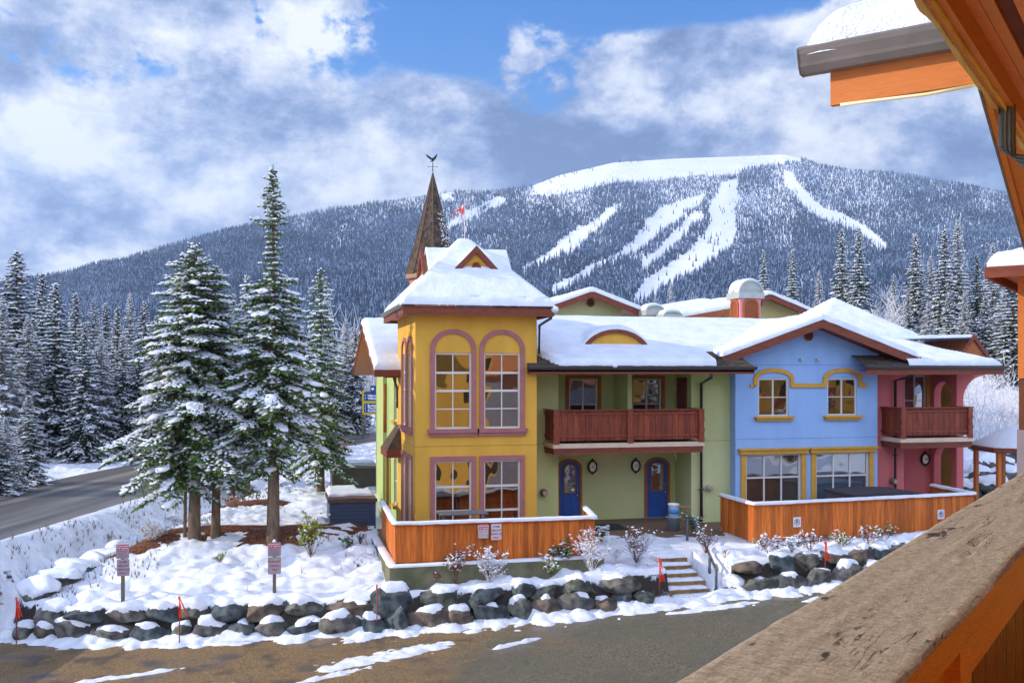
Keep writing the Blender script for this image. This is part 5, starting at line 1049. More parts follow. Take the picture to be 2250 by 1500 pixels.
def pink_house():
    yf, yb = 31.35, 32.9; x0 = X(1928, 900, 31.0); rec = X(1986, 1000, yf); xe = X(2117, 900, yf); xi = X(2102, 900, yf); T = FrontF(yf); TB = FrontF(yb); fl = 4.72
    h = thing('pink_house', 'pink townhouse at the right with carved balcony, arched porch and house number 44', 'house', ((x0 + xe) / 2, yf, 1.85))
    wx = (X(1987, 860, yb), X(2035, 860, yb)); wz = (5.0, Z(2010, 825, yb))
    mb = MB(); wall(mb, T, x0, rec, 1.3, 7.1); wall(mb, T, rec, xi, fl - .3, fl); wall(mb, T, rec, xi, 6.95, 7.1); wall(mb, TB, rec, xe, 1.3, 7.1, [(*wx, *wz)])
    mb.add([(rec, yf, 1.3), (rec, yb, 1.3), (rec, yb, 7.1), (rec, yf, 7.1)], [(0, 1, 2, 3)]); TS = lambda p: (xe + p[1], p[0], p[2])
    arch_wall(mb, TS, yf, yb, 1.3, fl - .3, yf + .28, yb - .28, 2.75, 3.75, xe - xi); arch_wall(mb, TS, yf, yb, fl - .3, 7.1, yf + .28, yb - .28, 4.9, 6.2, xe - xi)
    # arched brackets towards the side
    for zt in (7.0,):
        A = [(xe, zt), (xe + .95, zt)] + [(xe + .95 - .95 * math.sin(t), zt - .95 * (1 - math.cos(t)) - .08) for t in [i * math.pi / 2 / 10 for i in range(11)]] + [(xe, zt - 1.25)]
        mb.prism(A, 'y', yf + .02, yf + .3)
    mb.box(rec, xi, yf, yb, fl - .25, fl); mb.build('wall', M_pink, h, fix=False)
    mb = MB(); mb.box(x0, X(1972, 960, yf), yf - .004, yf + .005, 4.66, 4.675); mb.build('expansion_joint', mat('pink_joint', (.28, .06, .09)), h)
    window(TB, h, *wx, *wz, 2, 2, blind='tan', casement=True); mb = MB(TB); mb.box(wx[0] - .1, wx[1] + .22, 0, .06, wz[1], wz[1] + .14); mb.box(wx[1], wx[1] + .2, 0, .06, wz[0] - .2, wz[1]); mb.build('window_trim', M_ytrim, h)
    mb = MB(); mb.box(xe + .9, xe + 1.0, yb, yb + 2.2, 1.5, 7.0); mb.build('ochre_side_wall', M_ytrim, h)
    dx = (rec + .08, rec + .72); arched_door(FrontF(yb - .01), dx[0] + .1, dx[1] + .1, 1.87, Z(1997, 1010, yb), h, 'R')
    lamp(TB, X(2031, 1008, yb), Z(2031, 1008, yb), h, '44', .16, .22)
    balcony(h, X(1979, 930, 30.2), X(2136, 930, 30.2), 30.2, yf, 4.70, 5.81, 12, [X(1984, 930, 30.2), X(2131, 930, 30.2)], 5)
    wall_vent(T, X(1959, 1056, yf), Z(1959, 1056, yf), .12, h)
    # hipped roof
    ex0, ex1, ey0, ez = X(1903, 803, 29.9), X(2206, 803, 29.9), 29.9, 7.24; k = .36; ym = 32.7
    hf = lambda Xa, Ya: np.minimum(ez + np.minimum(Ya - ey0, 2 * ym - ey0 - Ya) * k, ez + np.maximum(ex1 - Xa, 0) * .34)
    mb = MB(); zr = ez + (ym - ey0) * k; rl = (zr - ez) / .34
    mb.add([(ex0 + 1.0, ey0, ez), (ex1, ey0, ez), (ex1, 2 * ym - ey0, ez), (ex0 + 1.0, 2 * ym - ey0, ez), (ex0 + 1.0, ym, zr), (ex1 - rl, ym, zr)], [(0, 1, 5, 4), (1, 2, 5), (2, 3, 4, 5), (3, 0, 4), (0, 3, 2, 1)])
    mb.add([(ex0, ey0, ez), (ex0 + 1.0, ey0, ez), (ex0 + 1.0, 31.2, ez + 1.3 * k), (ex0 + .9, 31.2, ez + 1.3 * k)], [(0, 1, 2, 3)]); rf = mb.build('roof', M_shingle, h)
    mb = MB(); shingles(mb, ex0, ex1, ey0 - .02, ey0 + .3, lambda a, b: ez + (b - ey0) * k, .25, .13); shingles(mb, ex0 + .1, ex0 + 2.2, ey0 + .3, 31.0, lambda a, b: ez + (b - ey0) * k, .25, .14); mb.build('shingle_courses', M_shingle, rf, fix=False)
    mb = MB(); mb.box(ex0, ex1, ey0, ey0 + .04, ez - .28, ez - .02); mb.box(ex1 - .04, ex1, ey0 + .04, 35, ez - .28, ez - .02); mb.build('fascia', M_brown, h)
    mb = MB(); mb.box(ex0 + .04, ex1 - .04, ey0 + .04, yf - .01, ez - .22, ez - .19); mb.box(xe + .05, ex1 - .04, yf, 35, ez - .22, ez - .19); mb.build('soffit', M_mauve, h)
    mb = MB(); gutter(mb, (ex0 - .05, ey0, ez - .09), (ex1 + .1, ey0, ez - .09), .12); mb.build('gutter', M_gutter, h)
    snow_blanket('roof_snow', (X(1992, 795, 30.1), ex1 - .02, ey0 + .05, 35.4), hf, .2, rf, r=.16, step=.1, seed=15, free='RFB', lump=.012)
    a = atY(2007, 812, 29.95); b_ = atY(1968, 836, 31.2); downspout([a, a - Vector((0, 0, .2)), (b_.x, 31.22, b_.z), (b_.x, 31.22, 1.9)], h, .055)
    # little gable roof piece at the back right
    gx, gy = X(2138, 760, 33.6), 33.6; mb = MB(); mb.prism([(gx - .62, 7.55), (gx + .62, 7.55), (gx, 8.36)], 'y', gy, gy + 3); g = mb.build('small_gable', M_otrim, h); mb = MB(FrontF(gy - .02)); mb.band([(gx - .7, 7.62), (gx, 8.46), (gx + .7, 7.62)], .13, 0, .06); mb.build('gable_trim', M_brown, g); snow_blanket('small_gable_snow', (gx - 4.6, gx + .72, gy - .05, gy + 3), lambda a, b: np.where(a < gx, 8.44 - np.abs(a - gx) * .03, 8.44 - np.abs(a - gx) * 1.15), .13, g, r=.12, step=.1, seed=2)
pink_house()

# ---------------------------------------------------------------- houses behind
def gable_front(name, label, wallm, Yf, px_apex, py_apex, px_l, px_r, sl, depth, vent=None, zb=5.5, wl=None, wr=None, cx_vent=None):
    ap = atY(px_apex, py_apex, Yf); xl, xr = X(px_l, py_apex + 30, Yf), X(px_r, py_apex + 30, Yf); xa, za = ap.x, ap.z - .2
    h = thing(name, label, 'house', (xa, Yf, zb)); f = lambda x: za - abs(x - xa) * sl
    wl = X(wl, py_apex + 30, Yf) if wl else xl + .7; wr = X(wr, py_apex + 30, Yf) if wr else xr - .7
    mb = MB(); mb.prism([(wl, zb), (wr, zb), (wr, f(wr) - .15), (xa, za - .15), (wl, f(wl) - .15)], 'y', Yf + .7, Yf + depth); mb.build('wall', wallm, h)
    mb = MB(); mb.prism([(xl, f(xl)), (xa, za), (xr, f(xr)), (xr, f(xr) - .14), (xa, za - .14), (xl, f(xl) - .14)], 'y', Yf + .05, Yf + depth); rf = mb.build('roof', M_orangew, h)
    mb = MB(); mb.prism([(xl, f(xl)), (xa, za), (xr, f(xr)), (xr, f(xr) - .28), (xa, za - .28), (xl, f(xl) - .28)], 'y', Yf, Yf + .05); mb.box(xr, xr + .04, Yf, Yf + depth, f(xr) - .3, f(xr)); mb.box(xl - .04, xl, Yf, Yf + depth, f(xl) - .3, f(xl)); mb.build('fascia', M_brown, h)
    snow_blanket('roof_snow', (xl - .02, xr + .02, Yf - .03, Yf + depth), lambda a, b: za - np.abs(a - xa) * sl, .22, rf, r=.18, step=.2, seed=int(px_apex))
    if vent: round_vent(FrontF(Yf + .68), X(vent[0], vent[1], Yf + .7), Z(vent[0], vent[1] + 6, Yf + .7), vent[2], h, M_brown, M_brown)
    return h
gable_front('townhouse', 'pale green gabled house rising behind the green roof', M_lgreen, 42, 1302, 629, 1190, 1419, .36, 8, (1297, 659, .19), 5.5, wr=1377)
gable_front('townhouse', 'cream gabled house behind the pink chimney and blue roof', M_beige, 44, 1692, 636, 1590, 1801, .37, 9, (1665, 662, .2), 5.5, wr=1770)
def low_roof():
    Yf = 43; h = thing('townhouse', 'long low snow roofed house wing with orange fascia left of the pink chimney', 'house', (X(1550, 690, Yf), Yf, 5.5)); a, b = X(1497, 690, Yf), X(1625, 690, Yf); z0, z1 = Z(1500, 696, Yf), Z(1610, 676, Yf); k = (z1 - z0) / (X(1610, 690, Yf) - a)
    mb = MB(); mb.prism([(a + .6, 5.5), (b, 5.5), (b, z0 + k * (b - a) - .35), (a + .6, z0 + k * .6 - .35)], 'y', Yf + .5, Yf + 6); mb.build('wall', M_beige, h)
    mb = MB(); mb.prism([(a, z0), (b, z0 + k * (b - a)), (b, z0 + k * (b - a) - .34), (a, z0 - .34)], 'y', Yf, Yf + .06); mb.build('fascia', M_otrim, h)
    mb = MB(); mb.prism([(a, z0), (b, z0 + k * (b - a)), (b, z0 + k * (b - a) - .1), (a, z0 - .1)], 'y', Yf + .06, Yf + 7); rf = mb.build('roof', M_orangew, h)
    snow_blanket('roof_snow', (a - .02, b, Yf - .02, Yf + 7), lambda x, y: z0 + k * (x - a) + .13 * np.clip(y - Yf, 0, 4), .22, rf, r=.18, step=.2, seed=4)
low_roof()
def white_peak():
    Yc = 38.5; c = atY(1832, 652, Yc); h = thing('tower_house', 'steep pyramid roof buried in snow peeping over the blue gable', 'house', (c.x, Yc, 5)); w = 2.5; ze = Z(1880, 742, Yc - w)
    mb = MB(); mb.box(c.x - w + .4, c.x + w - .4, Yc - w + .4, Yc + w - .4, 4, ze); mb.build('wall', M_blue, h)
    mb = MB(); mb.add([(c.x - w, Yc - w, ze), (c.x + w, Yc - w, ze), (c.x + w, Yc + w, ze), (c.x - w, Yc + w, ze), (c.x, Yc, c.z - .2)], [(0, 1, 4), (1, 2, 4), (2, 3, 4), (3, 0, 4), (0, 3, 2, 1)]); rf = mb.build('roof', M_shingle, h)
    snow_blanket('roof_snow', (c.x - w, c.x + w, Yc - w, Yc + w), lambda a, b: ze + (c.z - .2 - ze) * (1 - np.maximum(np.abs(a - c.x), np.abs(b - Yc)) / w), .2, rf, r=.2, step=.12, seed=6)
white_peak()
def cupola(px0, px1, pyw, pyb, pyt, Yf, wm, label, louv=True, depth=None):
    x0, x1 = X(px0, pyw, Yf), X(px1, pyw, Yf); zb, zw, zt = Z(px0, pyb, Yf), Z(px0, pyw, Yf), Z(px0, pyt, Yf); d = depth or (x1 - x0); c = (x0 + x1) / 2; h = thing('cupola', label, 'cupola', (c, Yf + d / 2, zb - 1)); hw = (x1 - x0) / 2
    mb = MB(); mb.box(x0 + .06, x1 - .06, Yf + .06, Yf + d - .06, zb - 1.2, zw); mb.build('shaft', wm, h)
    mg = mat('cupola_metal', (.40, .43, .40), (.34, .37, .35), 5, .5)
    mb = MB(); fascia_box(mb, x0 - .05, x1 + .05, Yf - .05, Yf + d + .05, zw - .05, zw + .2, .12); P = [(c - hw * math.cos(math.pi * i / 16), zw + .18 + (zt - zw - .26) * math.sin(math.pi * i / 16)) for i in range(17)]
    mb.prism(P, 'y', Yf + .02, Yf + d); mb.build('barrel_roof', mg, h); mb = MB(FrontF(Yf + .02)); mb.band(P, .07, 0, .05); mb.build('roof_rim', mg, h)
    ht = zt - zw - .26; snow_blanket('roof_snow', (x0, x1, Yf + .02, Yf + d), lambda a, b: zw + .18 + ht * np.sqrt(np.clip(1 - ((a - c) / hw) ** 2, 0, 1)), .13, h, r=.1, step=.05, seed=3)
    if louv:
        for T, a, b in ((FrontF(Yf + .055), x0 + .2, x1 - .2), (LeftF(x0 + .055), -(Yf + d - .2), -(Yf + .2))):
            zs = zw - .32; mb = MB(T); mb.band([(a, zb + .1)] + arch_pts(a, b, zs, .22, 12) + [(b, zb + .1)], .08, 0, .05); l = mb.build('louvre_frame', M_otrim, h); mb = MB(T); z = zb + .1
            while z < zs + .18:
                q = .0 if z < zs else 1 - math.sqrt(max(0, 1 - ((z - zs) / .22) ** 2)); e = (b - a) / 2 * q; mb.add([(a + e, .04, z), (b - e, .04, z), (b - e, .01, z + .045), (a + e, .01, z + .045)], [(0, 1, 2, 3)]); z += .05
            mb.build('louvre_slats', M_otrim, l, fix=False)
    return h
cupola(1625, 1676, 652, 706, 612, 36.0, M_ppink, 'pink chimney cupola with arched louvres and a snowy barrel cap')
cupola(1421, 1458, 690, 700, 667, 41, M_ppink, 'taller of two small grey barrel roof vents behind the green roof', False)
cupola(1460, 1497, 700, 706, 680, 40, mat('vent_pale', (.45, .46, .45)), 'lower right of two small grey barrel roof vents behind the green roof', False)

# ---------------------------------------------------------------- spire with weather vane, flags
def spire():
    Yc = 60; c = atY(951, 600, Yc); zt = Z(951, 377, Yc); r = 1.68; n = 8; h = thing('church_spire', 'brown shingled octagonal spire behind the yellow tower', 'spire', (c.x, Yc, c.z - 4)); a0 = math.pi / 8 + .25
    mb = MB(); mb.lathe((c.x, Yc, 0), [(r * .86, c.z - 8), (r * .86, c.z - .35)], 8); mb.build('drum', mat('salmon_drum', (.55, .18, .12)), h)
    mb = MB(); mb.lathe((c.x, Yc, 0), [(r * .9, c.z - .45), (r * 1.0, c.z - .38), (r * 1.0, c.z - .12), (r * .93, c.z - .1)], 8); mb.build('cornice', mat('tan_cornice', (.30, .20, .12)), h)
    mb = MB(); rr = random.Random(3); rows = 34; prof = lambda f: r * ((1 - f) * .93 + .07 * (1 - f) ** 5) 
    for k in range(n):
        A, B = a0 + 2 * math.pi * k / n, a0 + 2 * math.pi * (k + 1) / n
        for j in range(rows):
            f0, f1 = j / rows, min(1, (j + 1.25) / rows); r0, r1 = prof(f0), prof(f1); z0, z1 = c.z - .1 + (zt - c.z) * f0, c.z - .1 + (zt - c.z) * f1; m_ = max(1, int(r0 * .77 / .16))
            for i in range(m_):
                u0, u1 = (i + .03) / m_, (i + .97) / m_; P = lambda rad, u, z: (c.x + rad * (math.cos(A) * (1 - u) + math.cos(B) * u), Yc + rad * (math.sin(A) * (1 - u) + math.sin(B) * u), z)
                e = rr.uniform(-.015, .02); mb.add([P(r0 + .02, u0, z0 - e), P(r0 + .02, u1, z0 - e), P(r1 - .005, u1, z1), P(r1 - .005, u0, z1)], [(0, 1, 2, 3)])
    mb.build('shingle_cone', M_cedar, h, fix=False)
    mb = MB()
    for k in range(n):
        A = a0 + 2 * math.pi * k / n; mb.tube([(c.x + math.cos(A) * (prof(f) + .02), Yc + math.sin(A) * (prof(f) + .02), c.z - .1 + (zt - c.z) * f) for f in [i / 10 for i in range(11)]], .03, 5)
    mb.build('hip_ridge', mat('hip_ridge', (.12, .085, .06)), h, True)
    mb = MB()
    for _ in range(150):
        k = rr.choice([6, 6, 5]); A, B = a0 + 2 * math.pi * k / n, a0 + 2 * math.pi * (k + 1) / n; f = rr.uniform(.1, .6); u = rr.uniform(.1, .9) if k == 6 else rr.uniform(.6, 1); rad = prof(f) + .035
        x = c.x + rad * (math.cos(A) * (1 - u) + math.cos(B) * u); y = Yc + rad * (math.sin(A) * (1 - u) + math.sin(B) * u); z = c.z + (zt - c.z) * f; w = rr.uniform(.03, .07)
        tg = Vector((math.cos(B) - math.cos(A), math.sin(B) - math.sin(A), 0)).normalized(); p = Vector((x, y, z)); mb.add([p - tg * w, p + tg * w, p + tg * w * .6 + Vector((0, 0, .06)), p - tg * w * .6 + Vector((0, 0, .05)), p + Vector((math.cos(A), math.sin(A), 0)) * .04 + Vector((0, 0, .02))], [(0, 1, 4), (1, 2, 4), (2, 3, 4), (3, 0, 4)])
    mb.build('snow_patches', M_snow, h)
    # weather vane
    x, y = c.x, Yc; s = 1.0; t = thing('weather_vane', 'black eagle weather vane with wings raised on top of the spire', 'weather vane', (x, y, zt))
    mb = MB(); mb.tube([(x, y, zt - .15), (x, y, zt + .62)], .022, 6); mb.lathe((x, y, zt + .12), [(.005, -.06), (.055, 0), (.005, .06)], 10); mb.build('rod', M_dark, t, True)
    mb = MB(); mb.tube([(x - .27, y - .02, zt + .3), (x + .27, y + .02, zt + .3)], .012, 5); mb.tube([(x, y - .27, zt + .3), (x, y + .27, zt + .3)], .012, 5)
    for dx in (-.27, .27): mb.lathe((x + dx, y, zt + .3), [(.004, -.04), (.038, 0), (.004, .04)], 8)
    mb.build('compass_arms', M_dark, t)
    z0 = zt + .72; mb = MB(); mb.tube([(x - .10, y, z0 - .10), (x - .03, y, z0 - .03), (x + .05, y, z0 + .06), (x + .09, y, z0 + .14)], .03, 8, r1=.025); mb.lathe((x + .10, y, z0 + .17), [(.002, -.045), (.035, -.02), (.04, .01), (.02, .04), (.002, .05)], 10)
    mb.add([(x + .13, y - .012, z0 + .18), (x + .13, y + .012, z0 + .18), (x + .19, y, z0 + .155), (x + .13, y, z0 + .15)], [(0, 1, 2), (0, 2, 3), (1, 3, 2), (0, 3, 1)])
    mb.lathe((x + .0, y, z0 + .0), [(.01, -.12), (.06, -.06), (.075, .02), (.05, .1), (.01, .14)], 10)
    mb.add([(x - .03, y - .02, z0 - .08), (x - .16, y - .03, z0 - .16), (x - .20, y, z0 - .12), (x - .15, y + .03, z0 - .08), (x - .03, y + .02, z0 - .04)], [(0, 1, 2, 3, 4)])
    mb.tube([(x + .0, y, z0 - .1), (x, y, z0 - .2)], .018, 5)
    eg = mb.build('eagle', M_dark, t, True)
    for sg, pts in ((-1, [(0, .02), (-.14, .14), (-.33, .26), (-.44, .31), (-.40, .20), (-.36, .17), (-.33, .10), (-.27, .10), (-.22, .02), (-.14, .0), (-.06, -.06)]), (1, [(.02, .06), (.10, .18), (.2, .32), (.29, .43), (.27, .30), (.28, .25), (.23, .18), (.22, .12), (.15, .06), (.10, -.02)])):
        mb = MB(); n_ = len(pts); mb.prism([(x + a, z0 + b) for a, b in pts], 'y', y + .06 * sg - .01, y + .06 * sg + .01); mb.build('wing', M_dark, eg)
spire()
def flags():
    Yc = 52; b = atY(1021, 520, Yc); t = atY(1021, 440, Yc); f = thing('flag_pole', 'thin pole with a red and white maple leaf flag rising behind the tower peak', 'flag', (b.x, Yc, b.z - 8))
    mb = MB(); mb.tube([(b.x, Yc, b.z - 9), (t.x, Yc, t.z)], .035, 8, r1=.02); mb.lathe((t.x, Yc, t.z), [(.005, -.04), (.05, 0), (.005, .05)], 8); mb.build('pole', mat('pale_pole', (.62, .55, .52), rough=.4), f, True)
    def cloth(parent, P, u, dz, w, h, name, seed):
        V = []; n, m_ = 18, 8; idx = []
        for i in range(n + 1):
            for j in range(m_ + 1):
                a, c = i / n, j / m_; V.append((P.x - w * a * (.9 + .1 * c) , P.y + .10 * math.sin(a * 9 + c * 2 + seed) * a, P.z - h * c - dz * a - .05 * math.sin(a * 6 + seed) * a))
        Fc = [(i * (m_ + 1) + j, i * (m_ + 1) + j + 1, (i + 1) * (m_ + 1) + j + 1, (i + 1) * (m_ + 1) + j) for i in range(n) for j in range(m_)]
        for i in range(n):
            for j in range(m_):
                mid = n * .28 <= i < n * .72; leaf = mid and abs(i - n / 2 + .5) < 3.2 - abs(j - 3.5) * .8 and 1 <= j <= 6; idx.append(0 if (not mid or leaf) else 1)
        return mesh_obj(name, V, Fc, [M_flagred, M_white], parent, True, idx=idx)
    cloth(f, Vector((t.x, Yc, t.z - .05)), 0, .45, .24, .62, 'flag_cloth', 1)
    g = atY(1003, 455, 60); t2 = thing('flag_pole', 'flag streaming in the wind from a pole hidden by the spire, left of the other', 'flag', (g.x + .35, 60, g.z - 8)); mb = MB(); mb.tube([(g.x + .35, 60, g.z - 10), (g.x + .35, 60, g.z + .1)], .03, 8, r1=.02); mb.build('pole', MATS['pale_pole'], t2, True)
    cloth(t2, Vector((g.x + .33, 60, g.z + .05)), 0, .30, .55, .28, 'flag_cloth', 2)
flags()
# ================================================================== FENCES, RETAINING WALL, STEPS
def board_fence(mb, p, q, zb, zt, w=.15, seed=0):
    p, q = Vector((*p, 0)), Vector((*q, 0)); d = q - p; L_ = d.length; d.normalize(); n = Vector((d.y, -d.x, 0)); k = max(1, round(L_ / w)); w = L_ / k; rr = random.Random(seed)
    for i in range(k):
        a = p + d * (i * w + .002); b = p + d * ((i + 1) * w - .002); e = n * rr.uniform(0, .004); t = n * .022; z0 = zb + rr.uniform(-.006, .006)
        vs = [v + Vector((0, 0, z)) for z in (z0, zt) for v in (a + e, b + e, b + e - t, a + e - t)]; mb.add(vs, [(0, 1, 5, 4), (1, 2, 6, 5), (2, 3, 7, 6), (3, 0, 4, 7), (0, 3, 2, 1), (4, 5, 6, 7)])
def fence(label, path, zb, zt, posts=(), seed=0):
    c = path[len(path) // 2]; t = thing('wooden_fence', label, 'fence', (c[0], c[1], zb))
    for i in range(len(path) - 1):
        mb = MB(); a, b = path[i], path[i + 1]; board_fence(mb, a, b, zb, zt, .15, seed + i); mb.build('board_panel', M_fence, t)
    mb = MB(); P = [Vector((*p, 0)) for p in path]
    for a, b in zip(P, P[1:]):
        d = (b - a).normalized(); n = Vector((d.y, -d.x, 0)) * .075; a2, b2 = a - d * .02, b + d * .02; vs = [v + Vector((0, 0, z)) for z in (zt, zt + .035) for v in (a2 + n, b2 + n, b2 - n, a2 - n)]; mb.add(vs, [(0, 1, 5, 4), (1, 2, 6, 5), (2, 3, 7, 6), (3, 0, 4, 7), (0, 3, 2, 1), (4, 5, 6, 7)])
    mb.build('top_rail', M_fence, t); snow_strip('snow_cap', [(*p, zt + .035) for p in path], .17, .075, t, seed, .07)
    for x, y, z0, z1 in posts: mb = MB(); mb.box(x - .045, x + .045, y - .045, y + .045, z0, z1); mb.build('post', mat('pale_post', (.38, .26, .16), (.30, .2, .12), 6, .8), t)
    return t
FL = [(3.26, 31.4), (3.12, 26.62), (8.78, 26.5), (9.15, 28.6)]
mb = MB(); rw = thing('retaining_wall', 'mossy concrete retaining wall under the left fence', 'wall', (6, 26.4, .9)); mb.box(2.92, 3.12, 26.36, 32.5, .2, 1.80); mb.box(2.92, 8.95, 26.16, 26.36, .2, 1.80); mb.box(2.95, 8.9, 26.4, 32.8, 1.5, 1.82); mb.build('concrete', M_conc, rw)
snow_strip('snow_cap', [(3.02, 32.2, 1.80), (3.02, 26.3, 1.80), (8.9, 26.3, 1.80)], .24, .07, rw, 3, .08)
fence('orange stained board fence around the left deck, carrying two height signs', FL, 1.84, 2.86, [(6.1, 26.42, 1.75, 2.05)], 2)
FR = [(X(1583, 1110, 29.6), 29.6), (X(1656, 1118, 27.2), 27.2), (X(2140, 1095, 27.9), 27.9), (X(2046, 1080, 30.4), 30.4)]
fence('orange stained board fence around the right patio, with two no parking signs', FR, 1.86, 2.98, [(X(1584, 1180, 29.55), 29.5, 1.6, 1.98), (X(1657, 1190, 27.1), 27.1, 1.5, 2.02), (X(1826, 1182, 27.2), 27.28, 1.5, 2.02)], 20)
def low_wall():
    t = thing('stone_kerb', 'low stone kerb capped with snow at the foot of the right fence', 'kerb', (13.6, 27.6, 1.7)); a, b = Vector((X(1590, 1172, 29.2) + .05, 29.2, 1.80)), Vector((X(1655, 1205, 26.7), 26.75, 1.68)); c = Vector((20.5, 26.8, 1.78)); mb = MB(); rr = random.Random(2)
    for p, q in ((a, b), (b, c)):
        n = int((q - p).length / .42); d = (q - p) / n
        for i in range(n):
            u = p + d * (i + .03); v = p + d * (i + .95); nn = Vector((d.y, -d.x, 0)).normalized() * rr.uniform(.11, .15); z = Vector((0, 0, rr.uniform(-.02, .0))); vs = [w + z + Vector((0, 0, h)) for h in (-.35, 0) for w in (u + nn, v + nn, v - nn, u - nn)]; mb.add(vs, [(0, 1, 5, 4), (1, 2, 6, 5), (2, 3, 7, 6), (3, 0, 4, 7), (4, 5, 6, 7)])
    mb.build('kerb_stones', ROCKM[2], t); snow_strip('snow_cap', [a, b, c], .24, .07, t, 6, .08)
low_wall()
def steps():
    t = thing('stone_steps', 'six stone steps covered in snow between the boulder walls', 'steps', (11.3, 26, .8)); ms = mat('step_stone', (.30, .19, .07), (.17, .11, .06), 6, .9, .5, 25)
    for i in range(6):
        y = 25.28 + i * .30; z = .76 + i * .166; x0 = 10.70 - i * .04; x1 = 11.95 - i * .045 + random.Random(i).uniform(-.03, .03)
        mb = MB(); mb.box(x0, x1, y, y + .6, z - .3, z); mb.build('tread', ms, t)
        snow_strip('snow_cap', [(x0 + .02, y + .18, z), ((x0 + x1) / 2, y + .17, z), (x1 - .02, y + .18, z)], .30, .075, t, i, .06, rough=.35)
    boulder(12.62, 26.3, 1.30, .34, .42, .36, 'grey boulder halfway up the right side of the stone steps', 2, .8); boulder(10.3, 26.3, 1.4, .34, .4, .34, 'boulder halfway up the left side of the stone steps', 0, .8)
    for i, (x, y) in enumerate([(10.5, 25.6), (12.5, 25.4)]):
        boulder(x, y, .85, .38, .35, .38, ['dark boulder flanking the foot of the steps on the left', 'brown boulder flanking the foot of the steps on the right'][i], [3, 1][i], .9) if i else None
steps()
def handrail():
    t = thing('handrail', 'dark grey steel handrail beside the stone steps', 'handrail', (12.0, 26.2, .9)); P = [atY(1508, 1138, 28.5), atY(1518, 1134, 28.6), atY(1527, 1150, 28.2), atY(1574, 1251, 25.5)]; P.append(P[-1] - Vector((.03, .06, .50))); P.append(P[-1] + Vector((-.10, .05, -.25)))
    mb = MB(); mb.tube(P, .042, 8); mb.build('rail', M_steel, t, True)
    for a, b in (((1510, 1140, 28.4), (1512, 1206, 28.3)), ((1559, 1224, 26.0), (1561, 1292, 25.8))):
        mb = MB(); p, q = atY(*a), atY(*b); mb.tube([p, (p.x, p.y, q.z)], .04, 8); mb.build('post', M_steel, t, True)
handrail()

# ================================================================== SIGNS, STAKES
def plate(mb, u0, u1, z0, z1, d0, d1, r=.03):
    P = []
    for cx_, cz_, a in ((u1 - r, z0 + r, -90), (u1 - r, z1 - r, 0), (u0 + r, z1 - r, 90), (u0 + r, z0 + r, 180)):
        for k in range(4): w = R(a + 30 * k); P.append((cx_ + r * math.cos(w), cz_ + r * math.sin(w)))
    n = len(P); mb.add([(a, d0, b) for a, b in P] + [(a, d1, b) for a, b in P], [list(range(n))[::-1], [n + i for i in range(n)]] + [(i, (i + 1) % n, n + (i + 1) % n, n + i) for i in range(n)])
def height_sign(T, u, z1, parent, grey=True, w=.34):
    fm = M_signg if grey else M_sign; mb = MB(T); plate(mb, u - w / 2, u + w / 2, z1 - .38, z1, .0, .008); o = mb.build('height_plate', fm, parent)
    mb = MB(T); mb.box(u - w / 2 + .02, u + w / 2 - .02, .0085, .0105, z1 - .14, z1 - .02); mb.build('red_header', M_red, o)
    S = lambda p: T((p[0], p[1] + .0115, p[2])); lines([('MAXIMUM HEIGHT', .038, u, z1 - .05, 'CENTER'), ("7' 6'' | 230 cm", .052, u, z1 - .105, 'CENTER')], S, M_whiteink, o)
    lines([('OVERHEIGHT VEHICLES', .026, u, z1 - .175, 'CENTER'), ('MUST PARK IN THE', .026, u, z1 - .215, 'CENTER'), ('DESIGNATED STALLS', .026, u, z1 - .255, 'CENTER'), ('ALL OTHER VEHICLES', .026, u, z1 - .295, 'CENTER'), ('USE UNDERGROUND', .026, u, z1 - .335, 'CENTER')], lambda p: T((p[0], p[1] + .007, p[2])), M_maroonink, o)
    mb = MB(T); b = .006; a0, a1, c0, c1 = u - w / 2 + .012, u + w / 2 - .012, z1 - .368, z1 - .012; mb.band([(a0, c0), (a1, c0), (a1, c1), (a0, c1)], b, .0083, .0095, True); mb.build('border', M_maroonink if grey else M_red, o)
def over_sign(T, u, z1, parent, red=False, grey=True, w=.32, h=.46):
    mb = MB(T); plate(mb, u - w / 2, u + w / 2, z1 - h, z1, 0, .008); o = mb.build('overheight_plate', M_signg if grey else M_sign, parent); ink = M_red if red else M_maroonink
    S = lambda p: T((p[0], p[1] + .007, p[2]))
    if red: lines([('Overheight', .07, u, z1 - .12, 'CENTER'), ('Vehicles', .07, u, z1 - .23, 'CENTER'), ('Only', .07, u, z1 - .34, 'CENTER')], S, ink, o)
    else: lines([(s, .08, u, z1 - .085 - .10 * i, 'CENTER') for i, s in enumerate(('OVER', 'HEIGHT', 'VEHICLES', 'ONLY'))], S, ink, o)
    mb = MB(T); mb.band([(u - w / 2 + .012, z1 - h + .012), (u + w / 2 - .012, z1 - h + .012), (u + w / 2 - .012, z1 - .012), (u - w / 2 + .012, z1 - .012)], .006, .0083, .0095, True); mb.build('border', ink, o)
def sign_post(px, pyb, pyt, label, red):
    p = gpt(px, pyb, .8); dep = Vector((p.x, p.y, 0)).dot(Vector((SY, CY, 0))); zt = CZ + (HY - pyt) / F * dep; t = thing('sign_post', label, 'sign', p); mb = MB(); mb.box(p.x - .045, p.x + .045, p.y - .04, p.y + .05, p.z - .2, zt - .02); mb.build('post', M_post, t)
    T = lambda q: (p.x + q[0], p.y - .042 - q[1], q[2]); height_sign(T, 0, zt, t); over_sign(T, 0 if red else .015, zt - .395, t, red, w=.34 if red else .32)
    if red: mb = MB(); mb.lathe((p.x, p.y, zt), [(.045, -.02), (.05, .02), (.03, .06), (.003, .075)], 10); mb.build('snow_cap', M_snow, t, True)
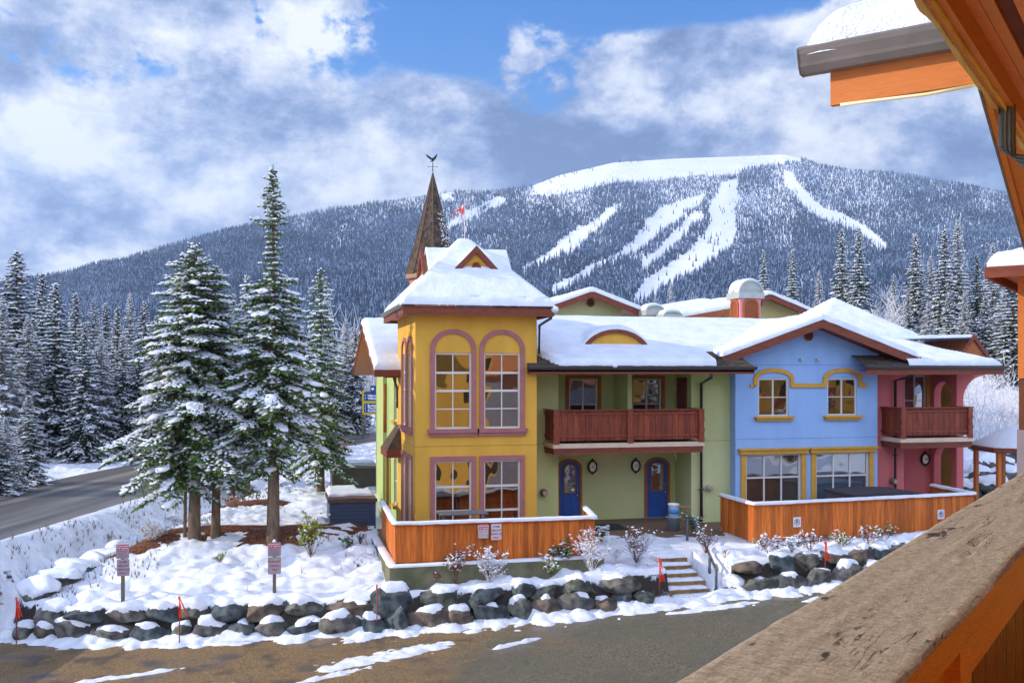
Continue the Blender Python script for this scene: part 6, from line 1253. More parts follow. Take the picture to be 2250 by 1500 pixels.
sign_post(270, 1320, 1195, 'left one of two post signs on the snowy slope, lower plate in dark capitals', False)
sign_post(603, 1318, 1190, 'right one of two post signs on the snowy slope, lower plate in red letters', True)
T = FrontF(26.47)
t = thing('height_limit_sign', 'square white sign with red header on the left fence', 'sign', (X(1061, 1159, 26.45), 26.45, 2.75)); height_sign(T, X(1062, 1159, 26.45), 2.83, t, False, .29)
t = thing('overheight_sign', 'tall white OVER HEIGHT VEHICLES ONLY sign on the left fence', 'sign', (X(1091, 1163, 26.45), 26.45, 2.7)); over_sign(T, X(1091, 1163, 26.45), 2.84, t, False, False, .30, .45)
def no_parking(px, py, label):
    a, b = Vector((*FR[1], 0)), Vector((*FR[2], 0)); d = (b - a).normalized(); n = Vector((d.y, -d.x, 0)); r_ = ray(px, py)
    k = (a.x * r_.y - a.y * r_.x) / (d.y * r_.x - d.x * r_.y); c = a + d * k; zc = CZ + (HY - py) / F * (c.x * SY + c.y * CY); t = thing('no_parking_sign', label, 'sign', (c.x, c.y, zc))
    T = lambda q: tuple(Vector((c.x, c.y, zc)) + d * q[0] + n * (q[1] + .026) + Vector((0, 0, q[2]))); mb = MB(T); plate(mb, -.14, .14, -.155, .155, 0, .008, .012); mb.build('plate', M_sign, t)
    mb = MB(T); n_ = 30; mb.band([(math.cos(2 * math.pi * i / n_) * .09, math.sin(2 * math.pi * i / n_) * .09) for i in range(n_)], .016, .0085, .0105, True); mb.band([(-.062, .062), (.062, -.062)], .014, .011, .0125); mb.build('prohibition_ring', M_black, t)
    text('P', .15, lambda p: T((p[0], p[1] + .007, p[2])), M_black, t, bold=.004)
no_parking(1750, 1146, 'no parking sign in the middle of the right fence'); no_parking(2066, 1129, 'no parking sign near the right end of the right fence, half hidden by the railing')
def stake(px, pyb, pyt, label, flag=True, z0=None):
    p = gpt(px, pyb, .2) if z0 is None else None
    if p is None:
        d = ray(px, pyb); p = d * ((z0 - CZ) / d.z); p = Vector((p.x, p.y, z0))
    dep = p.x * SY + p.y * CY; zt = CZ + (HY - pyt) / F * dep; H = zt - p.z; t = thing('snow_stake', label, 'marker stake', p, 'snow stakes along the lot edge'); mb = MB(); mb.tube([(p.x, p.y, p.z - .1), (p.x + .01, p.y, zt)], .014, 6); mb.build('rod', mat('rust_rod', (.30, .05, .04)), t, True)
    mb = MB(); rr = random.Random(px)
    if flag:
        for k in range(4):
            w = rr.uniform(.008, .02); x = p.x + (k - 1) * .022 + .02; L_ = H * rr.uniform(.38, .5) if flag != 2 else H * .55; sw = rr.uniform(.0, .12) * (k / 2)
            vs = []
            for j in range(7): f = j / 6; vs += [(p.x + .012 + sw * f * 1.1 + (k - 1.5) * .012 * f - .014, p.y - .03 + .02 * math.sin(j + k), zt - L_ * f), (p.x + .012 + sw * f * 1.1 + w * (.5 + f) + (k - 1.5) * .012 * f, p.y - .03 + .03 * math.cos(j * 1.3 + k), zt - L_ * f)]
            mb.add(vs, [(j * 2, j * 2 + 1, j * 2 + 3, j * 2 + 2) for j in range(6)])
        mb.tube([(p.x, p.y, zt - .06), (p.x, p.y, zt + .02)], .028, 8); mb.build('ribbon', M_flag, t, fix=False)
    else: mb.tube([(p.x, p.y, zt - .10), (p.x, p.y, zt + .02)], .022, 8); mb.build('reflector', M_flag, t, True)
stake(36, 1408, 1313, 'snow stake with a wide orange ribbon at the far left of the boulder wall', 1, -.15)
stake(394, 1412, 1311, 'snow stake with an orange ribbon in front of the left boulder wall', 1, .1)
stake(828, 1385, 1285, 'thin bare snow stake in front of the boulders below the concrete corner', 0, .35)
stake(1449, 1318, 1226, 'snow stake with red ribbon left of the stone steps', 2, .8)
stake(1813, 1262, 1190, 'snow stake with orange ribbon below the right fence', 2, 1.35)
def way_sign():
    c0, c1 = atD(796, 850, 74), atD(850, 850, 74); t = thing('direction_sign', 'blue and yellow direction sign board on a post beyond the road', 'sign', (c0.x, c0.y, 2.2)); e = (c1 - c0); e.z = 0; L_ = e.length; e.normalize(); n = Vector((e.y, -e.x, 0)); k = 74 / F
    T = lambda q: (c0.x + e.x * q[0] + n.x * q[1], c0.y + e.y * q[0] + n.y * q[1], CZ + q[2]); S = lambda py: (HY - py) * k
    mb = MB(T); mb.box(-.05, .1, -.1, 0, -5.2, S(857)); mb.box(L_ + .3, L_ + .45, -.1, 0, -5.2, S(857)); mb.build('post', M_post, t)
    mb = MB(T); plate(mb, .0, L_ + .5, S(910), S(857), .0, .05, .08); mb.build('yellow_board', mat('sign_yellow', (.55, .42, .02), rough=.5), t); mb_ = mat('sign_blue', (.012, .06, .22), rough=.4)
    for a, b in ((860, 880), (886, 905.5)):
        mb = MB(T); plate(mb, .14, L_ + .42, S(b), S(a), .05, .07, .08); p = mb.build('blue_panel', mb_, t)
        rows = [('Village Place', 869), ('Village Road', 875)] if a == 860 else [('Burfield Lane', 891), ('The Heights', 896.5), ('Sundance', 902)]
        lines([('•  ' + s, .24, .2, S(y), 'LEFT') for s, y in rows], lambda q: T((q[0], q[1] + .069, q[2])), M_whiteink, p)
    mb = MB(T); plate(mb, .62, L_ + .6, S(863), S(847), .075, .1, .03); p = mb.build('top_panel', mb_, t); lines([('Welcome', .3, .95, S(855), 'LEFT')], lambda q: T((q[0], q[1] + .1, q[2])), MATS['sign_blue'], p)
    mb = MB(T); mb.add([(.7, .104, S(852)), (.9, .104, S(852)), (.9, .104, S(855)), (.8, .104, S(857.5)), (.7, .104, S(855))], [(0, 1, 2, 3, 4)]); mb.build('emblem', M_whiteink, p, fix=False)
way_sign()
# far roadside pole
p = gpt(281, 1012, 2.2); t = thing('road_sign', 'narrow pale road marker on a pole at the far road edge', 'sign', p); mb = MB(); mb.tube([p, p + Vector((0, 0, 1.3))], .03, 6); mb.build('post', M_post, t); mb = MB(); mb.box(p.x - .06, p.x + .06, p.y - .05, p.y - .03, p.z + .75, p.z + 1.35); mb.build('plate', M_white, t)

# ================================================================== HOT TUBS, DECK CLUTTER
def hot_tub(x0, x1, y0, y1, z0, zt, pm, cm, label, snow=True, sfrac=.45):
    t = thing('hot_tub', label, 'hot tub', ((x0 + x1) / 2, (y0 + y1) / 2, z0)); mb = MB(); n = 8
    mb.box(x0 + .04, x1 - .04, y0 + .04, y1 - .04, z0, zt - .12)
    for k in range(n): z = z0 + .04 + k * (zt - .2 - z0) / n; mb.box(x0 + .02, x1 - .02, y0 + .02, y0 + .04, z, z + (zt - .2 - z0) / n - .015); mb.box(x0 + .02, x0 + .04, y0 + .05, y1 - .05, z, z + (zt - .2 - z0) / n - .015)
    mb.box(x0, x0 + .1, y0, y0 + .1, z0, zt - .12); mb.box(x1 - .1, x1, y0, y0 + .1, z0, zt - .12); mb.build('cabinet', pm, t)
    mb = MB(); c = (x0 + x1) / 2; mb.prism([(x0 - .05, zt - .13), (x1 + .05, zt - .13), (x1 + .05, zt - .03), (c, zt + .02), (x0 - .05, zt - .03)], 'y', y0 - .05, y1 + .05); mb.build('cover', cm, t)
    if snow: snow_blanket('snow_cap', (x0, x1, y0 + (y1 - y0) * sfrac, y1), lambda a, b: a * 0 + zt, .09, t, r=.08, step=.1, seed=3)
    return t
hot_tub(1.72, 3.28, 33.6, 35.7, 1.5, 2.75, M_tubb, M_cover, 'slate blue hot tub with brown cover beside the deck corner', True, .35)
hot_tub(2.4, 4.4, 44.5, 46.6, 1.6, 2.85, M_tubg, M_gcov, 'taupe hot tub with grey green cover behind the blue one', True, .4)
c = hot_tub(1.95, 3.05, 38.0, 39.6, 1.6, 2.45, M_tubg, M_snow, 'low hot tub wholly buried in snow between the other two', True, .0)
xa = X(1876, 1100, 28.6); hot_tub(xa, xa + 2.4, 28.5, 30.3, 1.85, 3.05, M_tubg, mat('dark_cover', (.06, .045, .06)), 'dark purple covered hot tub behind the right fence', False)
def deck_table():
    x0, x1 = X(966, 1130, 27.5), X(1071, 1130, 27.5); t = thing('deck_table', 'weathered grey slatted table top showing above the left fence', 'table', ((x0 + x1) / 2, 27.7, 1.84)); m = mat('grey_slats', (.13, .12, .14), (.09, .085, .10), 5, .8); mb = MB()
    for k in range(5): mb.box(x0, x1, 27.3 + k * .16, 27.44 + k * .16, 2.98, 3.01)
    mb.build('table_top', m, t)
    for x in (x0 + .1, x1 - .1):
        for y in (27.38, 27.98): mb = MB(); mb.box(x - .03, x + .03, y - .03, y + .03, 1.84, 2.98); mb.build('leg', m, t)
deck_table()
def porch_items():
    p = atY(1481, 1163, 29.7); z = 1.85; u = X(1480, 1150, 30.0); t = thing('storage_bin', 'grey plastic bin carrying a white bucket by the right blue door', 'bin', (u, 30, z)); mb = MB(); mb.lathe((u, 30, z), [(.19, 0), (.24, .42), (.26, .43), (.26, .47), (.2, .47)], 20); mb.build('bin_body', mat('grey_bin', (.22, .28, .34), rough=.5), t, True)
    t = thing('bucket', 'white bucket with a blue label standing on the grey bin', 'bucket', (u, 30, z + .47)); mb = MB(); mb.lathe((u, 30, z + .47), [(.15, 0), (.175, .36), (.19, .37), (.19, .41), (.17, .41), (.165, .38)], 20); mb.build('bucket_body', M_white, t, True); mb = MB(); mb.lathe((u, 30, z + .47), [(.164, .08), (.176, .24)], 20); mb.build('label', mat('blue_label', (.05, .25, .62)), t, True)
    u = X(1502, 1150, 30.2); t = thing('folding_stool', 'small wooden stool leaning beside the bucket', 'stool', (u, 30.2, z)); m = mat('pine', (.34, .20, .09))
    mb = MB(); mb.box(u - .2, u + .22, 30.1, 30.4, z + .72, z + .75); mb.build('seat', m, t)
    for a, b in ((-.2, .12), (.2, -.1)): mb = MB(); mb.tube([(u + a, 30.12, z), (u + b, 30.15, z + .73)], .02, 6); mb.build('leg', m, t)
    x0, x1 = X(1282, 1155, 31.4), X(1362, 1155, 31.4); t = thing('door_mat', 'black rubber mat on the porch in front of the left blue door', 'mat', ((x0 + x1) / 2, 31.2, z)); mb = MB(); mb.box(x0 - .2, x1, 30.5, 31.7, z, z + .02); mb.build('mat', mat('rubber', (.02, .022, .026), (.03, .03, .035), 20, .9), t)
    px = atY(1484, 1000, 32.0); t = thing('wind_chime', 'silver wind chime hanging under the balcony beside the right door', 'wind chime', (px.x, 32.0, 4.42)); mb = MB()
    for k in (-1, 0, 1): mb.tube([(px.x + k * .035, 32, 4.3), (px.x + k * .035, 32, 3.95 - .05 * k)], .011, 6)
    mb.build('tube', mat('chime', (.7, .7, .7), rough=.3, metal=.8), t, True); mb = MB(); mb.tube([(px.x, 32, 4.3), (px.x, 32, 4.45)], .004, 4); mb.lathe((px.x, 32, 4.3), [(.05, 0), (.05, .02)], 10); mb.build('hanger', M_dark, t)
porch_items()

# ================================================================== SHRUBS
def shrub(base, h, spread, n, seed, label, twig=M_frost, leaf=None, lcount=0, lsize=.05, snowc=.0, name='shrub', cat='shrub', group=None, r=.007, depth=2, trunk=None):
    rng = random.Random(seed); t = thing(name, label, cat, base, group); B = Vector(base); mb = MB(); tips = []; h = h * .62
    def grow(p, d, L_, rr, lv):
        k = 4; pts = [p]; v = d.normalized()
        for i in range(k):
            v = (v + Vector((rng.uniform(-.2, .2), rng.uniform(-.2, .2), rng.uniform(-.05, .14)))).normalized(); p = p + v * L_ / k; pts.append(p)
            if lv > 0 and i >= 1 and rng.random() < .95:
                for _ in range(rng.randint(1, 2)): grow(p, v + Vector((rng.uniform(-1, 1), rng.uniform(-1, 1), rng.uniform(-.2, .5))), L_ * rng.uniform(.4, .62), rr * .65, lv - 1)
        mb.tube(pts, rr, 3, cap=False, r1=rr * .5); tips.extend(pts[1:])
    if trunk:
        grow(B, Vector((0, 0, 1)), h * .95, trunk, depth + 1)
    else:
        for i in range(n):
            a = rng.uniform(0, 6.28); s = rng.uniform(.1, 1) * spread / h; grow(B + Vector((math.cos(a), math.sin(a), 0)) * .05 * spread, Vector((math.cos(a) * s, math.sin(a) * s, 1)), h * rng.uniform(.6, 1.05), r, depth)
    mb.build('branches', twig, t, fix=False)
    def bits(name_, m, cnt, size, flat, lift):
        q = MB()
        for _ in range(cnt):
            c = rng.choice(tips) + Vector((rng.gauss(0, .03), rng.gauss(0, .03), lift)); a = Vector((rng.gauss(0, 1), rng.gauss(0, 1), rng.gauss(0, flat))).normalized(); b = a.cross(Vector((rng.gauss(0, flat), rng.gauss(0, flat), 1))).normalized(); s = size * rng.uniform(.6, 1.3)
            q.add([c - a * s, c - b * s * .55, c + a * s, c + b * s * .55, c + Vector((0, 0, s * .5 if flat < .5 else 0))], [(0, 1, 4), (1, 2, 4), (2, 3, 4), (3, 0, 4)])
        q.build(name_, m, t, fix=False)
    if leaf and lcount: bits('leaves', leaf, lcount, lsize, .8, 0)
    if snowc: bits('snow_load', M_snow, int(snowc), lsize * 1.1 if leaf else .045, .25, .015)
    return t
Lred = mat('rust_leaves', (.30, .07, .03), (.20, .10, .03), 9, .7, island=.4); Lyel = mat('yellow_green_leaves', (.34, .36, .03), (.16, .24, .03), 5, .7, island=.4); Lgrn = mat('shrub_green_leaves', (.05, .11, .025), (.10, .16, .04), 5, .6, island=.4); Lor = mat('orange_leaves', (.55, .20, .03), (.40, .12, .02), 5, .7, island=.4)
def gp(px, py, zg=1.3): return gpt(px, py, zg)
def shrubs():
    G_ = gp
    shrub(G_(683, 1228), 1.35, .35, 9, 1, 'tall thin bush with yellow green leaves on bare stems left of the deck', M_twig, Lyel, 420, .06, 60, r=.012)
    shrub(G_(760, 1205), .5, .4, 8, 2, 'low green leaved plant in the snow left of the concrete wall', M_twig, Lgrn, 60, .08, 20)
    shrub(G_(792, 1195), .45, .3, 12, 3, 'small bare reddish twig bush against the concrete wall', M_twig)
    shrub(G_(835, 1222), .4, .2, 6, 31, 'tiny dark twig bush at the corner of the left fence', M_twig)
    shrub(G_(1000, 1282, 1.3), 1.05, .45, 9, 4, 'bush with orange, green and pink leaves in front of the concrete wall', M_twig, Lred, 190, .045, 150)
    shrub(G_(1075, 1285, 1.3), 1.0, .5, 14, 5, 'snow tufted twiggy bush in front of the concrete wall below the fence signs', M_frost, Lred, 60, .04, 380)
    shrub(G_(955, 1285, 1.2), .5, .2, 4, 51, 'tiny plant with red leaves beside the corner boulders', M_twig, Lred, 60, .05, 10)
    shrub(G_(1208, 1262, 1.35), .55, .35, 9, 6, 'yellow green bush dusted with snow below the right end of the left fence', M_twig, Lyel, 190, .05, 130)
    shrub(G_(1238, 1250, 1.35), .85, .3, 8, 7, 'dark green and burgundy bush below the right end of the left fence', M_twig, Lgrn, 200, .06, 60)
    shrub(G_(1300, 1270, 1.4), 1.15, .6, 16, 8, 'large snow tufted twiggy bush at the right corner of the left fence', M_frost, Lred, 40, .035, 420)
    shrub(G_(1320, 1190, 1.6), .62, .3, 10, 9, 'round dark evergreen bush with a snow hat beside the porch', M_twig, Lgrn, 200, .06, 190)
    shrub(G_(1398, 1235, 1.55), 1.05, .5, 26, 10, 'fan shaped bush of bare red twigs tipped with snow left of the steps', M_twig, None, 0, .03, 170, r=.006)
    shrub(G_(1350, 1235, 1.5), .5, .3, 9, 11, 'small frosted bush between the fence corner and the red twig bush', M_frost, None, 0, .03, 90)
    shrub(G_(1440, 1250, 1.5), .4, .25, 8, 111, 'low frosted grass tuft beside the top step', M_frost, None, 0, .03, 50)
    shrub(G_(1551, 1215, 1.7), .85, .35, 22, 12, 'fan of bare pinkish twigs right of the handrail', M_twig, None, 0, .03, 60, r=.006)
    shrub(G_(1525, 1178, 1.8), .8, .3, 10, 13, 'dark green conifer bush behind the handrail', M_twig, Lgrn, 320, .05, 60)
    shrub(G_(1592, 1228, 1.7), .35, .15, 5, 14, 'tiny red twig seedling in the snow right of the handrail', M_twig)
    for i, (px, py, h, lf, lc, sc, lab) in enumerate([(1690, 1235, .6, Lred, 120, 260, 'snow buried bush with rust leaves at the corner of the right fence'), (1740, 1232, .55, Lgrn, 70, 300, 'snow buried bush with dark green leaves below the first no parking sign'), (1780, 1222, .7, Lred, 120, 120, 'upright rust red perennial right of the first no parking sign'), (1850, 1222, .5, Lyel, 110, 60, 'yellow green and red bush below the middle of the right fence'), (1905, 1215, .6, Lred, 140, 80, 'dark red leafed bush towards the right end of the right fence'), (1945, 1205, .6, Lgrn, 150, 60, 'green and brown bush near the railing at the right fence')]):
        shrub(G_(px, py, 1.5), h, .5, 9, 20 + i, lab, M_twig, lf, lc, .045, sc)
    shrub(G_(340, 1192), .75, .8, 26, 40, 'rounded tan and frosted bush beside the ditch, left of the spruce trunks', M_frost, mat('tan_leaves', (.38, .22, .10), (.28, .16, .08), 6), 260, .035, 200)
    shrub(G_(385, 1150), .6, .7, 16, 41, 'low frosted bush behind the spruce trunks near the ditch', M_frost, None, 0, .03, 120)
    shrub(G_(510, 1108), .55, .7, 14, 42, 'orange leafed bush behind the trunk of the slim spruce', M_twig, Lor, 260, .05, 60)
    shrub(G_(746, 998, 2), .9, .8, 14, 43, 'orange leafed bush behind the taupe hot tub', M_twig, Lor, 320, .07, 60)
    shrub(G_(485, 1240, 1.2), .35, .2, 6, 44, 'small leafy bush with green and orange leaves left of the right post sign', M_twig, Lyel, 80, .04, 10)
    # frosted bare trees
    shrub(gp(201, 993, 2.4), 5.6, 1, 1, 60, 'bare frosted birch at the forest edge across the road', M_frost, name='birch_tree', cat='tree', trunk=.10, depth=2, r=.03)
    for i, (px, py, hh) in enumerate([(112, 985, 3.2), (150, 990, 4.2), (238, 990, 3.6), (262, 985, 4.6), (175, 985, 3)]):
        shrub(gp(px, py, 2.4), hh, 1.2, 7, 160 + i, 'frosted bare bush at the forest edge across the road, %s from the left' % ORD[i], M_frost, None, 0, .05, 120, group='frosted bushes at the forest edge', r=.02)
    rng = random.Random(9)
    for i in range(9):
        d = 90 + rng.uniform(-4, 22); px = 752 + i * 13; r_ = ray(px, HY); x, y = r_.x * d, r_.y * d
        shrub((x, y, Gs(x, y)), rng.uniform(7, 13), 3.5, 9, 70 + i, 'frosted bare alder beyond the road left of the green wing, %s from the left' % ORD[i], M_frost, None, 0, .12, 500, name='alder_tree', cat='tree', group='frosted alders beyond the road', r=.06)
    for i in range(11):
        d = 50 + rng.uniform(-3, 14); px = 2118 + i * 15; r_ = ray(px, HY); x, y = r_.x * d, r_.y * d
        shrub((x, y, Gs(x, y)), rng.uniform(3, 4.8), 1.8, 9, 90 + i, 'frosted bare thicket tree on the bank behind the pink house, %s from the left' % ORD[i], M_frost, None, 0, .08, 420, name='alder_tree', cat='tree', group='frosted alders behind the pink house', r=.03)
    for i, (px, d) in enumerate([(1905, 86), (1930, 84), (1952, 88), (1975, 82)]):
        r_ = ray(px, HY); x, y = r_.x * d, r_.y * d; shrub((x, y, Gs(x, y)), 6.8, 2.2, 9, 120 + i, 'frosted bare tree above the pink house roof, %s of four from the left' % ORD[i], M_frost, None, 0, .1, 260, name='alder_tree', cat='tree', group='frosted trees above the pink roof', r=.04)
shrubs()
def bank_rocks():
    rng = random.Random(5)
    for i in range(16):
        px, py = 2120 + rng.uniform(0, 90), 985 + (i // 4) * 26 + rng.uniform(-6, 6); dist = 46 - (i // 4) * 1.6; p = atD(px, py, dist); boulder(p.x, p.y, p.z - .3, rng.uniform(.6, 1), .7, rng.uniform(.45, .7), '@ boulder of the snowy bank behind the gazebo, %s in row %s from above' % (ORD[i % 4], ORD[i // 4]), None, 1.0, 'boulders on the bank behind the gazebo', .2)
bank_rocks()
def bank():
    V = []; n, m_ = 40, 30
    for i in range(n + 1):
        for j in range(m_ + 1):
            x = 24 + 22 * i / n; y = 36 + 24 * j / m_; rise = 5.4 * sstep(40, 57, y + (x - 30) * .1); z = 1.7 + float(rise) + (float(fbm(x, y, .6, 3)) - .5) * 1.2 * float(sstep(39, 44, y)); V.append((x, y, z))
    tag(mesh_obj('snow_bank', V, np.array([(i * (m_ + 1) + j, (i + 1) * (m_ + 1) + j, (i + 1) * (m_ + 1) + j + 1, i * (m_ + 1) + j + 1) for i in range(n) for j in range(m_)]), M_groundsnow, None, True), kind='structure')
bank()
def gazebo():
    c = atD(2255, 975, 37); t = thing('gazebo', 'low hipped gazebo roof on orange posts at the right behind the pink house', 'gazebo', (c.x, c.y, 1.8)); ze = Z(2200, 982, c.y); r = 2.0; n = 6; a0 = .3
    P = [(c.x + math.cos(a0 + 2 * math.pi * k / n) * r, c.y + math.sin(a0 + 2 * math.pi * k / n) * r) for k in range(n)]
    mb = MB(); mb.add([(x, y, ze) for x, y in P] + [(x, y, ze - .16) for x, y in P] + [(c.x, c.y, ze + .85)], [(k, (k + 1) % n, n * 2) for k in range(n)] + [(k, (k + 1) % n, n + (k + 1) % n, n + k) for k in range(n)] + [tuple(n + k for k in range(n))]); mb.build('roof', M_brown, t)
    mb = MB(); q = .97; vs = [(c.x + (x - c.x) * q, c.y + (y - c.y) * q, ze + .03) for x, y in P] + [(c.x + (x - c.x) * .93, c.y + (y - c.y) * .93, ze + .14) for x, y in P] + [(c.x, c.y, ze + .98)]; mb.add(vs, [(k, (k + 1) % n, n + (k + 1) % n, n + k) for k in range(n)] + [(n + k, n + (k + 1) % n, 2 * n) for k in range(n)]); mb.build('roof_snow', M_snow, t, True)
    for x, y in P:
        mb = MB(); x2, y2 = c.x + (x - c.x) * .86, c.y + (y - c.y) * .86; mb.box(x2 - .07, x2 + .07, y2 - .07, y2 + .07, 1.5, ze - .12); mb.build('post', M_orange, t)
gazebo()

# ================================================================== OWN BUILDING (axes e1 along the rail, e2 outwards)
E1 = Vector((.743, .669, 0)).normalized(); E2 = Vector((-E1.y, E1.x, 0))
def BT(p): v = E1 * p[0] + E2 * p[1]; return (v.x, v.y, p[2])
def own():
    t = thing('balcony_railing', 'weathered timber railing of the viewpoint balcony crossing the lower right corner', 'railing', BT((2, .35, 5.6)))
    # cap rail with a real worn edge
    V = []; n, m_ = 260, 26; b0, b1, zt = .262, .478, 6.652
    for i in range(n + 1):
        for j in range(m_ + 1):
            a = .55 + 5.6 * (i / n); f = j / m_; b = b0 + (b1 - b0) * f; ed = min(f, 1 - f); z = zt - .006 * max(0, 1 - ed / .04) ** 2 + (float(fbm(a * 2, b * 30, 2, 3, 3)) - .5) * .004
            cr = abs(f - (.45 + .05 * math.sin(a * 2.2) + .05 * (float(vnoise(a, 0, 7, 2)) - .5))); z -= .008 * max(0, 1 - cr / .012) * (float(vnoise(a, 3, 6, 9)) > .35); cr2 = abs(f - (.62 + .12 * (float(vnoise(a, 1, 2.3, 5)) - .5))); z -= .006 * max(0, 1 - cr2 / .012) * (float(vnoise(a, 8, 5, 9)) > .55)
            bb = b + ((float(fbm(a, 0, 9, 4)) - .5) * .008 if j in (0, m_) else 0); V.append(BT((a, bb, z)))
    Fc = [(i * (m_ + 1) + j, (i + 1) * (m_ + 1) + j, (i + 1) * (m_ + 1) + j + 1, i * (m_ + 1) + j + 1) for i in range(n) for j in range(m_)]
    mt = bpy.data.materials.new('weathered_cap'); mt.use_nodes = True; nt = mt.node_tree; L = nt.links.new; p = nt.nodes['Principled BSDF']; setin(p, Roughness=.75); MATS['weathered_cap'] = mt
    tc = N(nt, 'ShaderNodeTexCoord'); mp = N(nt, 'ShaderNodeMapping'); L(tc.outputs['Object'], mp.inputs[0]); mp.inputs['Rotation'].default_value = (0, 0, -math.atan2(E1.y, E1.x)); mp.vector_type = 'POINT'
    sc = N(nt, 'ShaderNodeMapping'); L(mp.outputs[0], sc.inputs[0]); sc.inputs['Scale'].default_value = (3.5, 11, 1)
    n1 = N(nt, 'ShaderNodeTexNoise'); L(sc.outputs[0], n1.inputs['Vector']); setin(n1, Scale=11, Detail=10, Roughness=.8); n2 = N(nt, 'ShaderNodeTexNoise'); L(sc.outputs[0], n2.inputs['Vector']); setin(n2, Scale=1.6, Detail=6, Roughness=.6)
    sc3 = N(nt, 'ShaderNodeMapping'); L(mp.outputs[0], sc3.inputs[0]); sc3.inputs['Scale'].default_value = (4, 1.2, 1); n3 = N(nt, 'ShaderNodeTexNoise'); L(sc3.outputs[0], n3.inputs['Vector']); setin(n3, Scale=40, Detail=4)
    cr = N(nt, 'ShaderNodeValToRGB'); L(n1.outputs['Fac'], cr.inputs[0]); e = cr.color_ramp.elements; e[0].position = .33; e[0].color = (.28, .245, .18, 1); e[1].position = .62; e[1].color = (.56, .50, .395, 1)
    c2 = N(nt, 'ShaderNodeValToRGB'); L(n2.outputs['Fac'], c2.inputs[0]); e = c2.color_ramp.elements; e[0].position = .33; e[0].color = (.10, .09, .07, 1); e[1].position = .37; e[1].color = (1, 1, 1, 1)
    c3 = N(nt, 'ShaderNodeValToRGB'); L(n3.outputs['Fac'], c3.inputs[0]); e = c3.color_ramp.elements; e[0].position = .35; e[0].color = (.72, .70, .62, 1); e[1].position = .65; e[1].color = (1.1, 1.05, 1.0, 1)
    m1 = N(nt, 'ShaderNodeMix', data_type='RGBA', blend_type='MULTIPLY'); m1.inputs['Factor'].default_value = 1; L(cr.outputs[0], m1.inputs['A']); L(c2.outputs[0], m1.inputs['B'])
    m2 = N(nt, 'ShaderNodeMix', data_type='RGBA', blend_type='MULTIPLY'); m2.inputs['Factor'].default_value = 1; L(m1.outputs['Result'], m2.inputs['A']); L(c3.outputs[0], m2.inputs['B']); L(m2.outputs['Result'], p.inputs['Base Color'])
    s4 = N(nt, 'ShaderNodeMapping'); L(mp.outputs[0], s4.inputs[0]); s4.inputs['Scale'].default_value = (1.3, 16, 1); n4 = N(nt, 'ShaderNodeTexNoise'); L(s4.outputs[0], n4.inputs['Vector']); setin(n4, Scale=1.5, Detail=5, Roughness=.55)
    n5 = N(nt, 'ShaderNodeTexNoise'); L(mp.outputs[0], n5.inputs['Vector']); setin(n5, Scale=2.6, Detail=3)
    sb = N(nt, 'ShaderNodeMath', operation='SUBTRACT'); L(n4.outputs['Fac'], sb.inputs[0]); sb.inputs[1].default_value = .5; ab = N(nt, 'ShaderNodeMath', operation='ABSOLUTE'); L(sb.outputs[0], ab.inputs[0])
    ca = N(nt, 'ShaderNodeMapRange'); L(ab.outputs[0], ca.inputs[0]); setin(ca, From_Min=.003, From_Max=.010, To_Min=1, To_Max=0); cb = N(nt, 'ShaderNodeMapRange'); L(n5.outputs['Fac'], cb.inputs[0]); setin(cb, From_Min=.50, From_Max=.56)
    cm = N(nt, 'ShaderNodeMath', operation='MULTIPLY'); L(ca.outputs[0], cm.inputs[0]); L(cb.outputs[0], cm.inputs[1])
    m3 = N(nt, 'ShaderNodeMix', data_type='RGBA'); L(cm.outputs[0], m3.inputs['Factor']); L(m2.outputs['Result'], m3.inputs['A']); m3.inputs['B'].default_value = (.04, .03, .022, 1); L(m3.outputs['Result'], p.inputs['Base Color'])
    b = N(nt, 'ShaderNodeBump'); L(n1.outputs['Fac'], b.inputs['Height']); setin(b, Strength=.7, Distance=.004); L(b.outputs[0], p.inputs['Normal'])
    mesh_obj('cap_board', V, Fc, mt, t, True)
    mb = MB(BT); mb.box(.55, 6.15, b0 + .002, b1 - .002, zt - .05, zt - .0065); mb.build('cap_edge', M_orangew, t)
    mb = MB(BT); mb.box(.5, 6.1, b0 + .03, b0 + .07, zt - .15, zt - .05); mb.box(.5, 6.1, .41, .45, zt - .15, zt - .05); mb.build('stringer', M_orange, t)
    mb = MB(BT)
    for k in range(36): a = .5 + k * .155; mb.box(a, a + .15, .36, .385, 5.6, zt - .05)
    mb.build('infill_boards', M_deepred, t)
    for a in (1.55, 3.4, 5.6): mb = MB(BT); mb.box(a, a + .09, .27, .36, 5.6, zt - .051); mb.build('post', M_orange, t)
    # the house itself
    h = thing('lodge', 'orange cedar eave, soffit and walls of the lodge around the viewpoint at top right', 'house', BT((4, -2, 7)))
    mb = MB(BT); mb.box(-14, 15.2, -12, -1.9, -.5, 8.75); mb.box(-14, 6.2, -1.9, .6, 5.3, 5.58); mb.build('wall', M_yellow, h)
    mb = MB(BT); mb.prism([(-12.6, 8.9), (1.0, 8.9), (-5, 11.5)], 'x', -14.6, 5.8); rf = mb.build('roof', M_brown, h)
    mb = MB(BT)
    for a in (-12, -8.5, -5, -1.5, 2, 9, 12):
        for z in (1.2, 6.0): mb.box(a, a + 1.2, -1.93, -1.88, z, z + 1.4)
    mb.build('window', M_room, h)
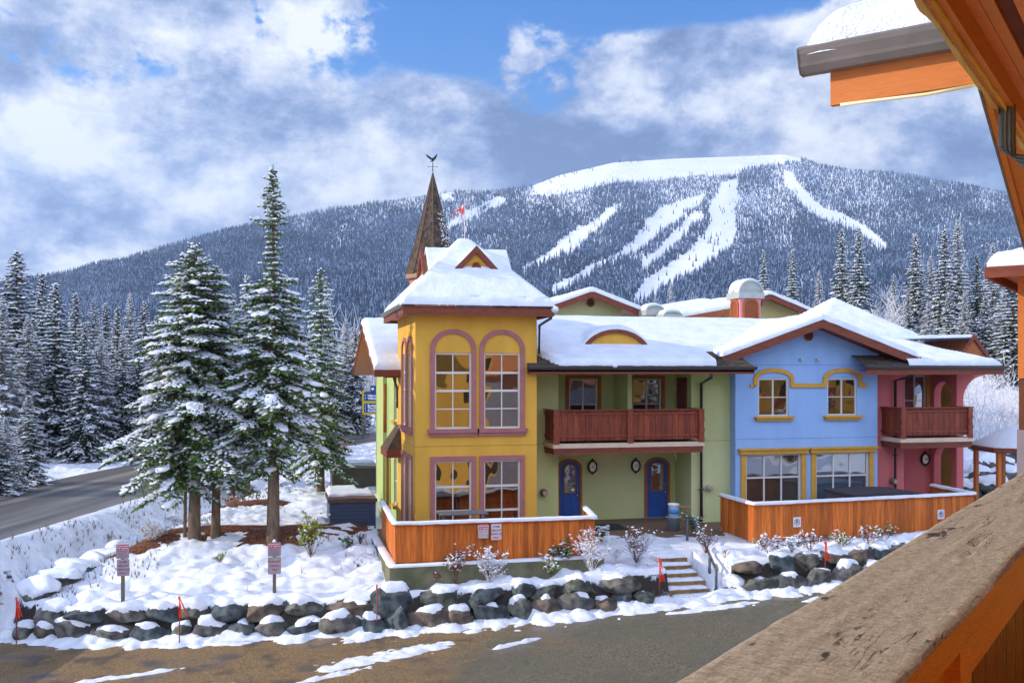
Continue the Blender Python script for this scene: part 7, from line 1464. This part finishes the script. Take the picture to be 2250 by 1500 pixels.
    o_b = [(.845, .925, 8.6, 8.78, 'eave_beam', M_orangew), (.79, .845, 8.735, 8.77, 'inner_fascia', M_orange), (.50, .66, 8.74, 8.77, 'soffit_board', M_orange), (.30, .495, 8.73, 8.765, 'soffit_board', M_orangew), (.05, .295, 8.735, 8.77, 'soffit_board', M_orange), (-.3, .045, 8.73, 8.765, 'soffit_board', M_orangew), (-1.9, -.305, 8.735, 8.77, 'soffit_board', M_orange), (.73, .785, 8.73, 8.77, 'soffit_board', M_orangew)]
    for b0_, b1_, z0, z1, nm, m_ in o_b: mb = MB(BT); mb.box(-2, 9.8, b0_, b1_, z0, z1); mb.build(nm, m_, h)
    mb = MB(BT); mb.box(-2, 9.8, .665, .725, 8.775, 8.78); mb.build('vent_backing', M_dark, h)
    mb = MB(BT)
    for k in range(560): a = 2.2 + k * .0135; mb.box(a, a + .005, .665, .725, 8.745, 8.762)
    mb.build('vent_louvres', M_brown, h)
    mb = MB(BT); mb.box(-2, 9.8, .925, .945, 8.62, 8.86); mb.box(-2, 9.8, -.5, .945, 8.86, 8.88); mb.build('drip_edge', M_ggut, h)
    pal = mat('snow_crust', (.80, .74, .50), (.70, .62, .38), 8, .6, .3, 30)
    snow_strip('snow_rim', [BT((a / 4, .905, 8.57)) for a in range(8, 38)], .05, .05, h, 4, .05, mat('pale_caulk', (.85, .80, .55), (.78, .70, .40), 8, .6), rough=.5)
    # cross roof with the snowy eave (gutter runs outward)
    mb = MB(BT); mb.box(5.9, 5.945, .93, 1.745, 8.60, 8.815); mb.build('cross_fascia', M_orange, h)
    mb = MB(BT); mb.prism([(5.9, 8.82), (8.6, 9.7), (8.6, 9.78), (5.9, 8.9)], 'y', .93, 1.72); mb.build('cross_roof', M_orangew, h)
    P = [(5.90, 8.795), (5.83, 8.795), (5.80, 8.83), (5.795, 8.85), (5.775, 8.90), (5.77, 8.93), (5.785, 8.945), (5.79, 8.94), (5.80, 8.92), (5.90, 8.92)]
    mb = MB(BT); mb.prism([(a, z) for a, z in P], 'y', .93, 1.90); mb.prism([(a - .004, z - .004) for a, z in P[:7]] + [(5.90, 8.945)], 'y', 1.90, 1.906); mb.build('gutter', M_ggut, h)
    snow_blanket('eave_snow', (5.79, 8.3, .8, 1.86), lambda a, b: 8.90 + np.clip(a - 5.79, 0, 3) * .33, .24, h, r=.2, step=.03, m=mat('near_snow', (.72, .76, .84), (.60, .65, .76), 22, .6, .9, 45), seed=7, lump=.03, wob=.02, free='LRB', xf=BT)
    mb = MB(BT); mb.tube([(5.885, .95, 8.585), (5.885, 1.2, 8.575), (5.885, 1.5, 8.585), (5.885, 1.68, 8.59)], .010, 6); mb.build('cable', MATS['pale_caulk'], h, True)
    # descending rake board and its soffit
    za, zb_ = 10.1, 8.60; A, B_ = 10.5, 14.5
    mb = MB(BT); mb.prism([(A, za), (B_, zb_), (B_, zb_ + .2), (A, za + .2)], 'y', 1.66, 1.72); mb.build('rake_board', M_orangew, h)
    mb = MB(BT); mb.prism([(A - .02, za - .012), (B_ + .02, zb_ - .012), (B_ + .02, zb_ + .22), (A - .02, za + .22)], 'y', 1.723, 1.745); mb.build('drip_edge', M_ggut, h)
    for k in range(16): mb = MB(BT); b1_ = 1.655 - k * .2; mb.prism([(A, za + .06), (B_, zb_ + .06), (B_, zb_ + .1), (A, za + .1)], 'y', b1_ - .195, b1_); mb.build('rake_soffit', M_orange if k % 2 else M_orangew, h)
    # corrugated downspout and elbow
    mb = MB(BT); c = (6.58, .885); n_ = 24
    def ring(cx_, cy_, cz_, ax, r=.055): return [(cx_ + math.cos(2 * math.pi * i / n_) * r * (1 + .10 * math.cos(i * math.pi)), cy_ + math.sin(2 * math.pi * i / n_) * r * .8 * (1 + .10 * math.cos(i * math.pi)) * math.cos(ax), cz_ + math.sin(2 * math.pi * i / n_) * r * .8 * math.sin(ax)) for i in range(n_)]
    RG = [ring(c[0], c[1], 8.62, 0), ring(c[0], c[1], 8.45, 0), ring(c[0], c[1], 8.38, 0)] + [ring(c[0], c[1] - .10 * (1 - math.cos(w)), 8.37 - .10 * math.sin(w) + (0), w, .055 * (1.07 if k % 2 else .96)) for k, w in enumerate([i * R(75) / 9 for i in range(10)])]
    e_ = RG[-1]; RG.append([(a, b - .35, z - .10) for a, b, z in e_]); vs = [v for r_ in RG for v in r_]; k_ = len(RG); mb.add(vs, [(i * n_ + j, i * n_ + (j + 1) % n_, (i + 1) * n_ + (j + 1) % n_, (i + 1) * n_ + j) for i in range(k_ - 1) for j in range(n_)]); smoothish(mb.build('downspout', mat('grey_green_metal', (.15, .15, .12), (.11, .11, .09), 5, .4, spec=.6), h), 30)
    # further wing with its own snowy eave
    w = thing('lodge_wing', 'orange walled lodge wing with snowy eave at the right edge', 'house', BT((17, 0, 5))); mb = MB(BT); mb.box(15.6, 22, -4, 1.96, 6.93, 8.45); mb.build('upper_wall', M_orange, w)
    mb = MB(BT); mb.box(15.62, 22, -4, 1.95, 6.2, 6.925); mb.build('middle_wall', mat('shaded_cedar', (.15, .055, .025), (.11, .04, .02), 3), w); mb = MB(BT); mb.box(15.58, 22, -4, 1.97, 0, 6.195); mb.build('lower_wall', mat('grey_lilac_stucco', (.24, .22, .26), (.2, .18, .22), 2), w)  # middle band: shade on the orange wall put into a browner colour
    mb = MB(BT); mb.box(14.7, 22, -4, 2.2, 8.42, 8.45); mb.build('soffit', M_orangew, w); mb = MB(BT); mb.box(14.66, 22, 2.2, 2.25, 8.30, 8.45); mb.box(14.66, 14.7, -4, 2.2, 8.30, 8.45); mb.build('fascia', M_brown, w)
    snow_blanket('eave_snow', (14.66, 20, -1.5, 2.24), lambda a, b: 8.46 + np.clip(np.minimum(a - 14.66, (2.24 - b)), 0, 9) * .3, .16, w, r=.14, step=.12, seed=9, free='LB', xf=BT)
own()
def opposite():
    h = thing('lodge', 'yellow lodge with brown snowy roof across the lot, mirrored in the townhouse windows', 'house', (30, -10, 0)); mb = MB(); mb.box(16, 52, -20, -6, .2, 9.2); mb.build('wall', M_yellow, h)
    mb = MB(); mb.prism([(-4.8, 8.7), (-21, 8.7), (-13, 13)], 'x', 15, 53); rf = mb.build('roof', M_brown, h); snow_blanket('roof_snow', (15, 53, -21, -5.4), lambda a, b: 9.0 + np.minimum(b + 21, -4.9 - b) * .53, .2, rf, step=.8)
    mb = MB()
    for i in range(9):
        for z in (1.4, 5.6): mb.box(17.5 + i * 4, 19.3 + i * 4, -5.98, -5.9, z, z + 1.8)
    mb.build('window', M_room, h); mb = MB()
    for i in range(4): mb.box(19 + i * 8.5, 24 + i * 8.5, -5.98, -4.6, 4.6, 5.5)
    mb.build('balcony', M_balc, h)
    src = bpy.data.objects['spruce_tree.006'] if 'spruce_tree.006' in bpy.data.objects else None
    if src:
        for i, (x, y) in enumerate([(20, 1), (27, -1), (36, 0), (44, -2)]): clone(src, (x, y, .3), i, (.7, .7, .55 + .08 * i), 'snowy spruce by the yellow lodge behind the viewpoint', 'spruces mirrored in the windows')
opposite()

def haze():
    mb = MB(); mb.box(-4200, 4200, -4200, 4600, -6, 900); o = mb.build('haze', bpy.data.materials.new('haze_air')); m = o.data.materials[0]; m.use_nodes = True; nt = m.node_tree; nt.nodes.clear()
    v = N(nt, 'ShaderNodeVolumePrincipled'); v.inputs['Color'].default_value = (.48, .68, 1, 1); v.inputs['Density'].default_value = .00014; v.inputs['Anisotropy'].default_value = .2
    out = N(nt, 'ShaderNodeOutputMaterial'); nt.links.new(v.outputs[0], out.inputs['Volume']); tag(o, 'thin bluish winter air in front of the ski mountain', 'haze', kind='stuff')
haze()

def grass():
    rng = np.random.RandomState(12); n = 9000; X_ = rng.uniform(-15, 3.0, n); Y_ = rng.uniform(27, 52, n); rd = roadD(X_, Y_); w = np.where((rd > 3.5) & (rd < 8), .75, np.where(rd <= -3.8, .5, .07)); w = w * (vnoise(X_, Y_, .8, 4) > .42)
    k = (rng.rand(n) < w) & (np.abs(rd) > 3.5) & (Y_ > yr(X_) + .9); X_, Y_ = X_[k], Y_[k]; Z_ = G0(X_, Y_) + .02; m = len(X_); V = []; a = rng.uniform(0, 6.28, (m, 3)); B = np.stack([X_, Y_, Z_], 1)
    vs = np.zeros((m, 3, 3, 3)); H = rng.uniform(.08, .26, (m, 3))
    for j in range(3):
        d = np.stack([np.cos(a[:, j]), np.sin(a[:, j]), a[:, j] * 0], 1); s = np.stack([-d[:, 1], d[:, 0], d[:, 2]], 1) * .012
        vs[:, j, 0] = B - s; vs[:, j, 1] = B + s; vs[:, j, 2] = B + d * (H[:, j] * .55)[:, None] + np.array([0, 0, 1]) * H[:, j][:, None]
    tag(mesh_obj('grass_tufts', vs.reshape(-1, 3), np.arange(m * 9).reshape(-1, 3), mat('dry_grass', (.16, .11, .05), (.08, .07, .035), 6)), 'dry grass blades poking through the snow along the road and ditch', 'grass', kind='stuff')
grass()
